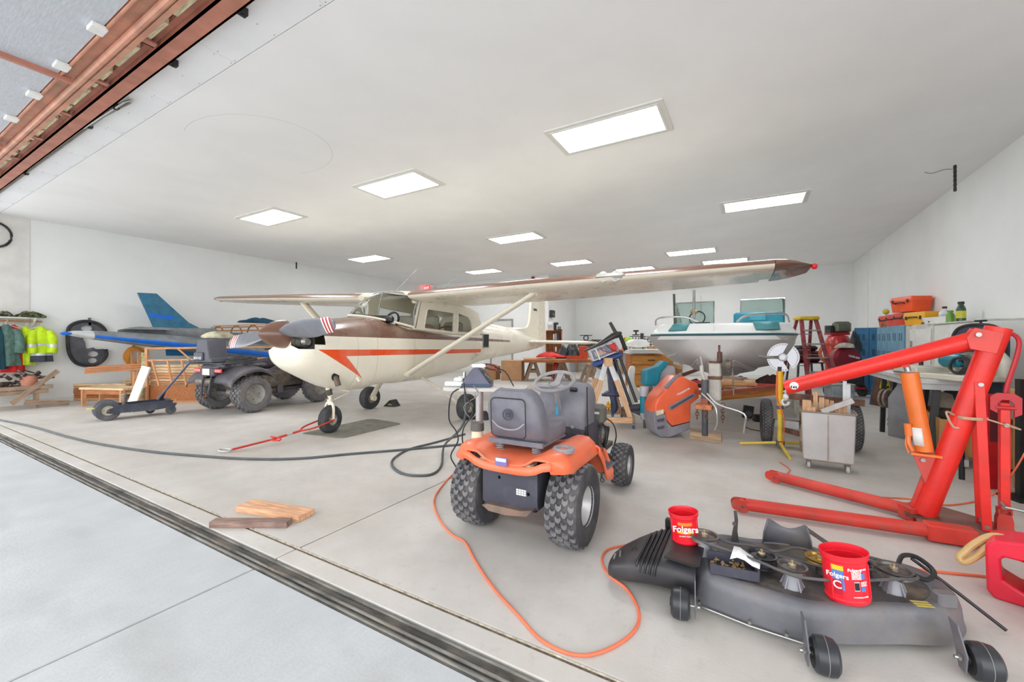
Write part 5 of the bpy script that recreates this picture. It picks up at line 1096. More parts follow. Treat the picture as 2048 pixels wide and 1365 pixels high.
for px, zt, zb, hw in ((238, 1.49, 1.44, .03), (270, 1.56, 1.40, .08), (320, 1.57, 1.30, .13), (400, 1.56, 1.2, .19), (430, 1.57, 1.15, .22)):
    y = F(px, 660).y; rg.append([(hw*math.copysign(abs(math.cos(a))**.7, math.cos(a)), y, (zt+zb)/2+(zt-zb)/2*math.copysign(abs(math.sin(a))**.7, math.sin(a))) for a in [2*PI*k/20 for k in range(20)]])
b.loft(rg); b.build('tail_boom', ag, t)
y0 = F(430, 660).y
b = MB(); rg = []
for k in range(9):
    y = y0+k*.5; zt = 1.55+.0*k; hw = .22+.035*min(k, 5); rg.append([(hw*math.copysign(abs(math.cos(a))**.7, math.cos(a)), y, 1.25+(.22)*math.copysign(abs(math.sin(a))**.7, math.sin(a))) for a in [2*PI*k2/20 for k2 in range(20)]])
b.loft(rg); b.build('hull', ag, t)
for k in range(9):
    y = y0+.1+k*.42; r = .26+.02*min(k, 5); MB().tube([(r*math.cos(a), y, 1.40+(.22+.03*min(k, 5))*math.sin(a)) for a in [PI*q/12 for q in range(13)]], .016, 6).build('wooden_rib', dw, t)
for a in (25, 50, 75, 100, 125, 150):
    a = math.radians(a); MB().tube([(.27*math.cos(a), y0, 1.40+.23*math.sin(a)), (.37*math.cos(a), y0+2, 1.40+.38*math.sin(a)), (.37*math.cos(a), y0+3.6, 1.40+.37*math.sin(a))], .011, 5).build('stringer', fw, t)
fp = [F(275, 585), F(314, 587), F(378, 645), F(400, 656), F(308, 656)]
b = MB(); b.plate([(p.y, p.z) for p in fp], .05, Matrix(((0, 0, 1, .0), (1, 0, 0, 0), (0, 1, 0, 0), (0, 0, 0, 1)))); b.build('tail_fin', bl, t, bev=.01)
tp = [F(297, 626), F(347, 632), F(347, 640), F(297, 634)]
b = MB(); b.plate([(p.y, p.z) for p in tp], .002, Matrix(((0, 0, 1, .05), (1, 0, 0, 0), (0, 1, 0, 0), (0, 0, 0, 1)))); b.build('blue_tape', bb2, t)
fl_ = [F(318, 692), F(398, 694), F(398, 711), F(320, 711)]
b = MB(); b.plate([(p.y, p.z) for p in fl_], .04, Matrix(((0, 0, 1, .35), (1, 0, 0, 0), (0, 1, 0, 0), (0, 0, 0, 1)))); b.build('hanging_panel', M('panel_blue', (30, 110, 164), .5, var=.1), t)
b = MB(); b.plate([(p.y, p.z) for p in [F(240, 659), F(262, 654), F(330, 657), F(330, 661)]], .5, Matrix(((0, 0, 1, .05), (1, 0, 0, 0), (0, 1, 0, 0), (0, 0, 0, 1)))); b.build('tail_plane', ag, t)
for y in (0, 1.8, 3.6): bar('stand', (-.1, y+.6, 0), (-.1, y+.6, 1.15), .08, .08, ow, t)
cl_ = heap('cloth_bundle', 'crumpled cream cloth with yellow trim on the airframe', 'cloth', atd(440, 676, 8.9), .12, .33, .13, M('cream_cloth', (212, 208, 180), .9, var=.2, sc=7, bump=.3), 6, 0)
heap('blue_cloth', 'dark blue cloth draped on the airframe behind the propeller', 'cloth', atd(520, 646, 10.6), .2, .5, .12, M('navy_cloth', (30, 74, 98), .9, var=.2), 7)
o = bar('ceiling_hook', (-12.0, 7.6, 3.66), (-12.0, 7.6, 3.46), .03, .03, blk, None, up=(1, 0, 0)); tag(o, 'short dark rod hanging from the ceiling above the left wall', 'hook')
# wheel chocks beside the main wheels
t = thing('wheel_chock', 'black rubber chock behind the far main wheel', 'chock', at(784, 812), 10, 'wheel chocks at the main wheels')
b = MB(); b.plate([(-.14, 0), (.14, 0), (.05, .12), (-.0, .12)], .16, T(0, .08, 0) @ R(90, 'X')); b.build('wedge', blkr, t); MB().box(-.03, -.081, .03, .05, -.078, .05).build('chock_mark', M('mark_yellow', (190, 170, 60), .6), t)
copyt(t, loc=at(963, 838), rz=5, label='black rubber chock behind the near main wheel')
# ---------------- battery charger stand ----------------
tl = M('table_laminate', (206, 202, 196), .45, var=.05); chrome = M('chrome', (196, 194, 192), .25, .8, var=.06)
t = thing('rolling_stand', 'rolling metal stand with a pale tray behind the mower seat', 'stand', (-2.05, 2.98, 0), 24)
b = MB(); b.plate(rrect(-.3, -.17, .42, .17, .08, 5), .028, T(0, 0, .825)); b.build('tray', tl, t, bev=.006)
b = MB(); b.cyl((0, 0, .1), (0, 0, .55), .026); b.build('lower_pole', chrome, t); MB().cyl((0, 0, .5), (0, 0, .825), .034, n=20).build('upper_pole', M('pole_satin', (190, 184, 184), .35, .6), t)
b = MB(); b.tube(sm([(0, 0, .12), (-.02, -.12, .1), (-.03, -.28, .13), (-.1, -.30, .13), (-.14, -.3, .1), (-.15, -.3, .06)]), .014, 8); b.build('base_arm', chrome, t)
b = MB(); b.tube([(0, 0, .12), (0, .3, .1)], .016, 8); b.build('base_arm', chrome, t)
MB().ball((-.15, -.3, .033), .033).build('caster', white, t); MB().ball((0, .3, .033), .033).build('caster', white, t)
TL = lambda x, y, z: V((-2.05, 2.98, 0))+R(24) @ V((x, y, z))
t = thing('battery_charger', 'dark wedge-shaped battery charger on the rolling stand', 'charger', TL(-.02, 0, .853), 24)
b = MB(); b.plate([(-.12, 0), (.13, 0), (.135, .02), (.035, .155), (.02, .17), (-.02, .165), (-.09, .08), (-.12, .02)], .18, T(0, .09, 0) @ R(90, 'X')); b.build('case', M('charger_case', (96, 98, 116), .4, var=.1), t, bev=.008)
d = V((.11, 0, -.135)).normalized(); b = MB(); b.box(-.07, -.08, 0, .07, .08, .006, T(.087, 0, .087) @ basis(d)); cp = b.build('control_panel', blk, t)
for k in range(3): MB().cyl((.078+.015*k, -.05+.045*k, .1-.02*k), (.085+.015*k, -.05+.045*k, .106-.02*k), .013, n=12).build('dial', M('dial', (176, 174, 176), .4), cp)
MB().box(-.12, -.093, 0, .13, -.089, .03).build('base_strip', M('strip_blue', (64, 78, 100), .5), t)
for nm, c, dy in (('red', (226, 60, 62), .03), ('black', (60, 60, 62), -.03)):
    t = thing('battery_clamp', nm+' handled battery clamp resting on top of the charger', 'clamp', TL(.04, dy, 1.035), 24)
    b = MB(); b.plate([(-.10, -.01), (-.02, -.016), (.02, -.012), (.02, .012), (-.02, .018), (-.10, .012)], .02, T(0, .01, 0) @ R(90, 'X')); b.build('jaws', chrome, t)
    for sz in (-1, 1): MB().tube([(.01, 0, sz*.012), (.06, 0, sz*.02-.01), (.11, 0, sz*.016-.02)], .008, 6).build('grip', M('grip_'+nm, c, .45), t)
tag(MB().tube(sm([TL(.13, .03, 1.02), TL(.22, .05, .98), TL(.27, .05, .9), TL(.3, .0, .86)]), .006, 6).build('clamp_lead', blkr), 'dark lead running from the charger clamp down to the tray', 'cable')
t = thing('power_strip', 'white power strip with plugs at the left end of the tray', 'power strip', TL(-.2, -.02, .855), 24)
b = MB(); b.box(-.1, -.03, 0, .1, .03, .04, b=.006); b.build('strip', white, t); MB().box(-.02, -.025, .04, .06, .03, .075, b=.008).build('plug', white, t); MB().box(.06, -.02, .04, .09, .02, .07, b=.006).build('black_plug', blk, t)
tag(MB().tube(sm([TL(-.12, -.15, .86), TL(-.2, -.2, .80), TL(-.22, -.2, .6), TL(-.16, -.2, .5), TL(-.14, -.22, .42), TL(-.2, -.22, .3), TL(-.16, -.2, .2)]), .006, 6).build('electric_cable', blkr), 'black cord dangling from the left of the tray', 'cable')
tag(MB().tube(sm([TL(-.1, -.17, .9), TL(-.08, -.19, .8), TL(-.02, -.19, .66), TL(-.1, -.19, .52), TL(-.1, -.19, .38), TL(-.02, -.19, .22), TL(.04, -.19, .1)]), .006, 6).build('electric_cable', blkr), 'black cord hanging in front of the stand pole', 'cable')
tag(MB().tube(sm([TL(-.02, -.17, .88), TL(.02, -.18, .8), TL(-.1, -.18, .7), TL(-.03, -.18, .58), TL(-.03, -.18, .5)]), .004, 6).build('electric_cable', M('grey_cord', (130, 130, 130), .6)), 'thin grey cord tangled in front of the stand pole', 'cable')
t = thing('hose_fitting', 'brass hose fitting clipped under the tray edge', 'fitting', (-2.3, 3.1, .86), 24)
b = MB(); b.cyl((0, 0, -.08), (0, 0, .03), .012); b.build('brass_body', M('brass', (204, 168, 110), .35, .7), t); b = MB(); b.cyl((0, 0, .03), (0, 0, .1), .016); b.box(-.06, -.006, .05, .02, .006, .06); b.build('valve', chrome, t)
# ---------------- far tables and boxes ----------------
def sawhorse(loc, rz, label, top=.66, w_=.8, mat=None):
    t = thing('sawhorse', label, 'sawhorse', loc, rz, 'sawhorses under the work tables')
    mat = mat or ow; bar('top_beam', (0, -w_/2, top-.03), (0, w_/2, top-.03), .09, .06, mat, t)
    for sy in (-1, 1):
        for sx in (-1, 1): bar('leg', (sx*.24, sy*w_*.42, 0), (sx*.03, sy*w_*.38, top-.03), .09, .03, mat, t, up=(0, 1, 0))
        bar('spreader', (-.15, sy*w_*.40, .3), (.15, sy*w_*.40, .3), .09, .02, mat, t, up=(0, 1, 0))
    return t
C = lambda px, d: (lambda p: V((p.x, p.y, 0)))(atd(px, 682, d))
def onz(px, py, d): return atd(px, py, d)
sawhorse(C(1066, 13.2), 30, 'grey sawhorse at the left end of the far work table'); sawhorse(C(1122, 13.4), 30, 'grey sawhorse below the middle of the far work table'); sawhorse(C(1180, 11.6), 30, 'weathered sawhorse beyond the mower steering wheel', .6)
t = thing('work_table', 'long plywood table on sawhorses below the plane tail', 'table', C(1120, 13.0), 30)
MB().box(-1.15, -.45, .66, 1.25, .45, .70, b=.006).build('table_top', fw, t); bar('front_rail', (-1.15, -.42, .63), (1.25, -.42, .63), .04, .08, dw, t)
cb = M('cardboard', (192, 148, 108), .8, var=.06, sc=4); cb2 = M('cardboard_dark', (170, 124, 84), .8, var=.06)
def cbox(label, loc, rz, x, y, z, mat=cb, grp=None, flap=True):
    t = thing('cardboard_box', label, 'box', loc, rz, grp); b = MB(); e = .006
    b.box(-x/2, -y/2, 0, x/2, y/2, e); b.box(-x/2, -y/2, 0, x/2, -y/2+e, z); b.box(-x/2, y/2-e, 0, x/2, y/2, z); b.box(-x/2, -y/2, 0, -x/2+e, y/2, z); b.box(x/2-e, -y/2, 0, x/2, y/2, z); b.build('carton', mat, t)
    for sy in (-1, 1): MB().box(-x/2+.004, -sy*.001, 0, x/2-.004, sy*y*.49, e, T(0, -sy*y/2, z) @ R(-sy*4, 'X')).build('flap', mat, t)
    return t
cbox('large brown cardboard box on the floor beyond the mower', C(1026, 13.3), 20, .66, .6, .62)
cbox('open brown carton under the tail beyond the stand', C(985, 13.6), 10, .4, .4, .42, cb2)
heap('red_clothes', 'pile of red cloth on the left of the far table', 'cloth', onz(1098, 706, 12.8)+V((0, 0, -.13)), .42, .24, .14, M('red_fabric', (220, 62, 62), .8, var=.15, bump=.2), 3, 30)
heap('trash_bag', 'black plastic trash bag on the far table', 'bag', C(1126, 13)+V((0, 0, .70)), .2, .2, .38, M('bag_black', (46, 46, 50), .3, var=.3, sc=8, bump=.5, bsc=20), 4)
heap('trash_bag', 'second black bag on the far table, beside the red bin', 'bag', C(1146, 13)+V((0, 0, .70)), .24, .2, .42, M('bag_black', (46, 46, 50), .3), 8)
def bin_(name, label, cat, loc, rz, x, y, z, mat, tp=.86, lid=None, rimh=.02):
    t = thing(name, label, cat, loc, rz); b = MB()
    b.loft([[(px_*s_, py_*s_, zz) for px_, py_ in rrect(-x/2, -y/2, x/2, y/2, min(x, y)*.15)] for zz, s_ in ((0, tp), (z*.9, .985), (z*.9, 1.03), (z, 1.03), (z, .97), (z*.1, tp*.95))]); b.build('tub', mat, t)
    if lid: MB().box(-x*.52, -y*.52, z, x*.52, y*.52, z+.03, b=.01).build('lid', lid, t)
    return t
bin_('tote', 'red-orange plastic tub on the far table', 'tub', C(1167, 12.6)+V((0, 0, .70)), 30, .26, .26, .36, M('tub_orange', (206, 74, 44), .4), lid=M('tub_orange', (206, 74, 44), .4))
bin_('tray_box', 'orange tray with white paper on the far table', 'tray', C(1148, 12.5)+V((0, 0, .70)), 30, .5, .22, .10, M('tub_orange', (206, 74, 44), .4))
heap('rag_pile', 'green and white rag pile beside the orange tub', 'cloth', C(1158, 13.1)+V((0, 0, .70)), .14, .12, .3, M('rag', (170, 180, 160), .9, var=.3), 11)
t = thing('fire_extinguisher', 'red gas cylinder standing under the far table', 'cylinder', C(1112, 13.3)); MB().lathe([(.001, 0), (.1, .0), (.105, .03), (.105, .48), (.07, .55), (.03, .58), (.03, .62), (.001, .62)], 20).build('tank', M('cyl_red', (196, 40, 38), .35), t); MB().box(-.05, -.03, .55, .05, .03, .6, b=.01).build('valve', dsteel, t)
t = thing('bookcase', 'brown wooden bookcase at the corner of the office wall', 'bookcase', C(1107, 14.6), 28)
b = MB(); 
for x in (-.28, .26): b.box(x, -.16, 0, x+.03, .16, 1.62)
b.box(-.28, .14, 0, .29, .16, 1.62); b.build('carcass', M('bookcase_oak', (166, 104, 50), .5, stretch=(9, 9, .7), var=.2), t)
for z in (.05, .45, .85, 1.25, 1.6): MB().box(-.26, -.16, z, .27, .15, z+.02).build('shelf', M('bookcase_oak', (166, 104, 50), .5), t)
rn = random.Random(12)
cols = [(214, 206, 196), (180, 170, 150), (60, 70, 90), (150, 60, 50), (230, 226, 214), (90, 110, 90)]
for k in range(7):
    z = (1.28, 1.28, 1.28, .88, .88, .48, .48)[k]; h = rn.uniform(.16, .28); x = -.02+.07*(k % 3); o = MB().box(0, 0, 0, .05, .2, h, b=.004).build('book', M('book%d' % (k % 6), cols[k % 6], .6)); o.matrix_world = t.matrix_basis @ T(x, -.13, z); 
    tag(o, ['white', 'beige', 'navy', 'rust red', 'cream', 'sage green', 'light grey'][k]+' binder standing in the brown bookcase, shelf '+('top', 'top', 'top', 'second', 'second', 'third', 'third')[k], 'book', 'binders in the bookcase')
t = thing('appliance', 'white boxy appliance on top of the bookcase', 'appliance', C(1100, 14.6)+V((0, 0, 1.62)), 28); MB().box(-.1, -.1, 0, .1, .12, .3, b=.02).build('case', white, t); MB().box(-.07, -.103, .05, .07, -.099, .2).build('door', M('pale_grey', (190, 190, 190), .4), t)
t = thing('coffee_maker', 'small black machine on top of the bookcase', 'appliance', C(1113, 14.5)+V((0, 0, 1.62)), 28); b = MB(); b.box(-.1, -.1, 0, .2, .1, .04, b=.01); b.box(-.1, -.05, .04, .0, .1, .24, b=.01); b.box(-.1, -.1, .2, .06, .1, .28, b=.01); b.build('body', blk, t); MB().cyl((.1, 0, .04), (.1, 0, .14), .06).build('jug', dsteel, t)
# items along the far wall bench
t = thing('back_bench', 'long cluttered bench against the far wall', 'bench', (-4.2, 15.9, 0), 0)
MB().box(-1.9, -.4, .86, 2.3, .45, .92, b=.006).build('bench_top', ow, t)
for x in (-1.8, 0, 2.1): bar('leg', (x, -.3, 0), (x, -.3, .86), .09, .09, ow, t)
B2 = lambda x, z=.92, y=15.75: V((x, y, z))
def px2x(px, y=15.75):
    d = V((-.5, .8660254))+V((.8660254, .5))*((px-1024)/823); return d.x*y/d.y
for k, (px, c, w_, h, nm) in enumerate([(1165, (96, 88, 78), .34, .3, 'dark grey parts crate on the far bench, below the round gauge'), (1183, (70, 66, 60), .3, .28, 'dark parts crate on the far bench, second from the bookcase'), (1199, (120, 116, 104), .5, .2, 'low grey-green crate on the far bench above the outboard'), (1135, (60, 60, 60), .3, .2, 'black low crate behind the trash bags')]):
    bin_('parts_crate', nm, 'crate', B2(px2x(px)), 0, w_, .3, h, M('crate%d' % k, c, .6), tp=.97)
t = thing('gauge_frame', 'dark metal frame with a round wheel on the parts crate', 'frame', B2(px2x(1172), 1.24)); b = MB(); b.ring([(.08, -.02), (.11, -.02), (.11, .02), (.08, .02)], 20, T(0, 0, .13) @ R(90, 'X')); b.box(-.25, -.03, .22, .25, .03, .25); b.box(-.25, -.03, .0, .25, .03, .03); b.build('frame', blk, t)
t = thing('radio', 'dark boxy radio on the far bench behind the battery', 'radio', B2(px2x(1199), 1.13)); MB().box(-.3, -.1, 0, .3, .1, .18, b=.01).build('case', M('radio_grey', (90, 92, 86), .5), t); b = MB(); b.cyl((-.15, -.11, .09), (-.15, -.1, .09), .06); b.build('speaker', blk, t)
t = thing('bottle', 'black bottle on the table by the bookcase', 'bottle', C(1135, 13.3)+V((0, 0, 1.08))); t.location = B2(px2x(1135), 1.12); MB().lathe([(.001, 0), (.09, 0), (.09, .1), (.03, .22), (.03, .3), (.001, .3)], 16).build('glass', blk, t)
t = thing('wire_rack', 'black wire grid rack on the far bench behind the boat bow', 'rack', B2(px2x(1284), .92)); b = MB()
for k in range(9): b.tube([(-.45+.11*k, 0, 0), (-.45+.11*k, 0, .5)], .012, 4)
for k in range(6): b.tube([(-.45, 0, .1*k), (.45, 0, .1*k)], .012, 4)
b.build('grid', blk, t); MB().box(-.06, -.02, 0, .06, .02, .62).build('upright', blk, t)
t = thing('lamp_vise', 'small dark device on top of the wire rack', 'tool', B2(px2x(1272), 1.46)); b = MB(); b.box(-.12, -.06, 0, .12, .06, .04); b.cyl((0, 0, .04), (0, 0, .2), .03); b.box(-.1, -.05, .14, .1, .05, .2, b=.02); b.build('body', blk, t)
t = thing('toy_parrot', 'lime green and orange hanging sleeve beyond the outboard', 'cloth', C(1250, 12)+V((0, 0, 1.0))); b = MB(); b.tube(sm([(0, 0, 0), (.03, 0, .14), (.1, 0, .26), (.16, 0, .34)]), [.04, .05, .06, .07, .08, .09, .1, .11, .11, .1, .09, .08, .07], 10); b.build('green_part', M('lime', (150, 210, 60), .7), t); MB().tube([(-.06, 0, .0), (-.04, 0, .2), (.0, 0, .35)], .035, 8).build('orange_part', M('orange_cloth', (226, 120, 50), .7), t); t.name = 'hanging_sleeve'
t = thing('white_machine', 'white enamel machine with a rounded top beside the boat bow', 'machine', C(1274, 11.5), 30)
b = MB(); b.box(-.18, -.2, .72, .26, .2, .98, b=.03); b.build('base', white, t); b = MB(); b.loft([[(x, y, z) for x, y in rrect(-w_, -.2, w_, .2, .08)] for z, w_ in ((1.08, .2), (1.1, .3), (1.2, .3), (1.28, .2), (1.3, .1))]); b.build('top', white, t); MB().box(-.1, -.12, .98, .12, .12, 1.1, b=.02).build('neck', M('machine_cream', (222, 216, 196), .5), t)
t = thing('stacked_sheets', 'stack of white panels on the brown cabinet by the boat', 'panel', C(1287, 11.2)+V((0, 0, .9)), 30)
for k in range(3): MB().box(-.5+.05*k, -.2, .02+.04*k, .5-.04*k, .2, .05+.04*k, b=.01).build('panel', white, t)
t = thing('drawer_cabinet', 'low brown wooden cabinet with long drawers behind the outboards', 'cabinet', C(1296, 11.4), 30)
b = MB(); b.box(-.55, -.25, 0, .6, .3, .88, b=.01); b.build('carcass', dw, t)
for z0, z1 in ((.05, .33), (.36, .58), (.62, .84)):
    dr_ = MB().box(-.52, -.275, z0, .57, -.25, z1, b=.006).build('drawer', M('drawer_honey', (190, 130, 60), .45, var=.2, stretch=(.6, 9, 9), sc=6), t); MB().box(-.1, -.295, (z0+z1)/2-.01, .1, -.275, (z0+z1)/2+.01, b=.004).build('pull', blk, dr_)
heap('shop_cloth', 'brown cloth and cartons heaped on the drawer cabinet', 'cloth', C(1305, 11.6)+V((0, 0, .88)), .22, .16, .2, M('brown_cloth', (170, 130, 84), .9, var=.25), 14, 30)
# ---------------- outboard motors on a timber stand ----------------
ob = M('outboard_blue', (66, 74, 104), .4, var=.12, sc=5, dirt=((106, 108, 120), .5)); obl = M('outboard_black', (54, 54, 56), .4, var=.15)
t = thing('outboard_stand', 'pale timber A-frame stand on casters holding the blue outboard', 'stand', (-1.87, 6.08, 0), 28)
pn = M('pine', (226, 182, 140), .6, var=.15, sc=8, stretch=(.6, 8, 8)); wp = M('white_painted', (228, 232, 234), .6)
for y in (-.32, .38):
    for sx in (-1, 1):
        a_, z_ = V((sx*.30, y, .10)), V((sx*.03, y*.35, .92)); bar('leg', a_, z_, .07, .035, pn, t, up=(0, 1, 0))
        bar('painted_end', a_.lerp(z_, .7), a_.lerp(z_, .97), .073, .039, wp, t, up=(0, 1, 0))
    bar('cross_beam', (-.34, y, .12), (.34, y, .12), .05, .08, pn, t)
for sx in (-1, 1): bar('side_beam', (sx*.32, -.36, .13), (sx*.32, .42, .13), .035, .12, ow, t)
bar('head_block', (0, -.2, .94), (0, .2, .94), .11, .12, pn, t)
for x, y in ((.32, -.34), (-.32, -.34), (.32, .4)): 
    b = MB(); b.cyl((x-.012, y, .035), (x+.012, y, .035), .035, n=20); cw = b.build('caster_wheel', M('caster_blue', (76, 92, 130), .5), t); MB().box(x-.02, y-.02, .05, x+.02, y+.02, .09, b=.004).build('caster_fork', chrome, cw)
t = thing('blue_outboard', 'blue outboard motor with a yellow propeller hanging in the timber stand', 'outboard motor', (-1.80, 6.17, 0), 28)
b = MB(); rg = []
for z, hx, hy, ox in ((.44, .12, .10, 0), (.46, .12, .10, 0), (.50, .055, .08, 0), (.72, .06, .09, -.01), (.86, .08, .10, -.03), (.92, .12, .12, -.06)): rg.append([(ox+x, y, z) for x, y in rrect(-hx, -hy, hx, hy, .03)])
b.loft(rg); b.build('midsection', ob, t)
b = MB(); rg = [[(ox+hx*math.cos(a), .07*math.sin(a)*(hx/.07)**.5, z) for a in [2*PI*k/18 for k in range(18)]] for z, hx, ox in ((.14, .015, .0), (.18, .045, .02), (.25, .06, .03), (.33, .05, .02), (.42, .05, .0), (.45, .1, 0))]
b.loft(rg); b.build('gearcase', ob, t)
b = MB(); b.tube([(-.16, 0, .43), (.14, 0, .43)], [.035, .05], 12, sy=.6); b.build('cavitation_plate', ob, t)
b = MB(); b.cyl((-.10, 0, .26), (-.03, 0, .26), .03)
for k in range(3):
    a = 2*PI*k/3+.5; b.loft([[V((-.06+dx_, 0, .26))+V((0, r*math.cos(a+da), r*math.sin(a+da))) for dx_, da in ((-.015, -.35), (.0, 0), (.015, .35), (.004, 0))] for r in (.03, .07, .1)])
b.build('propeller', M('prop_yellow', (232, 176, 44), .45), t)
b = MB(); b.plate([(-.02, .10), (.02, .1), (.03, .2), (-.03, .2)], .02, T(0, .01, 0) @ R(90, 'X')); b.build('skeg', M('skeg_blue', (90, 130, 180), .4), t)
Tt = T(-.08, 0, 1.02) @ R(-22, 'Y')
b = MB(); b.box(-.26, -.13, -.08, .2, .13, .0, Tt, b=.02); b.build('lower_cowl', M('cowl_blue', (44, 70, 130), .4, var=.15), t)
b = MB(); b.box(-.2, -.11, -.14, .1, .11, -.08, Tt, b=.02); b.build('tilt_bracket', dsteel, t)
t2 = thing('battery', 'white and red labelled marine battery strapped on the outboard stand', 'battery', (0, 0, 0)); 
bpy.context.view_layer.update(); t2.matrix_world = t.matrix_world @ Tt @ T(-.03, -.02, .012)
b = MB(); b.box(-.21, -.1, 0, .20, .1, .17, b=.008); b.build('case', M('battery_white', (222, 224, 226), .4), t2)
b = MB(); b.box(-.19, -.104, .02, .1, -.1, .16); lb = b.build('label', M('label_greyblue', (120, 132, 150), .5), t2); MB().box(.09, -.105, .03, .19, -.1, .15).build('red_label', M('label_red', (206, 54, 54), .5), t2)
marks('label_print', M('letter_peach', (240, 190, 160), .5), t2, T(-.07, -.1045, .09) @ R(90, 'X'), .16, .08, 6)
MB().box(-.12, -.107, -.01, -.10, .107, .178).build('strap', white, t2)
for k, c in enumerate(((160, 30, 60), (40, 40, 46), (170, 40, 60))): MB().tube(sm([(-.05+.1*k, -.11, .17), (.0+.1*k, -.115, .08), (.1+.05*k, -.115, .03), (.24, -.08, -.02*k)]), .005, 5).build('cable', M('cab%d' % k, c, .5), t2)
t3 = thing('trolling_motor', 'black electric trolling motor lying across the battery', 'outboard motor', (0, 0, 0)); t3.matrix_world = t.matrix_world @ Tt @ T(0, 0, .2)
b = MB(); rg = [[(x, hy*math.cos(a), z+hz*math.sin(a)) for a in [2*PI*k/16 for k in range(16)]] for x, hy, hz, z in ((-.3, .02, .012, .0), (-.1, .03, .02, .01), (.05, .06, .04, .03), (.18, .07, .05, .05), (.28, .06, .045, .05), (.33, .03, .02, .05))]
b.loft(rg); b.build('head', M('motor_black', (62, 60, 58), .3, coat=.3), t3)
MB().cyl((.26, 0, .0), (.23, 0, .26), .032, .024).build('handle_grip', M('grip_dark', (70, 72, 70), .6), t3)
MB().cyl((.30, .02, .02), (.3, .02, -.22), .03, n=14).build('column', blk, t3)
for k, (x0, x1) in enumerate(((1228, 1262), (1240, 1273))):
    a_, z_ = atd(x0, 715, 6.15), atd(x1, 812 if k == 0 else 805, 6.0); tag(MB().cyl(a_, z_, .022, n=12).build('shaft', obl), ('left', 'right')[k]+' of two long black trolling motor shafts leaning behind the timber stand', 'shaft')
t = thing('trolling_unit', 'grey torpedo-shaped motor with a fin lying on the timber stand', 'outboard motor', atd(1270, 815, 6.0), 36, ry=-6)
MB().lathe([(.001, -.2), (.03, -.19), (.045, -.15), (.05, 0), (.045, .18), (.001, .2)], 20, R(90, 'Y')).build('pod', M('pod_grey', (84, 84, 90), .35, var=.1), t); b = MB(); b.plate([(-.1, -.04), (.1, -.04), (.13, -.15), (.1, -.15)], .01, T(0, .005, 0) @ R(90, 'X')); b.build('fin', M('pod_fin', (110, 112, 120), .4), t)
t = thing('white_bracket', 'white curved outboard leg standing behind the timber stand', 'bracket', C(1262, 7.2), 30); b = MB(); b.plate([(p.x, p.y) for p in sm([(-.06, .0, 0), (-.05, .3, 0), (-.04, .75, 0), (.06, .8, 0), (.05, .6, 0), (.08, .45, 0), (.2, .28, 0), (.24, .22, 0), (.05, .2, 0), (.04, 0, 0)], 3)], .06, T(0, .03, 0) @ R(90, 'X')); b.build('leg', white, t, bev=.008)
# teal and grey outboards
tl_ = M('teal', (20, 134, 158), .4, var=.08); lg2 = M('ob_lightgrey', (190, 192, 196), .4, var=.05); mg2 = M('ob_midgrey', (120, 122, 130), .4, var=.08)
t = thing('teal_canister', 'teal and grey cylinder standing beside the mower hood', 'outboard motor', C(1289, 5.9), 30)
b = MB(); b.lathe([(.001, .13), (.05, .13), (.06, .16), (.062, .22)], 20); b.build('bottom', lg2, t); b = MB(); b.cyl((0, 0, .22), (0, 0, .46), .062, n=20); b.build('teal_band', tl_, t); b = MB(); b.cyl((0, 0, .46), (0, 0, .60), .062, .066, 20); b.build('top', lg2, t)
b = MB(); b.cyl((.1, .02, .2), (.09, .02, .6), .03); b.build('tube', mg2, t); b = MB(); b.cyl((0, 0, 0), (0, 0, .13), .02); b.build('foot', dsteel, t)
t = thing('teal_cover', 'teal vinyl boat cushion folded over the grey box', 'cushion', C(1305, 6.1)+V((0, 0, .6)), 30)
b = MB(); b.plate([(-.15, 0), (-.14, .22), (.05, .28), (.14, .36), (.22, .34), (.1, .2), (.04, .0)], .24, T(0, .12, 0) @ R(90, 'X')); b.build('vinyl', M('teal_vinyl', (16, 140, 164), .45, var=.12, sc=6, bump=.4, bsc=10), t, bev=.02)
t = thing('grey_cowl', 'grey plastic motor cowl behind the mower hood', 'cowl', C(1326, 6.2), 30)
b = MB(); b.loft([[(x+ox, y, z) for x, y in rrect(-w_, -.12, w_, .12, .05)] for z, w_, ox in ((0, .08, 0), (.46, .09, 0), (.60, .15, 0), (.66, .16, 0), (.84, .12, .03), (.88, .08, .04))]); b.build('shell', lg2, t); MB().cyl((0, -.02, .3), (0, -.125, .5), .05).build('side_pod', tl_, t)
t = thing('bucket', 'brown stained plastic tub tilted below the boat bow', 'tub', C(1345, 6.6)+V((0, 0, .66)), 0, rx=12, ry=20); b = MB(); b.lathe([(.07, 0), (.09, .2), (.095, .2), (.075, .01), (.001, .01)], 20); b.build('shell', M('stained', (196, 158, 112), .7, var=.3, dirt=((120, 70, 40), .6)), t); MB().cyl((0, 0, 0), (0, 0, .02), .07).build('base', M('stained', (196, 158, 112), .7), t)
# ---------------- mower hood standing on its nose ----------------
hg = M('hood_grey', (140, 138, 148), .5, var=.08, dirt=((168, 164, 166), .4)); hO = M('hood_orange', (250, 106, 62), .35, var=.05, sc=4, coat=.25, dirt=((226, 150, 116), .25))
t = thing('mower_hood', 'orange and grey mower hood standing upright on the floor', 'mower hood', (-1.02, 5.78, 0), 30)
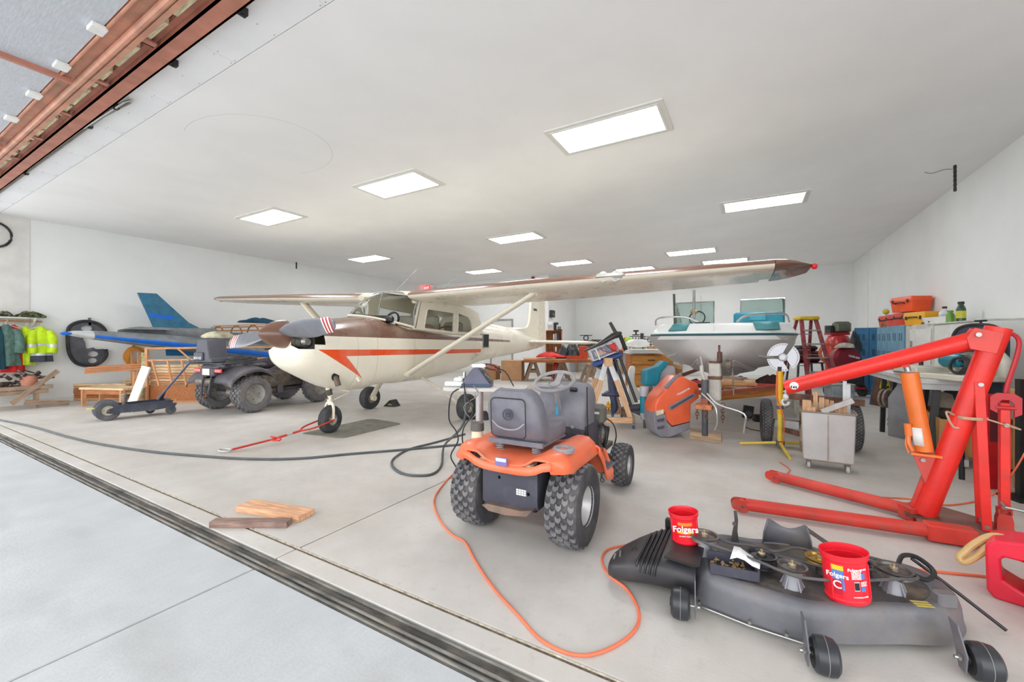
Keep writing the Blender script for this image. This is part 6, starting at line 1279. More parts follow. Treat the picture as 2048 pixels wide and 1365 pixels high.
# side profile traced in its own plane: x right, z up
side = [(-.16, .12), (-.185, .25), (-.18, .40), (-.14, .50), (-.02, .62), (.12, .76), (.20, .80), (.36, .72), (.42, .66), (.42, .52), (.31, .44), (.30, .22), (.28, .16), (.02, .03), (-.10, .03)]
def hood(pts, w0, name, mat, par, z0=0, e=.03, sub=0):
    P_ = [(p.x, p.y) for p in sm([(x, y, 0) for x, y in pts]+[(pts[0][0], pts[0][1], 0)], 1)][:-1]; cx_ = sum(p[0] for p in P_)/len(P_); cz_ = sum(p[1] for p in P_)/len(P_); b = MB()
    b.loft([[(cx_+(x-cx_)*s_, y, cz_+(z-cz_)*s_) for x, z in P_] for y, s_ in ((-w0, .90), (-w0*.96, .955), (-w0*.85, .985), (-w0*.6, 1), (w0*.5, 1), (w0*.9, .97), (w0, .88))]); return b.build(name, mat, par, smooth=.5)
hood([(-.178, .32), (-.17, .42), (-.12, .52), (.02, .67), (.14, .79), (.20, .80), (.40, .70), (.42, .64), (.42, .52), (.31, .43), (.305, .2), (.06, .14), (-.02, .22), (-.04, .31), (-.10, .36)], .21, 'shell', hO, t)
hood([(-.15, .05), (-.185, .22), (-.175, .34), (-.10, .37), (-.035, .31), (-.015, .215), (.06, .135), (.305, .2), (.30, .11), (.04, .0), (-.09, .0)], .214, 'grey_nose', hg, t)
m = T(0, -.20, 0) @ R(90, 'X')
b = MB(); b.plate([(.0, .40), (.32, .58), (.36, .56), (.35, .53), (.04, .355)], .02, m @ T(0, 0, 0)); sl = b.build('side_vent', hg, t, bev=.004); b = MB(); b.plate([(.03, .395), (.31, .555), (.34, .545), (.05, .37)], .022, m); b.build('vent_slot', M('slot_dark', (84, 82, 92), .6), sl)
b = MB(); b.plate([(-.155, .35), (-.06, .37), (-.06, .32), (-.15, .29)], .035, m @ T(0, 0, -.0)); b.build('headlight', M('lens_cream', (232, 222, 190), .15, coat=.5), t)
for z in (.235, .14): MB().plate([(-.14, z), (-.05, z+.02), (-.06, z-.015), (-.13, z-.025)], .04, m).build('nose_slot', M('slot_dark', (84, 82, 92), .6), t)
b = MB(); b.plate([(-.1, .53), (.1, .735), (.16, .76), (.13, .70), (-.07, .50)], .45, T(0, .225, 0) @ R(90, 'X')); 
text('lettering', 'Husqvarna', .042, white, t, T(.20, -.2165, .60) @ R(90, 'X') @ R(29), bold=.03)
b = MB(); b.tube([(-.02, -.2, .645), (.12, -.16, .775), (.2, -.14, .81)], .025, 8); b.build('grey_spine', hg, t)
# ---------------- boat on its trailer ----------------
bw_ = M('boat_white', (232, 234, 232), .35, var=.03, sc=2, coat=.3); bh = M('boat_hull', (206, 204, 202), .5, var=.08, sc=2, dirt=((172, 164, 156), .5), dsc=2); btl = M('boat_teal', (74, 142, 146), .5, var=.08)
BT = thing('motor_boat', 'white and teal open motor boat facing the camera under the wing', 'boat', (-.48, 7.0, 0), -3)
def hull(y):
    """half-section (x, z) pairs from keel to rub rail at distance y behind the bow"""
    out = []
    for t_, xf, zf in ((0, 0, 0), (.12, .2, .10), (.28, .46, .2), (.30, .47, .26), (.48, .74, .36), (.52, .80, .46), (.66, .92, .62), (.82, .985, .8), (1, 1, 1)):
        wf = min(1, (y+.012)/(1.5*(1-t_)**1.2+.16))**(.42); kz = .58+.34*(1-min(1, y/1.5))**2.2
        out.append((1.06*xf*wf, kz+(1.33-kz)*zf))
    return out
b = MB(); rg = []
for y in (0, .03, .08, .16, .3, .5, .8, 1.2, 1.8, 2.6, 3.4, 4.2):
    h = hull(y); rg.append([(x, y-.0, z) for x, z in h]+[(-x, y, z) for x, z in h[::-1]][:-1])
b.loft(rg); b.build('hull', bh, BT, smooth=.9)
for sx in (-1, 1):
    for q_, k_ in ((1, 0), (3, 1), (5, 2)):
        b = MB(); b.tube(sm([(sx*hull(y)[q_][0], y, hull(y)[q_][1]-.005) for y in (.12+.1*k_, .35, .7, 1.2, 2.0)]), .02, 5); b.build('strake', bh, BT)
b = MB(); rg = []
for z, gx, gy in ((1.27, 1.0, 0), (1.32, 1.02, -.02), (1.38, 1.02, -.02), (1.41, 1.0, 0), (1.50, .94, .08), (1.53, .90, .14), (1.53, .80, .3), (1.44, .78, .32)):
    row = []
    for k in range(40):
        a = PI*k/39; x = -1.06*math.copysign(abs(math.cos(a))**.45, math.cos(a))*gx; y = 1.0-(1.0-gy)*abs(math.sin(a))**.62; row.append((x, y, z))
    rg.append([( -1.06*gx, 4.2, z)]+row+[(1.06*gx, 4.2, z)])
b.loft(rg, cap=False, wrap=False); b.build('deck_rim', bw_, BT, smooth=.7)
b = MB(); b.box(-.86, .3, 1.30, .86, 4.2, 1.34); b.build('cockpit_floor', bw_, BT)
b = MB(); b.tube([(-1.075, 4.2, 1.35)]+[(-1.075*math.copysign(abs(math.cos(PI*k/39))**.45, math.cos(PI*k/39)), 1.0-1.025*abs(math.sin(PI*k/39))**.62, 1.35) for k in range(40)]+[(1.075, 4.2, 1.35)], .02, 6); b.build('rub_rail', M('rail_teal', (50, 92, 98), .5), BT)
for x0, x1 in ((-.72, -.44), (.50, .86)):
    b = MB(); b.loft([[(x0+.06, .0, 1.415), (x1+.05 if x0 < 0 else x1, .0, 1.415)], [(x0+.12 if x0 < 0 else x0+.02, .10, 1.52), (x1+.08 if x0 < 0 else x1-.02, .10, 1.52)], [(x0+.14 if x0 < 0 else x0+.02, .26, 1.535), (x1+.08 if x0 < 0 else x1-.02, .26, 1.535)]], cap=False, wrap=False); b.build('teal_patch', btl, BT, solid=.02)
wg = M('windshield_glass', (186, 206, 200), .08, var=.02, trans=.85); ga = M('al_frame', (176, 178, 176), .3, .7)
for x0, x1 in ((-.92, -.22), (.22, .92)):
    b = MB(); q = [(x0, 1.9, 1.5), (x1, 1.9, 1.5), (x1-(.02 if x0 > 0 else 0), 1.9, 2.02), (x0+.02, 1.9, 2.02)]; b.plate([(x, z) for x, _, z in q], .008, T(0, 1.9, 0) @ R(90, 'X')); b.build('windshield', wg, BT)
    b = MB(); b.tube([V(p)+V((0, -.008, 0)) for p in q], .018, 6, closed=True); b.tube([(x0 if x0 < 0 else x1, 1.9, 2.02), (x0 if x0 < 0 else x1, 2.6, 1.52)], .016, 6); b.build('windshield_frame', ga, BT)
    b = MB(); b.plate([(.0, 0), (.75, 0), (0, .5)], .006, T(x0 if x0 < 0 else x1, 1.9, 1.52) @ R(90) @ R(90, 'X')); b.build('side_glass', wg, BT)
for pts in ([(-.98, .5, 1.53), (-.95, .42, 1.62), (-.80, .28, 1.65), (-.45, .2, 1.64), (-.25, .2, 1.56)], [(.3, .2, 1.54), (.42, .2, 1.63), (.7, .25, 1.66), (.92, .4, 1.65), (.97, .55, 1.54)]):
    MB().tube(sm(pts), .016, 8).build('bow_rail', chrome, BT)
b = MB(); b.box(.18, 1.1, 1.34, .92, 1.3, 1.74, b=.03); b.build('seat_back', M('teal_vinyl', (16, 140, 164), .45), BT); MB().box(.42, 1.08, 1.60, .66, 1.10, 1.72, b=.01).build('seat_panel', M('teal_light', (60, 164, 184), .4), BT)
b = MB(); b.box(-.68, 1.82, 1.5, -.28, 1.88, 1.62, b=.01); b.build('dash', blk, BT); b = MB(); b.ring([(.13, -.008), (.15, -.008), (.15, .008), (.13, .008)], 24, T(-.5, 1.75, 1.70) @ R(70, 'X')); b.build('helm_wheel', blk, BT)
b = MB(); b.ball((-.55, 1.7, 1.82), .07, sq=(1, 1, .8)); b.build('round_horn', M('brass', (204, 168, 110), .35), BT)
b = MB(); b.box(-.03, -.02, 1.33, .0, .0, 1.5); b.build('bow_seam', bw_, BT)
# two uprights standing in the boat
tag(MB().cyl(atd(1350, 655, 7.9), atd(1348, 588, 7.9), .022, n=8).build('upright_pole', M('pole_dark', (64, 78, 66), .5, var=.5, sc=40)), 'thin dark green pole rising behind the boat bow to the wing', 'pole')
tag(MB().cyl(atd(1388, 650, 7.7), atd(1388, 580, 7.7), .024, n=10).build('upright_pole', M('pole_grey', (150, 150, 146), .4, .4)), 'grey metal pole rising from the boat bow to the wing', 'pole')
tag(MB().tube([atd(1402, 585, 8.2)+V((.012*math.cos(k*1.2), .012*math.sin(k*1.2), -.012*k)) for k in range(40)], .006, 5).build('pull_string', M('cord_pale', (214, 208, 170), .7)), 'pale spiral cord hanging from the wing behind the grey pole', 'cord')
# trailer
tr = M('trailer_paint', (170, 92, 76), .6, .2, var=.2, dirt=((120, 84, 66), .6)); 
t = thing('boat_trailer', 'boat trailer with red rails, winch post and a jack on a wood block', 'trailer', (-.47, 5.5, 0), -3)
jp = M('jack_pipe', (92, 96, 100), .5, .4, var=.15, dirt=((140, 130, 124), .4)); tw = M('trailer_white', (214, 210, 200), .6, var=.12, dirt=((150, 108, 76), .5))
MB().cyl((0, 0, .10), (0, 0, .44), .035, n=16).build('jack_leg', jp, t); MB().cyl((0, 0, .42), (0, 0, .78), .043, n=16).build('jack_sleeve', jp, t)
b = MB(); b.tube([(.0, -.0, .78), (-.03, -.02, .85), (-.035, -.02, .95)], .022, 6); b.tube([(-.03, 0, .95), (-.05, 0, 1.06)], .008, 5); b.build('jack_crank', tw, t)
b = MB(); b.box(.03, .08, .52, .16, .22, .98, b=.012); b.build('winch_post', tw, t); MB().box(.02, .07, .78, .17, .23, .82, b=.004).build('post_band', rust, t); MB().box(.03, .08, .98, .15, .22, 1.0, b=.006).build('post_cap', rust, t)
b = MB(); b.ring([(.02, -.03), (.06, -.03), (.07, 0), (.06, .03), (.02, .03)], 20, T(.24, .15, .97) @ R(90, 'Y')); b.cyl((.16, .15, .95), (.3, .15, .95), .015); b.tube([(.28, .15, .95), (.29, .12, .8), (.30, .12, .6)], .008, 6); b.build('winch', amet, t)
b = MB(); b.box(.12, .1, .98, .17, .2, 1.12, b=.01); b.cyl((.14, .15, 1.1), (.14, .15, 1.2), .012); b.build('winch_bracket', rust, t)
bar('tongue', (0, -.06, .52), (.02, 1.9, .56), .08, .08, tr, t); 
for sx in (-1, 1): bar('side_rail', (sx*.06, .15, .60), (sx*.75, 1.3, .62), .05, .05, tr, t); bar('bunk_rail', (sx*.75, 1.3, .62), (sx*.75, 5.0, .62), .05, .06, tr, t)
bar('cross_rail', (-.7, 1.25, .63), (.85, 1.25, .63), .05, .05, M('rail_red', (206, 70, 58), .5, dirt=((150, 110, 90), .5)), t)
b = MB(); b.box(-.10, -.09, .42, .09, .05, .49, b=.008); b.build('coupler', M('coupler_orange', (196, 124, 84), .6, .3, var=.3, sc=16, dirt=((210, 190, 160), .5)), t)
for sx, x1 in ((0, .14), (.06, .42)): b = MB(); b.tube(sm([(sx-.03, -.05, .62), (sx+.1, -.08, .5), (x1, -.1, .42), (x1+.005, -.1, .28), (x1-.02*(sx == 0), -.1, .2)]), .012, 8); b.build('guide_rod', chrome, t)
for x, z0, n_ in ((-.08, .44, 4), (.2, .50, 6), (.02, .42, 3)):
    b = MB()
    for k in range(n_): b.ring([(.014, -.005), (.024, -.005), (.024, .005), (.014, .005)], 12, T(x, -.05, z0-.038*k) @ R(90*(k % 2)) @ R(90, 'X') @ Sc(1, 1.3, 1))
    b.build('safety_chain', rust, t)['kind'] = 'stuff'
tag(bar('wood_block', at(1381, 877, 0)+V((0, 0, .05)), at(1443, 884, 0)+V((0, 0, .05)), .12, .10, M('block_wood', (186, 158, 130), .8, var=.2, stretch=(.6, 8, 8))), 'pale timber block under the trailer jack', 'block')
for k, (px, z, l_) in enumerate(((1470, .6, .5), (1475, .64, .42), (1468, .55, .35), (1455, .67, .4))):
    p = atd(px, 682, 5.65); p.z = z+.06; tag(bar('scrap_board', p-V((l_/2, -.1*k, 0)), p+V((l_/2, .12, 0)), .13, .04, (fw, pw, pn, ow)[k]), ('lowest wide', 'middle pinkish', 'short front', 'topmost grey')[k]+' board piled on the trailer tongue beside the winch', 'board', 'boards on the trailer tongue')
p = atd(1500, 682, 5.9); p.z = .46; tag(bar('trailer_plank', p-V((.42, .05, .03)), p+V((.32, .3, .06)), .2, .09, M('orange_wood', (206, 134, 64), .6, var=.25, sc=7, stretch=(.5, 6, 6))), 'thick orange wooden plank under the boards on the trailer', 'plank')
heap('rope_pile', 'tangled tan rope heaped on the boards by the winch', 'rope', atd(1470, 770, 6)+V((0, 0, -.06)), .25, .14, .08, M('rope_tan', (190, 164, 120), .9, var=.4, sc=24, bump=.6, bsc=40), 15, 30)
heap('netting', 'dark brown netting bundled under the boat beside the lamp stand', 'net', atd(1540, 765, 6.6)+V((0, 0, -.1)), .3, .22, .2, M('net_dark', (70, 44, 40), .9, var=.5, sc=50, bump=.8, bsc=60), 16)
heap('netting', 'dark netting under the boat left of the winch post', 'net', atd(1392, 762, 7)+V((0, 0, -.1)), .2, .2, .12, M('net_dark', (70, 44, 40), .9), 18)
heap('blue_bag', 'bright blue bundle under the hull right of the winch', 'bag', atd(1480, 757, 6.7)+V((0, 0, -.06)), .18, .14, .09, M('bag_blue', (20, 96, 170), .6), 17)
t = thing('speaker', 'black car speaker standing on the floor under the trailer', 'speaker', at(1494, 836), 20, ry=8); MB().box(-.075, -.03, 0, .075, .03, .20, b=.006).build('case', blk, t); b = MB(); b.lathe([(.055, 0), (.05, .006), (.035, -.004), (.012, .008), (.001, .01)], 20, T(0, -.031, .075) @ R(90, 'X')); b.build('cone', M('cone_grey', (84, 84, 84), .5), t)
t = thing('motor_part', 'small black motor beside the trailer wheel on the floor', 'motor', at(1515, 843)+V((0, 0, .0)), 30); MB().box(-.06, -.05, 0, .07, .05, .11, b=.012).build('housing', blk, t); MB().cyl((-.08, 0, .05), (-.06, 0, .05), .02).build('shaft', dsteel, t)
floorcord('electric_cable', 'black wire curving on the floor under the trailer', [(1520, 862), (1500, 858), (1487, 850), (1495, 840), (1505, 836)], .006, blkr, 'cable')
# ---------------- small trailer wheels with frame, lamp stand, cart ----------------
t = thing('axle_frame', 'rusty brown cart frame with two diamond-tread tyres', 'trailer', (.6, 6.0, 0), 2)
for x in (-.42, .42): wheelset('trailer_wheel', t, .265, .12, .12, (x, 0, .265), turf, 0, tread=(44, 5, .008, 'blk'), rimm=rust, spokes=0)
bar('axle', (-.4, 0, .27), (.45, 0, .27), .05, .05, dsteel, t); bar('upright', (-.06, -.1, .1), (-.06, -.1, .62), .06, .05, rust, t, up=(0, 1, 0)); bar('top_bar', (-.28, -.1, .60), (.5, -.1, .56), .06, .07, rust, t); bar('lower_bar', (-.3, -.1, .2), (.0, -.16, .14), .05, .05, rust, t)
bar('box_rail', (-.34, -.08, .26), (-.1, -.1, .25), .06, .08, M('galv', (196, 198, 200), .4, .6), t); 
b = MB(); b.cyl((-.08, -.28, .02), (-.08, -.28, .24), .035); b.cyl((-.08, -.28, .24), (-.08, -.28, .3), .025); b.build('screw_jack', M('rust_white', (186, 160, 140), .7, var=.4, sc=12, dirt=((130, 74, 44), .8)), t)
for p in ((-.2, .2), (.0, .25)): pass
t = thing('splayed_stand', 'small cast stand with splayed feet behind the lamp stand', 'stand', C(1588, 7.0))
for a in (20, 150, 270): MB().tube(sm([(0, 0, .16), (.1*math.cos(math.radians(a)), .1*math.sin(math.radians(a)), .12), (.24*math.cos(math.radians(a)), .24*math.sin(math.radians(a)), .015)]), .015, 6).build('foot', M('cast_cream', (206, 196, 176), .6), t)
MB().cyl((0, 0, .1), (0, 0, .5), .03).build('column', M('cast_cream', (206, 196, 176), .6), t)
yl = M('stand_yellow', (240, 208, 70), .4, var=.08, coat=.2, dirt=((210, 160, 60), .3)); yo = M('stand_orangeyellow', (244, 184, 30), .4, var=.05)
t = thing('work_light', 'yellow tripod work light with three white lamp petals', 'lamp', at(1560, 897))
lz = lambda px, py, z=0: at(px, py, z)-t.location
for q in ((1480, 889), (1580, 920), (1640, 892)): MB().cyl(V((0, 0, .07)), lz(*q)+V((0, 0, .014)), .018, .014, 10).build('leg', yl, t)
MB().cyl((0, 0, .05), (0, 0, .5), .027, n=16).build('lower_pole', yl, t); MB().cyl((0, 0, .40), (0, 0, .9), .031, n=16).build('upper_pole', yo, t)
MB().cyl((0, 0, .46), (0, 0, .50), .036, n=16).build('collar', M('collar_grey', (104, 100, 108), .5), t); MB().cyl((0, 0, .03), (0, 0, .09), .045, n=12).build('hub', dsteel, t); MB().cyl((0, 0, .9), (0, 0, .95), .026, n=12).build('lamp_socket', blk, t)
vd = V((-.34, -1.0, .1)).normalized(); mm = T(.03, 0, 1.06) @ basisz(vd); led = M('led_white', (236, 238, 246), .4, var=.03)
MB().lathe([(.001, .03), (.03, .03), (.045, 0), (.04, -.06), (.001, -.07)], 20, mm).build('lamp_body', led, t)
for a0 in (90, 215, 330):
    pts = [(.05*math.cos(math.radians(a)), .05*math.sin(math.radians(a))) for a in (a0-35, a0, a0+35)]+[(.165*math.cos(math.radians(a)), .165*math.sin(math.radians(a))) for a in [a0+52-k*13 for k in range(9)]]
    b = MB(); b.plate(pts, .012, mm); pe = b.build('lamp_petal', led, t, bev=.003); b = MB()
    for k in range(9): a = math.radians(a0-44+k*11); b.box(-.004, -.009, .012, .004, .009, .014, mm @ R(math.degrees(a)) @ T(.148, 0, 0))
    b.build('petal_slots', M('slot_grey', (150, 150, 160), .5), pe)['kind'] = 'stuff'
MB().tube(sm([V(p) for p in ((-.03, -.02, .9), (-.035, -.03, .6), (.03, -.04, .4), (.035, -.04, .2), (.02, -.04, .02))]), .006, 6).build('lamp_cord', oc, t)['label'] = 'orange cord'
gv = M('cart_metal', (206, 206, 204), .45, .35, var=.08, sc=3, dirt=((150, 120, 100), .35), dsc=3); gr = M('cart_edge', (166, 154, 142), .5, .5, var=.2, dirt=((140, 96, 66), .6))
t = thing('metal_cart', 'scuffed white metal bin on casters full of wood offcuts', 'cart', (.66, 5.06, 0), -4)
W, D = .20, .15
b = MB(); e = .006
rg = [[(x*s_, y*s_, z) for x, y in rrect(-W-.01, -D, W+.01, D, .015)] for z, s_ in ((.10, .93), (.555, 1), (.555, .96), (.12, .86))]
b.loft(rg); b.build('bin', gv, t)
MB().tube([(x, y, .56) for x, y in rrect(-W-.015, -D-.005, W+.015, D+.005, .02)], .009, 6, closed=True).build('rim', gr, t); MB().box(-.004, -D-.001, .11, .004, -D+.012, .54, m=T(0, .0, 0) @ R(0)).build('seam_bead', gr, t)
MB().box(-W*.9, -D*.9, .085, W*.9, D*.9, .105, b=.004).build('base_frame', gr, t)
for x, y in ((-.15, -.1), (.15, -.1), (-.15, .1), (.15, .1)): 
    b = MB(); b.cyl((x-.012, y, .035), (x+.012, y, .035), .035, n=18); cw = b.build('caster', M('caster_pale', (196, 196, 192), .5), t); MB().box(x-.02, y-.014, .04, x+.02, y+.014, .09).build('caster_fork', dsteel, cw)
bpy.context.view_layer.update(); CM = t.matrix_world.copy()
offs = [(-.2, -.06, .66, .07, 'wide pale offcut at the left of the metal bin'), (-.16, -.1, .60, .08, 'short thick offcut at the left front of the bin'), (-.11, .03, .74, .035, 'thin tall offcut rising from the left of the bin'), (-.05, .0, .69, .04, 'fourth offcut from the left in the metal bin'), (0, .04, .67, .035, 'narrow offcut just left of the bin centre'), (.05, .05, .66, .03, 'slim offcut at the centre of the bin'), (.1, -.08, .65, .05, 'square offcut right of the metal strip'), (.15, -.06, .65, .05, 'square offcut beside the white laths')]
for x, y, h, w_, l_ in offs:
    o = bar('wood_offcut', (0, 0, 0), (0, 0, h-.14), w_, w_*.8, pn); o.matrix_world = CM @ T(x*.82, y*.8, .14) @ basis((0, 0, 1)); tag(o, l_, 'board', 'offcuts standing in the metal bin')
for k, (x, h) in enumerate(((.17, .86), (.205, .83))):
    o = bar('lath', (0, 0, 0), (0, 0, h-.15), .03, .015, wp); o.matrix_world = CM @ T(x*.82, .03, .15) @ basis((0, 0, 1)); tag(o, ('taller', 'shorter')[k]+' of two white laths at the right of the metal bin', 'board')
o = bar('metal_strip', (0, 0, 0), (.24, 0, .12), .02, .05, M('strip_metal', (180, 178, 176), .35, .6)); o.matrix_world = CM @ T(-.05, -.15, .57) @ basis((.24, 0, .13)); tag(o, 'grey metal channel lying diagonally across the bin', 'strip')
# ---------------- ladder ----------------
lr = M('ladder_red', (150, 58, 64), .5, var=.12, dirt=((196, 170, 160), .4)); la = M('ladder_al', (170, 170, 168), .4, .6, dirt=((130, 120, 110), .4))
t = thing('step_ladder', 'dark red stepladder with a yellow top behind the boat', 'ladder', C(1613, 8.9), 28)
MB().box(-.21, -.12, 1.70, .21, .14, 1.78, b=.02).build('top_cap', M('cap_yellow', (220, 188, 40), .5, var=.1), t)
for sx in (-1, 1):
    bar('front_rail', (sx*.29, -.55, .02), (sx*.15, -.06, 1.72), .03, .08, lr, t, up=(1, 0, 0)); bar('rear_rail', (sx*.33, .5, .02), (sx*.15, .08, 1.72), .03, .06, lr, t, up=(1, 0, 0))
    MB().box(sx*.29-.04, -.6, 0, sx*.29+.04, -.5, .05, b=.01).build('foot', M('foot_yellow', (214, 180, 50), .5), t)
for k in range(5):
    z = .3+.29*k; f_ = z/1.72; MB().box(-(.29-.14*f_), -.55+.49*f_-.05, z, (.29-.14*f_), -.55+.49*f_+.04, z+.03, b=.005).build('step', la, t)
for k in range(4):
    z = .35+.35*k; f_ = z/1.72; bar('rear_brace', (-(.33-.18*f_), .5-.42*f_, z), ((.33-.18*f_), .5-.42*f_, z), .04, .02, la, t)
for sx in (-1, 1): bar('spreader', (sx*.2, -.28, .95), (sx*.22, .27, .95), .02, .01, la, t)
# ---------------- right wall: lockers, cabinets and what stands on them ----------------
lb = M('locker_blue', (112, 164, 190), .5, .1, var=.1, sc=5, dirt=((120, 146, 158), .45)); lbd = M('locker_deepblue', (52, 122, 166), .5, .1, var=.12, sc=5, dirt=((80, 110, 130), .4)); slot = M('slot_black', (40, 50, 58), .7)
def door(par, m, w_, z0, z1, mat, hinge='locker_door'):
    """a locker door in the plane x=0 of m, facing -x, w_ wide along y"""
    d = MB().box(-.018, .006, z0, 0, w_-.006, z1, m, b=.003).build(hinge, mat, par)
    b = MB()
    for zc in (z0+(z1-z0)*.12, z0+(z1-z0)*.34, z0+(z1-z0)*.62, z0+(z1-z0)*.86):
        for k in range(6):
            for yy in (.28, .62): b.box(-.0205, w_*yy, zc+.024*k-.06, -.018, w_*(yy+.2), zc+.024*k-.048, m)
    b.build('louvres', slot, d)['kind'] = 'stuff'
    MB().box(-.035, w_*.80, (z0+z1)/2-.04, -.018, w_*.90, (z0+z1)/2+.06, m, b=.004).build('latch', blk, d); return d
t = thing('locker_row', 'row of pale blue steel lockers with louvred doors by the right wall', 'lockers', (2.39, 9.8, 0))
MB().box(.0, 0, .06, .37, 1.8, 1.54, b=.004).build('carcass', lb, t); MB().box(.02, 0, 0, .35, 1.8, .06).build('plinth', lbd, t)
for k in range(5): door(t, T(0, .36*k, 0), .36, .08, 1.52, lb)
t = thing('locker_pair', 'deep blue locker pair turned towards the camera beyond the pale lockers', 'lockers', (2.66, 12.4, 0), 80)
MB().box(.0, -.02, .04, .37, .52, 1.56, b=.004).build('carcass', lbd, t)
for k in range(2): door(t, T(0, .26*k, 0), .25, .06, 1.54, lbd)
heap('black_bag', 'black bag hanging on the corner of the deep blue lockers', 'bag', (2.1, 12.2, 1.02), .12, .12, .42, M('bag_black', (46, 46, 50), .3), 21)
gw = M('cabinet_offwhite', (206, 204, 194), .5, var=.08, sc=4, dirt=((150, 144, 132), .5)); gwd = M('cabinet_white', (224, 224, 218), .5, var=.04)
t = thing('steel_cabinet', 'scuffed off-white steel cabinet beside the pale blue lockers', 'cabinet', (2.39, 8.5, 0))
MB().box(0, 0, 0, .37, 1.28, 1.52, b=.006).build('carcass', gw, t); d_ = MB().box(-.02, .08, .75, 0, .98, 1.44, b=.004).build('cabinet_door', gwd, t); MB().box(-.04, .86, 1.05, -.02, .9, 1.25, b=.004).build('door_handle', steel, d_)
t = thing('low_cabinet', 'long white cabinet under the green bottles', 'cabinet', (2.385, 6.9, 0)); MB().box(0, 0, 0, .35, 1.56, 1.49, b=.006).build('carcass', gwd, t); MB().box(-.02, 0, 1.49, .36, 1.58, 1.51, b=.003).build('cabinet_top', gw, t)
def tool_case(name, label, loc, rz, x, y, z, mat, lidh=.35, grp=None, cat='toolbox'):
    t = thing(name, label, cat, loc, rz, grp); b = MB()
    b.loft([[(px_*s_, py_*s_, zz) for px_, py_ in rrect(-x/2, -y/2, x/2, y/2, .02)] for zz, s_ in ((0, .88), (z*(1-lidh), .97))]); b.build('base', mat, t)
    b = MB(); b.loft([[(px_*s_, py_*s_, zz) for px_, py_ in rrect(-x/2, -y/2, x/2, y/2, .02)] for zz, s_ in ((z*(1-lidh), 1.02), (z*(1-lidh)+.02, 1.02), (z*.97, .95), (z, .88))]); l_ = b.build('lid', mat, t)
    MB().tube(sm([(-x*.18, -y*.5, z*.55), (-x*.18, -y*.58, z*.6), (x*.18, -y*.58, z*.6), (x*.18, -y*.5, z*.55)], 3), .009, 6).build('handle', blk, t)
    for sx in (-.33, .33): MB().box(sx*x-.02, -y*.535, z*(1-lidh)-.03, sx*x+.02, -y*.5, z*(1-lidh)+.03, b=.004).build('latch', blk, t)
    return t
tor = M('tote_orange', (240, 84, 28), .4, var=.06, coat=.2); tor2 = M('tote_red', (222, 62, 34), .4, var=.06, coat=.2); tye = M('case_yellow', (236, 172, 34), .4, var=.05)
tool_case('tote_box', 'big orange lidded tote on top of the red boxes', (2.5, 9.95, 1.77), -68, .50, .34, .27, tor, .3)
for k, (y, z_, l_) in enumerate(((11.3, 1.54, 'leftmost small red toolbox on the lockers'), (10.8, 1.54, 'red toolbox under the left side of the big orange tote'), (10.3, 1.54, 'red toolbox directly under the big orange tote'))):
    tool_case('tool_case', l_, (2.53, y, z_), -72, .36, .26, .23, tor2)
tool_case('tool_case', 'yellow toolbox with black latches beside the red boxes', (2.52, 9.45, 1.52), -68, .44, .28, .22, tye, .45)
heap('tool_clutter', 'heap of small dark tools on the cabinet before the white tub', 'tools', (2.5, 8.98, 1.52), .1, .12, .07, jk, 23)['kind'] = 'stuff'
t = thing('plastic_tub', 'white plastic tub with a black pointed logo on the cabinet', 'tub', (2.5, 8.55, 1.51), -70); b = MB(); b.loft([[(px_*s_, py_*s_, zz) for px_, py_ in rrect(-.26, -.12, .26, .12, .05)] for zz, s_ in ((0, .82), (.1, 1), (.1, .95), (.01, .8))]); b.build('tub', white, t)
MB().plate([(-.05, .07), (0, .02), (.05, .07), (0, .045)], .002, T(-.1, -.113, 0) @ R(80, 'X')).build('logo', blk, t)
def bottle(label, loc, r, h, mat, cap, nk=.35, extra=None):
    t = thing('bottle', label, 'bottle', loc); b = MB(); b.lathe([(.001, 0), (r, .0), (r, h*.62), (r*.9, h*.7), (r*nk, h*.84), (r*nk, h*.9), (.001, h*.9)], 20); b.build('bottle_body', mat, t); MB().cyl((0, 0, h*.88), (0, 0, h), r*nk*1.25, n=16).build('cap', cap, t)
    if extra: MB().cyl((0, 0, h*.2), (0, 0, h*.55), r*1.02, n=20).build('label_band', extra, t)
    return t
gd_ = M('bottle_green', (36, 76, 52), .3, coat=.3); gl_ = M('bottle_lime', (110, 160, 60), .35); yc_ = M('bottle_yellow', (206, 200, 50), .4)
bottle('white bottle with a black cap behind the white tub', (2.64, 8.95, 1.52), .065, .27, M('bottle_white', (226, 228, 224), .35), blk, extra=M('paleblue', (196, 206, 214), .5))
bottle('tall dark green bottle with a yellow shoulder and black cap', (2.56, 8.12, 1.51), .05, .29, gd_, blk, .55, yc_); bottle('short lime-green bottle left of the tall dark one', (2.5, 8.28, 1.51), .045, .18, gl_, gl_, .6)
t = thing('ball_marker', 'yellow ball on a thin stick among the clutter on the lockers', 'tool', (2.5, 11.5, 1.54)); MB().cyl((0, 0, 0), (0, 0, .3), .012).build('stick', white, t); MB().ball((0, 0, .33), .06).build('ball', M('ball_yellow', (206, 200, 60), .6), t)
heap('clutter', 'brown mesh and rags at the left end of the lockers', 'rags', (2.5, 11.25, 1.54), .14, .2, .13, M('brown_rag', (140, 110, 80), .9, var=.5, sc=20), 25)
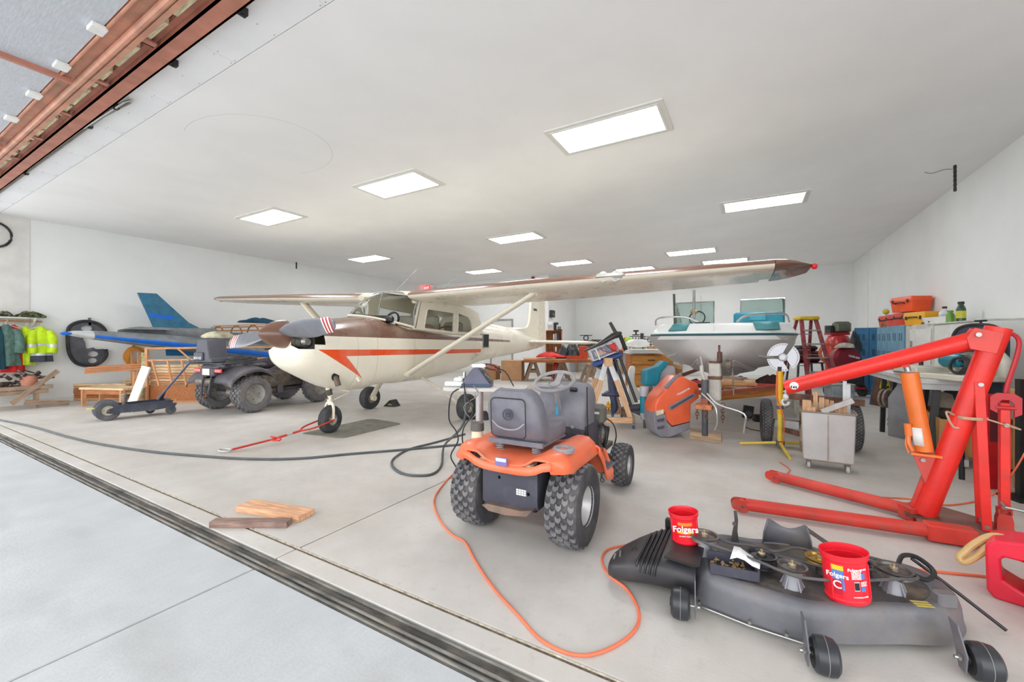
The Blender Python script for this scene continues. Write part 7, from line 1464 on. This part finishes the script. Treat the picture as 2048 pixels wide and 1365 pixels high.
# compressor and machines in the far right corner
rc = M('compressor_red', (196, 34, 34), .3, var=.1, coat=.4); dkm = M('dark_machine', (74, 74, 70), .5, .3, var=.3, sc=10)
t = thing('air_compressor', 'tall red air compressor with a dark motor head in the far right corner', 'compressor', C(1676, 10.4), 20)
b = MB(); b.lathe([(.001, .14), (.2, .17), (.27, .28), (.27, 1.24), (.2, 1.38), (.001, 1.42)], 28); b.build('tank', rc, t)
for a in range(3): MB().cyl((.2*math.cos(a*2.1), .2*math.sin(a*2.1), 0), (.2*math.cos(a*2.1), .2*math.sin(a*2.1), .3), .025).build('foot', rc, t)
MB().box(-.1, -.12, 1.45, .26, .12, 1.74, b=.05).build('belt_guard', M('guard_green', (112, 116, 98), .4, .4), t); MB().box(-.24, -.12, 1.4, .2, .14, 1.46).build('top_plate', rc, t)
b = MB(); b.cyl((-.2, 0, 1.44), (-.2, 0, 1.64), .09); b.build('pump', dkm, t)
for k in range(4): MB().ring([(.075, -.006), (.1, -.006), (.1, .006), (.075, .006)], 20, T(-.2, 0, 1.5+.035*k)).build('cooling_fin', dkm, t)
MB().tube([V((-.34+.2*(1-.07*k)*math.cos(a), -.22-.012*k, .95+.24*(1-.07*k)*math.sin(a))) for k in range(3) for a in [2*PI*j/22 for j in range(22)]], .02, 7).build('hose_coil', M('hose_orange', (216, 110, 60), .5), t)
t = thing('pressure_washer', 'dark red engine machine with a wrapped white cloth before the compressor', 'machine', C(1690, 9.3), 25)
b = MB(); b.lathe([(.001, -.16), (.24, -.15), (.3, -.08), (.3, .08), (.24, .15), (.001, .16)], 28, T(0, 0, .82) @ R(80, 'X')); b.build('cover', M('dark_red', (140, 22, 34), .35, coat=.3), t); marks('faded_print', white, t, T(.06, -.20, .9) @ R(90, 'X') @ R(-14), .24, .05, 8)
b = MB(); b.box(-.3, -.2, .25, .3, .2, .62, b=.04); b.build('engine', dkm, t); b = MB(); b.tube([(-.3, -.2, .2), (.3, -.2, .2), (.3, .2, .2), (-.3, .2, .2)], .02, 6, closed=True); b.build('frame', rc, t); 
for sx in (-1, 1): MB().cyl((sx*.33, 0, .13), (sx*.39, 0, .13), .13, n=20).build('wheel', blkr, t)
heap('white_cloth', 'white cloth draped over the dark red machine', 'cloth', C(1690, 9.2)+V((0, 0, 1.10)), .2, .1, .1, M('cloth_white', (206, 200, 184), .9, var=.2), 28, 30)
t = thing('machine_stand', 'dark steel stand behind the ladder carrying a black engine', 'stand', C(1610, 11), 28)
for x, y in ((-.3, -.2), (.3, -.2), (-.3, .2), (.3, .2)): bar('leg', (x*1.2, y*1.2, 0), (x, y, .66), .04, .04, dkm, t, up=(0, 1, 0))
MB().box(-.34, -.24, .66, .34, .24, .69).build('stand_top', dkm, t)
t = thing('engine', 'black and red small engine on the steel stand behind the ladder', 'engine', C(1610, 11)+V((0, 0, .69)), 28); MB().box(-.3, -.2, 0, .3, .2, .3, b=.05).build('block', M('engine_blackred', (70, 36, 38), .4, var=.4, sc=10), t); MB().box(-.26, -.16, .3, .26, .16, .44, b=.05).build('tank', blk, t); MB().cyl((-.05, 0, .44), (-.05, 0, .8), .02).build('rod', dsteel, t)
t = thing('galvanised_box', 'small grey-blue metal box on the floor behind the metal bin', 'box', C(1678, 8.4), 20); MB().box(-.2, -.15, 0, .2, .15, .36, b=.01).build('box', M('galv_box', (178, 190, 196), .45, .4), t); MB().box(-.21, -.16, .36, .21, .16, .385, b=.006).build('lid', gw, t)
# leaning boards before the lockers
t = thing('blue_edged_panel', 'dark brown panel with a blue edge leaning on the lockers', 'panel', (2.14, 10.35, 0), -64, ry=0); b = MB(); b.box(-.2, 0, 0, .2, .02, .96, R(-8, 'X'), b=.002); b.build('panel', M('panel_brown', (106, 76, 58), .7, var=.2), t); MB().box(-.215, -.003, 0, -.2, .023, .97, R(-8, 'X')).build('blue_edge', M('edge_blue', (40, 96, 170), .5), t)
t = thing('caution_tag', 'yellow folding caution sign hanging below the hoist boom', 'sign', V((0, 0, 0))); t.location = atd(1769, 757, 5.9)
b = MB(); b.plate([(-.07, -.14), (.085, -.17), (.03, .06), (.005, .2), (-.005, .2), (-.03, .06)], .006, R(28) @ R(90, 'X'), holes=[[(-.03, -.06), (.0, -.07), (-.008, .03)], [(.02, -.07), (.045, -.075), (.02, .02)]]); b.build('plate', M('sign_yellow', (240, 226, 30), .5), t)
for p in ((-.02, -.10), (.04, -.12)): MB().box(p[0]-.012, -.009, p[1]-.02, p[0]+.012, -.007, p[1]+.012, R(28)).build('mark', blk, t)
# ---------------- saw bench ----------------
bt = M('bench_white', (208, 210, 210), .5, var=.08); saww = M('saw_cream', (222, 218, 202), .45, var=.08, dirt=((180, 170, 150), .4)); mk = M('motor_teal', (24, 128, 146), .4, coat=.2)
t = thing('saw_bench', 'white-topped workbench on black legs carrying the saws', 'bench', (2.0, 7.4, 0))
MB().box(-.46, -1.5, .80, .06, 1.4, .85, b=.004).build('bench_top', bt, t); MB().box(-.44, -1.48, .74, .04, 1.38, .80).build('bench_apron', bt, t)
for y in (-1.35, .05, 1.3):
    for x in ((-.4, .0) if y < 1 else (.0,)): bar('leg', (x-.02, y*1.03, 0), (x, y, .74), .05, .05, blk, t, up=(0, 1, 0))
t = thing('radial_saw', 'cream radial arm saw with a teal motor on the white bench', 'saw', (1.84, 6.04, .85), -62)
b = MB(); b.box(-.28, -.22, 0, .34, .24, .06, b=.01); b.box(-.30, -.22, .0, -.16, .05, .12, b=.01); b.build('table', saww, t); MB().box(-.05, .02, .06, .34, .05, .13, b=.004).build('fence', saww, t)
b = MB(); b.tube(sm([(.30, .18, .05), (.31, .17, .2), (.22, .12, .33), (.06, .06, .40), (-.06, .02, .36)], 4), [.06, .06, .06, .055, .055, .05, .05, .048, .045, .045, .042, .04, .04, .04, .035, .035, .035], 12); b.build('arm', saww, t)
b = MB(); b.lathe([(.001, 0), (.05, 0), (.075, .03), (.08, .2), (.07, .22), (.045, .24), (.001, .24)], 24, T(.16, -.02, .20) @ R(-90, 'Y')); mt_ = b.build('motor', mk, t)
for k in range(8): a = 2*PI*k/8; MB().box(.0, -.006, -.006, .03, .006, .006, T(.16, -.02+.076*math.cos(a), .20+.076*math.sin(a))).build('vent', blk, mt_)
b = MB(); b.lathe([(.001, 0), (.13, .0), (.13, .02), (.001, .02)], 28, T(.2, -.03, .16) @ R(90, 'X')); b.build('blade', steel, t); b = MB(); b.cyl((.2, -.05, .18), (.2, .02, .18), .10); b.build('guard', saww, t)
for k in range(3): MB().tube(sm([(.1+.1*k, .0, .3), (.2+.05*k, -.05, .22), (.28, -.06, .1+.04*k), (.3, -.02, .05)]), .006, 5).build('cable', blkr, t)
t = thing('scroll_saw', 'second cream bench saw with a rail under its table', 'saw', (1.70, 6.5, .85), -62); b = MB(); b.box(-.15, -.16, 0, .28, .16, .12, b=.01); b.build('table', saww, t); MB().box(-.1, -.2, .03, .3, -.165, .05, b=.003).build('rail', steel, t); MB().cyl((.03, 0, .12), (.03, 0, .17), .02).build('knob', blk, t); coil('cable_coil', 'black cable coil resting beside the second saw', (1.84, 5.86, 1.0), .08, blkr, 4, R(-50) @ R(80, 'X'), .009, 'cable')
for k, (y, l_) in enumerate(((8.4, 'longest tan board lying on the saw bench'), (8.2, 'bark-edged board on the saw bench'), (8.0, 'upper short tan board on the saw bench'))): tag(bar('bench_board', (1.66+.03*k, y-.35, .865+.03*(k)), (1.95, y+.3, .87+.03*(k)), .13, .028, (pn, dw, fw)[k]), l_, 'board')
heap('bark_slab', 'brown slab of bark at the end of the saw bench', 'wood', (1.78, 7.6, .93), .1, .24, .06, M('bark', (170, 120, 80), .9, var=.4, bump=.5), 29)
t = thing('disc_sander', 'grey steel machine with two stacked discs beside the saw bench', 'machine', (1.78, 7.18, 0), -40)
b = MB(); b.plate([(-.16, 0), (.18, 0), (.18, .66), (-.05, .70), (-.16, .5)], .24, T(0, .12, 0) @ R(90, 'X')); b.build('housing', M('machine_grey', (168, 170, 176), .5, .2, var=.12, dirt=((110, 104, 98), .5)), t, bev=.006)
for k in range(2): MB().lathe([(.001, -.01), (.12, -.012), (.125, 0), (.12, .012), (.02, .014), (.001, .02)], 28, T(-.19-.05*k, -.05, .48) @ R(-90, 'Y')).build('disc', M('disc_tan', (150, 132, 120), .7, var=.25, sc=18), t)
for z in (.14, .20): MB().cyl((-.2, -.02, z), (-.16, -.02, z), .03).build('knob', blk, t)
# grey cabinet + plywood chest + clutter below the bench
t = thing('plywood_chest', 'open honey-coloured plywood chest under the saw bench', 'chest', (2.02, 6.3, 0), -6)
py = M('plywood_honey', (196, 146, 88), .55, var=.2, sc=5, stretch=(6, 6, .8)); 
MB().box(-.3, -.55, .04, -.28, .55, .46).build('left_panel', py, t); MB().box(-.3, -.57, .04, .3, -.55, .46).build('front_panel', py, t); MB().box(.28, -.55, .04, .3, .55, .46).build('right_panel', py, t); MB().box(-.3, .55, .04, .3, .57, .46).build('back_panel', py, t); MB().box(-.29, -.55, .04, .29, .55, .07).build('bottom_panel', py, t)
heap('shop_clutter', 'dark cables and parts filling the plywood chest', 'parts', (2.02, 6.3, .30), .24, .5, .28, jk, 31)['kind'] = 'stuff'
o = MB().plate([(-.11, -.08), (.1, -.1), (.13, .06), (-.06, .12)], .01).build('paper_plate', M('dirty_paper', (176, 166, 146), .7, var=.2), solid=0); o.matrix_world = T(1.78, 6.1, .62) @ R(30) @ R(62, 'X'); tag(o, 'crumpled beige paper leaning among parts under the bench', 'paper')
t = thing('black_stand', 'black steel saw stand legs in front of the plywood chest', 'stand', (1.72, 6.4, 0), -10)
for y in (-.5, .5): bar('leg', (-.0, y, 0), (.06, y*.8, .78), .06, .06, blk, t, up=(0, 1, 0))
bar('cross_bar', (0, -.5, .3), (0, .5, .3), .03, .03, blk, t)
# chair with a jacket
t = thing('high_back_chair', 'black padded chair back with a T-shaped lever behind the hoist', 'chair', (2.23, 6.58, 0), -52)
mf = M('chair_fabric', (74, 78, 90), .9, var=.1, bump=.2, bsc=80)
b = MB(); b.plate([(p.x, p.y) for p in sm([(-.20, .66, 0), (-.22, 1.2, 0), (-.2, 1.34, 0), (-.12, 1.41, 0), (.12, 1.41, 0), (.2, 1.34, 0), (.22, 1.2, 0), (.2, .66, 0)], 3)], .09, T(0, .045, 0) @ R(90, 'X')); b.build('backrest', mf, t, bev=.02)
b = MB(); b.tube(sm([(-.215, -.05, .9), (-.235, -.05, 1.2), (-.2, -.05, 1.36), (-.1, -.05, 1.425), (.1, -.05, 1.425), (.2, -.05, 1.36), (.235, -.05, 1.2), (.215, -.05, .9)]), .016, 8); b.build('piping', blkr, t)
MB().box(-.22, -.28, .56, .22, .06, .68, b=.04).build('seat', mf, t); MB().cyl((0, -.1, .06), (0, -.1, .57), .04).build('pedestal', dsteel, t); MB().cyl((0, -.1, 0), (0, -.1, .06), .2, .17).build('base', blk, t)
b = MB(); b.cyl((0, -.0, 1.4), (0, 0, 1.47), .012); b.box(-.055, -.015, 1.465, .055, .015, 1.485, b=.006); b.build('t_lever', blk, t)
heap('maroon_jacket', 'maroon jacket slung over the black chair', 'jacket', (2.12, 6.38, 1.0), .12, .2, .26, M('maroon', (110, 36, 66), .85, var=.2, bump=.4, bsc=16), 33)
heap('dark_jacket', 'dark grey jacket bundled right of the hoist mast', 'jacket', (2.3, 5.35, .87), .18, .26, .36, M('jacket_dark', (58, 56, 66), .9, var=.2, bump=.4, bsc=16), 35)
MB().box(2.74, 3.0, .85, 2.77, 7.2, 1.24).build('trim_dado', M('dado_grey', (106, 108, 112), .7))['kind'] = 'structure'
# right hand bench with tools
t = thing('timber_bench', 'timber workbench at the right picture edge behind the hoist', 'bench', (2.35, 4.4, 0))
MB().box(-.42, -.95, .80, .38, .85, .84, b=.004).build('bench_top', py, t)
for x, y in ((-.36, -.85), (.3, -.85), (-.36, .75), (.3, .75)): bar('leg', (x, y, 0), (x, y, .8), .09, .05, fw, t, up=(0, 1, 0))
bar('front_rail', (-.38, -.9, .72), (-.38, .8, .72), .04, .12, fw, t); bar('low_shelf', (-.1, -.85, .16), (-.1, .75, .16), .6, .03, fw, t); bar('diagonal', (-.38, -.8, .1), (-.38, .1, .68), .09, .03, fw, t, up=(1, 0, 0))
yt = M('tool_yellow', (240, 176, 30), .4); rt = M('tool_red', (206, 26, 44), .4)
t = thing('cordless_drill', 'yellow and black drill on the right-hand bench', 'drill', (2.08, 4.75, .84), 20); b = MB(); b.cyl((-.1, 0, .14), (.08, 0, .14), .04); b.box(-.03, -.02, 0, .03, .02, .14, b=.01); b.build('body', yt, t); MB().cyl((-.16, 0, .14), (-.1, 0, .14), .022).build('chuck', blk, t); MB().box(-.06, -.04, -.0, .06, .04, .05, b=.01).build('battery_pack', blk, t)
t = thing('impact_gun', 'red and black power tool lying at the right edge of the bench', 'power tool', (2.18, 4.28, .84), 200); b = MB(); b.cyl((-.06, 0, .09), (.14, 0, .09), .07, .055); b.build('body', rt, t); b = MB(); b.cyl((.14, 0, .09), (.3, 0, .09), .04, .03); b.build('nose', blk, t); b = MB(); b.box(-.04, -.03, 0, .03, .03, .06, b=.01); b.build('grip', blk, t)
t = thing('yellow_clamp', 'yellow bar clamp lying across the right-hand bench', 'clamp', (2.0, 5.02, .845), 55); MB().box(-.2, -.02, .02, .2, .02, .05, b=.006).build('bar', yt, t); 
for x in (-.15, .0, .14): MB().box(x-.025, -.05, 0, x+.025, .05, .10, b=.01).build('jaw', blk if x == 0 else yt, t)
tag(MB().tube(sm([(2.0, 4.4, .85), (2.05, 4.25, .88), (2.1, 4.12, .86), (2.2, 4.1, .85)]), .014, 8).build('bench_cable', blkr), 'thick black cable curling over the bench edge', 'cable')
t = thing('sheet_metal', 'tall red sheet-metal panel standing behind the hoist braces', 'panel', (1.80, 5.05, 0), 20); MB().box(-.07, -.01, .0, .09, .01, .80, b=.003).build('sheet', M('panel_red', (196, 26, 34), .4, var=.1), t); MB().box(-.05, -.013, .4, .06, -.01, .68).build('dark_window', M('panel_dark', (100, 30, 40), .6), t)
t = thing('clamp_rack', 'black upright rack holding red-handled bar clamps behind the hoist', 'rack', (1.86, 4.82, 0), 20)
MB().box(-.03, -.02, 0, .0, .02, .95).build('upright', blk, t); MB().box(.10, -.02, 0, .13, .02, .95).build('upright', blk, t); MB().box(-.1, -.1, 0, .2, .1, .02).build('base', blk, t)
for k, z in enumerate((.12, .42, .72, .88)):
    c = thing('bar_clamp', ['lowest', 'second lowest', 'second highest', 'highest'][k]+' red clamp hooked on the black rack', 'clamp', (1.86, 4.82, z), 20, 'red clamps on the rack'); b = MB(); b.ring([(.035, -.01), (.05, -.01), (.05, .01), (.035, .01)], 18, T(.06, -.05, 0) @ R(75, 'X')); b.build('red_jaw', rt, c); MB().cyl((.0, -.05, .0), (.07, -.05, .03), .018).build('screw', steel, c)
t = thing('low_tool', 'black and chrome tool lying on the floor left of the red panel', 'tool', (1.66, 5.25, 0), 30); MB().cyl((0, 0, .0), (0, 0, .30), .02).build('post', blk, t); MB().box(.0, -.04, .1, .1, .04, .2, b=.02).build('head', steel, t)
# ceiling rod
p = at(1910, 330, 3.66); t = thing('ceiling_rod', 'black taped rod hanging from the ceiling near the right wall', 'rod', (p.x, p.y, 3.66))
b = MB(); b.tube([(0, 0, 0)]+[(0, 0, -.03*k) for k in range(1, 13)], [.015+.004*(k % 2) for k in range(13)], 8); b.build('taped_rod', blk, t); MB().tube(sm([(0, 0, -.06), (-.1, .0, -.04), (-.22, .02, -.06), (-.3, .02, -.03)]), .006, 5).build('wire', steel, t)
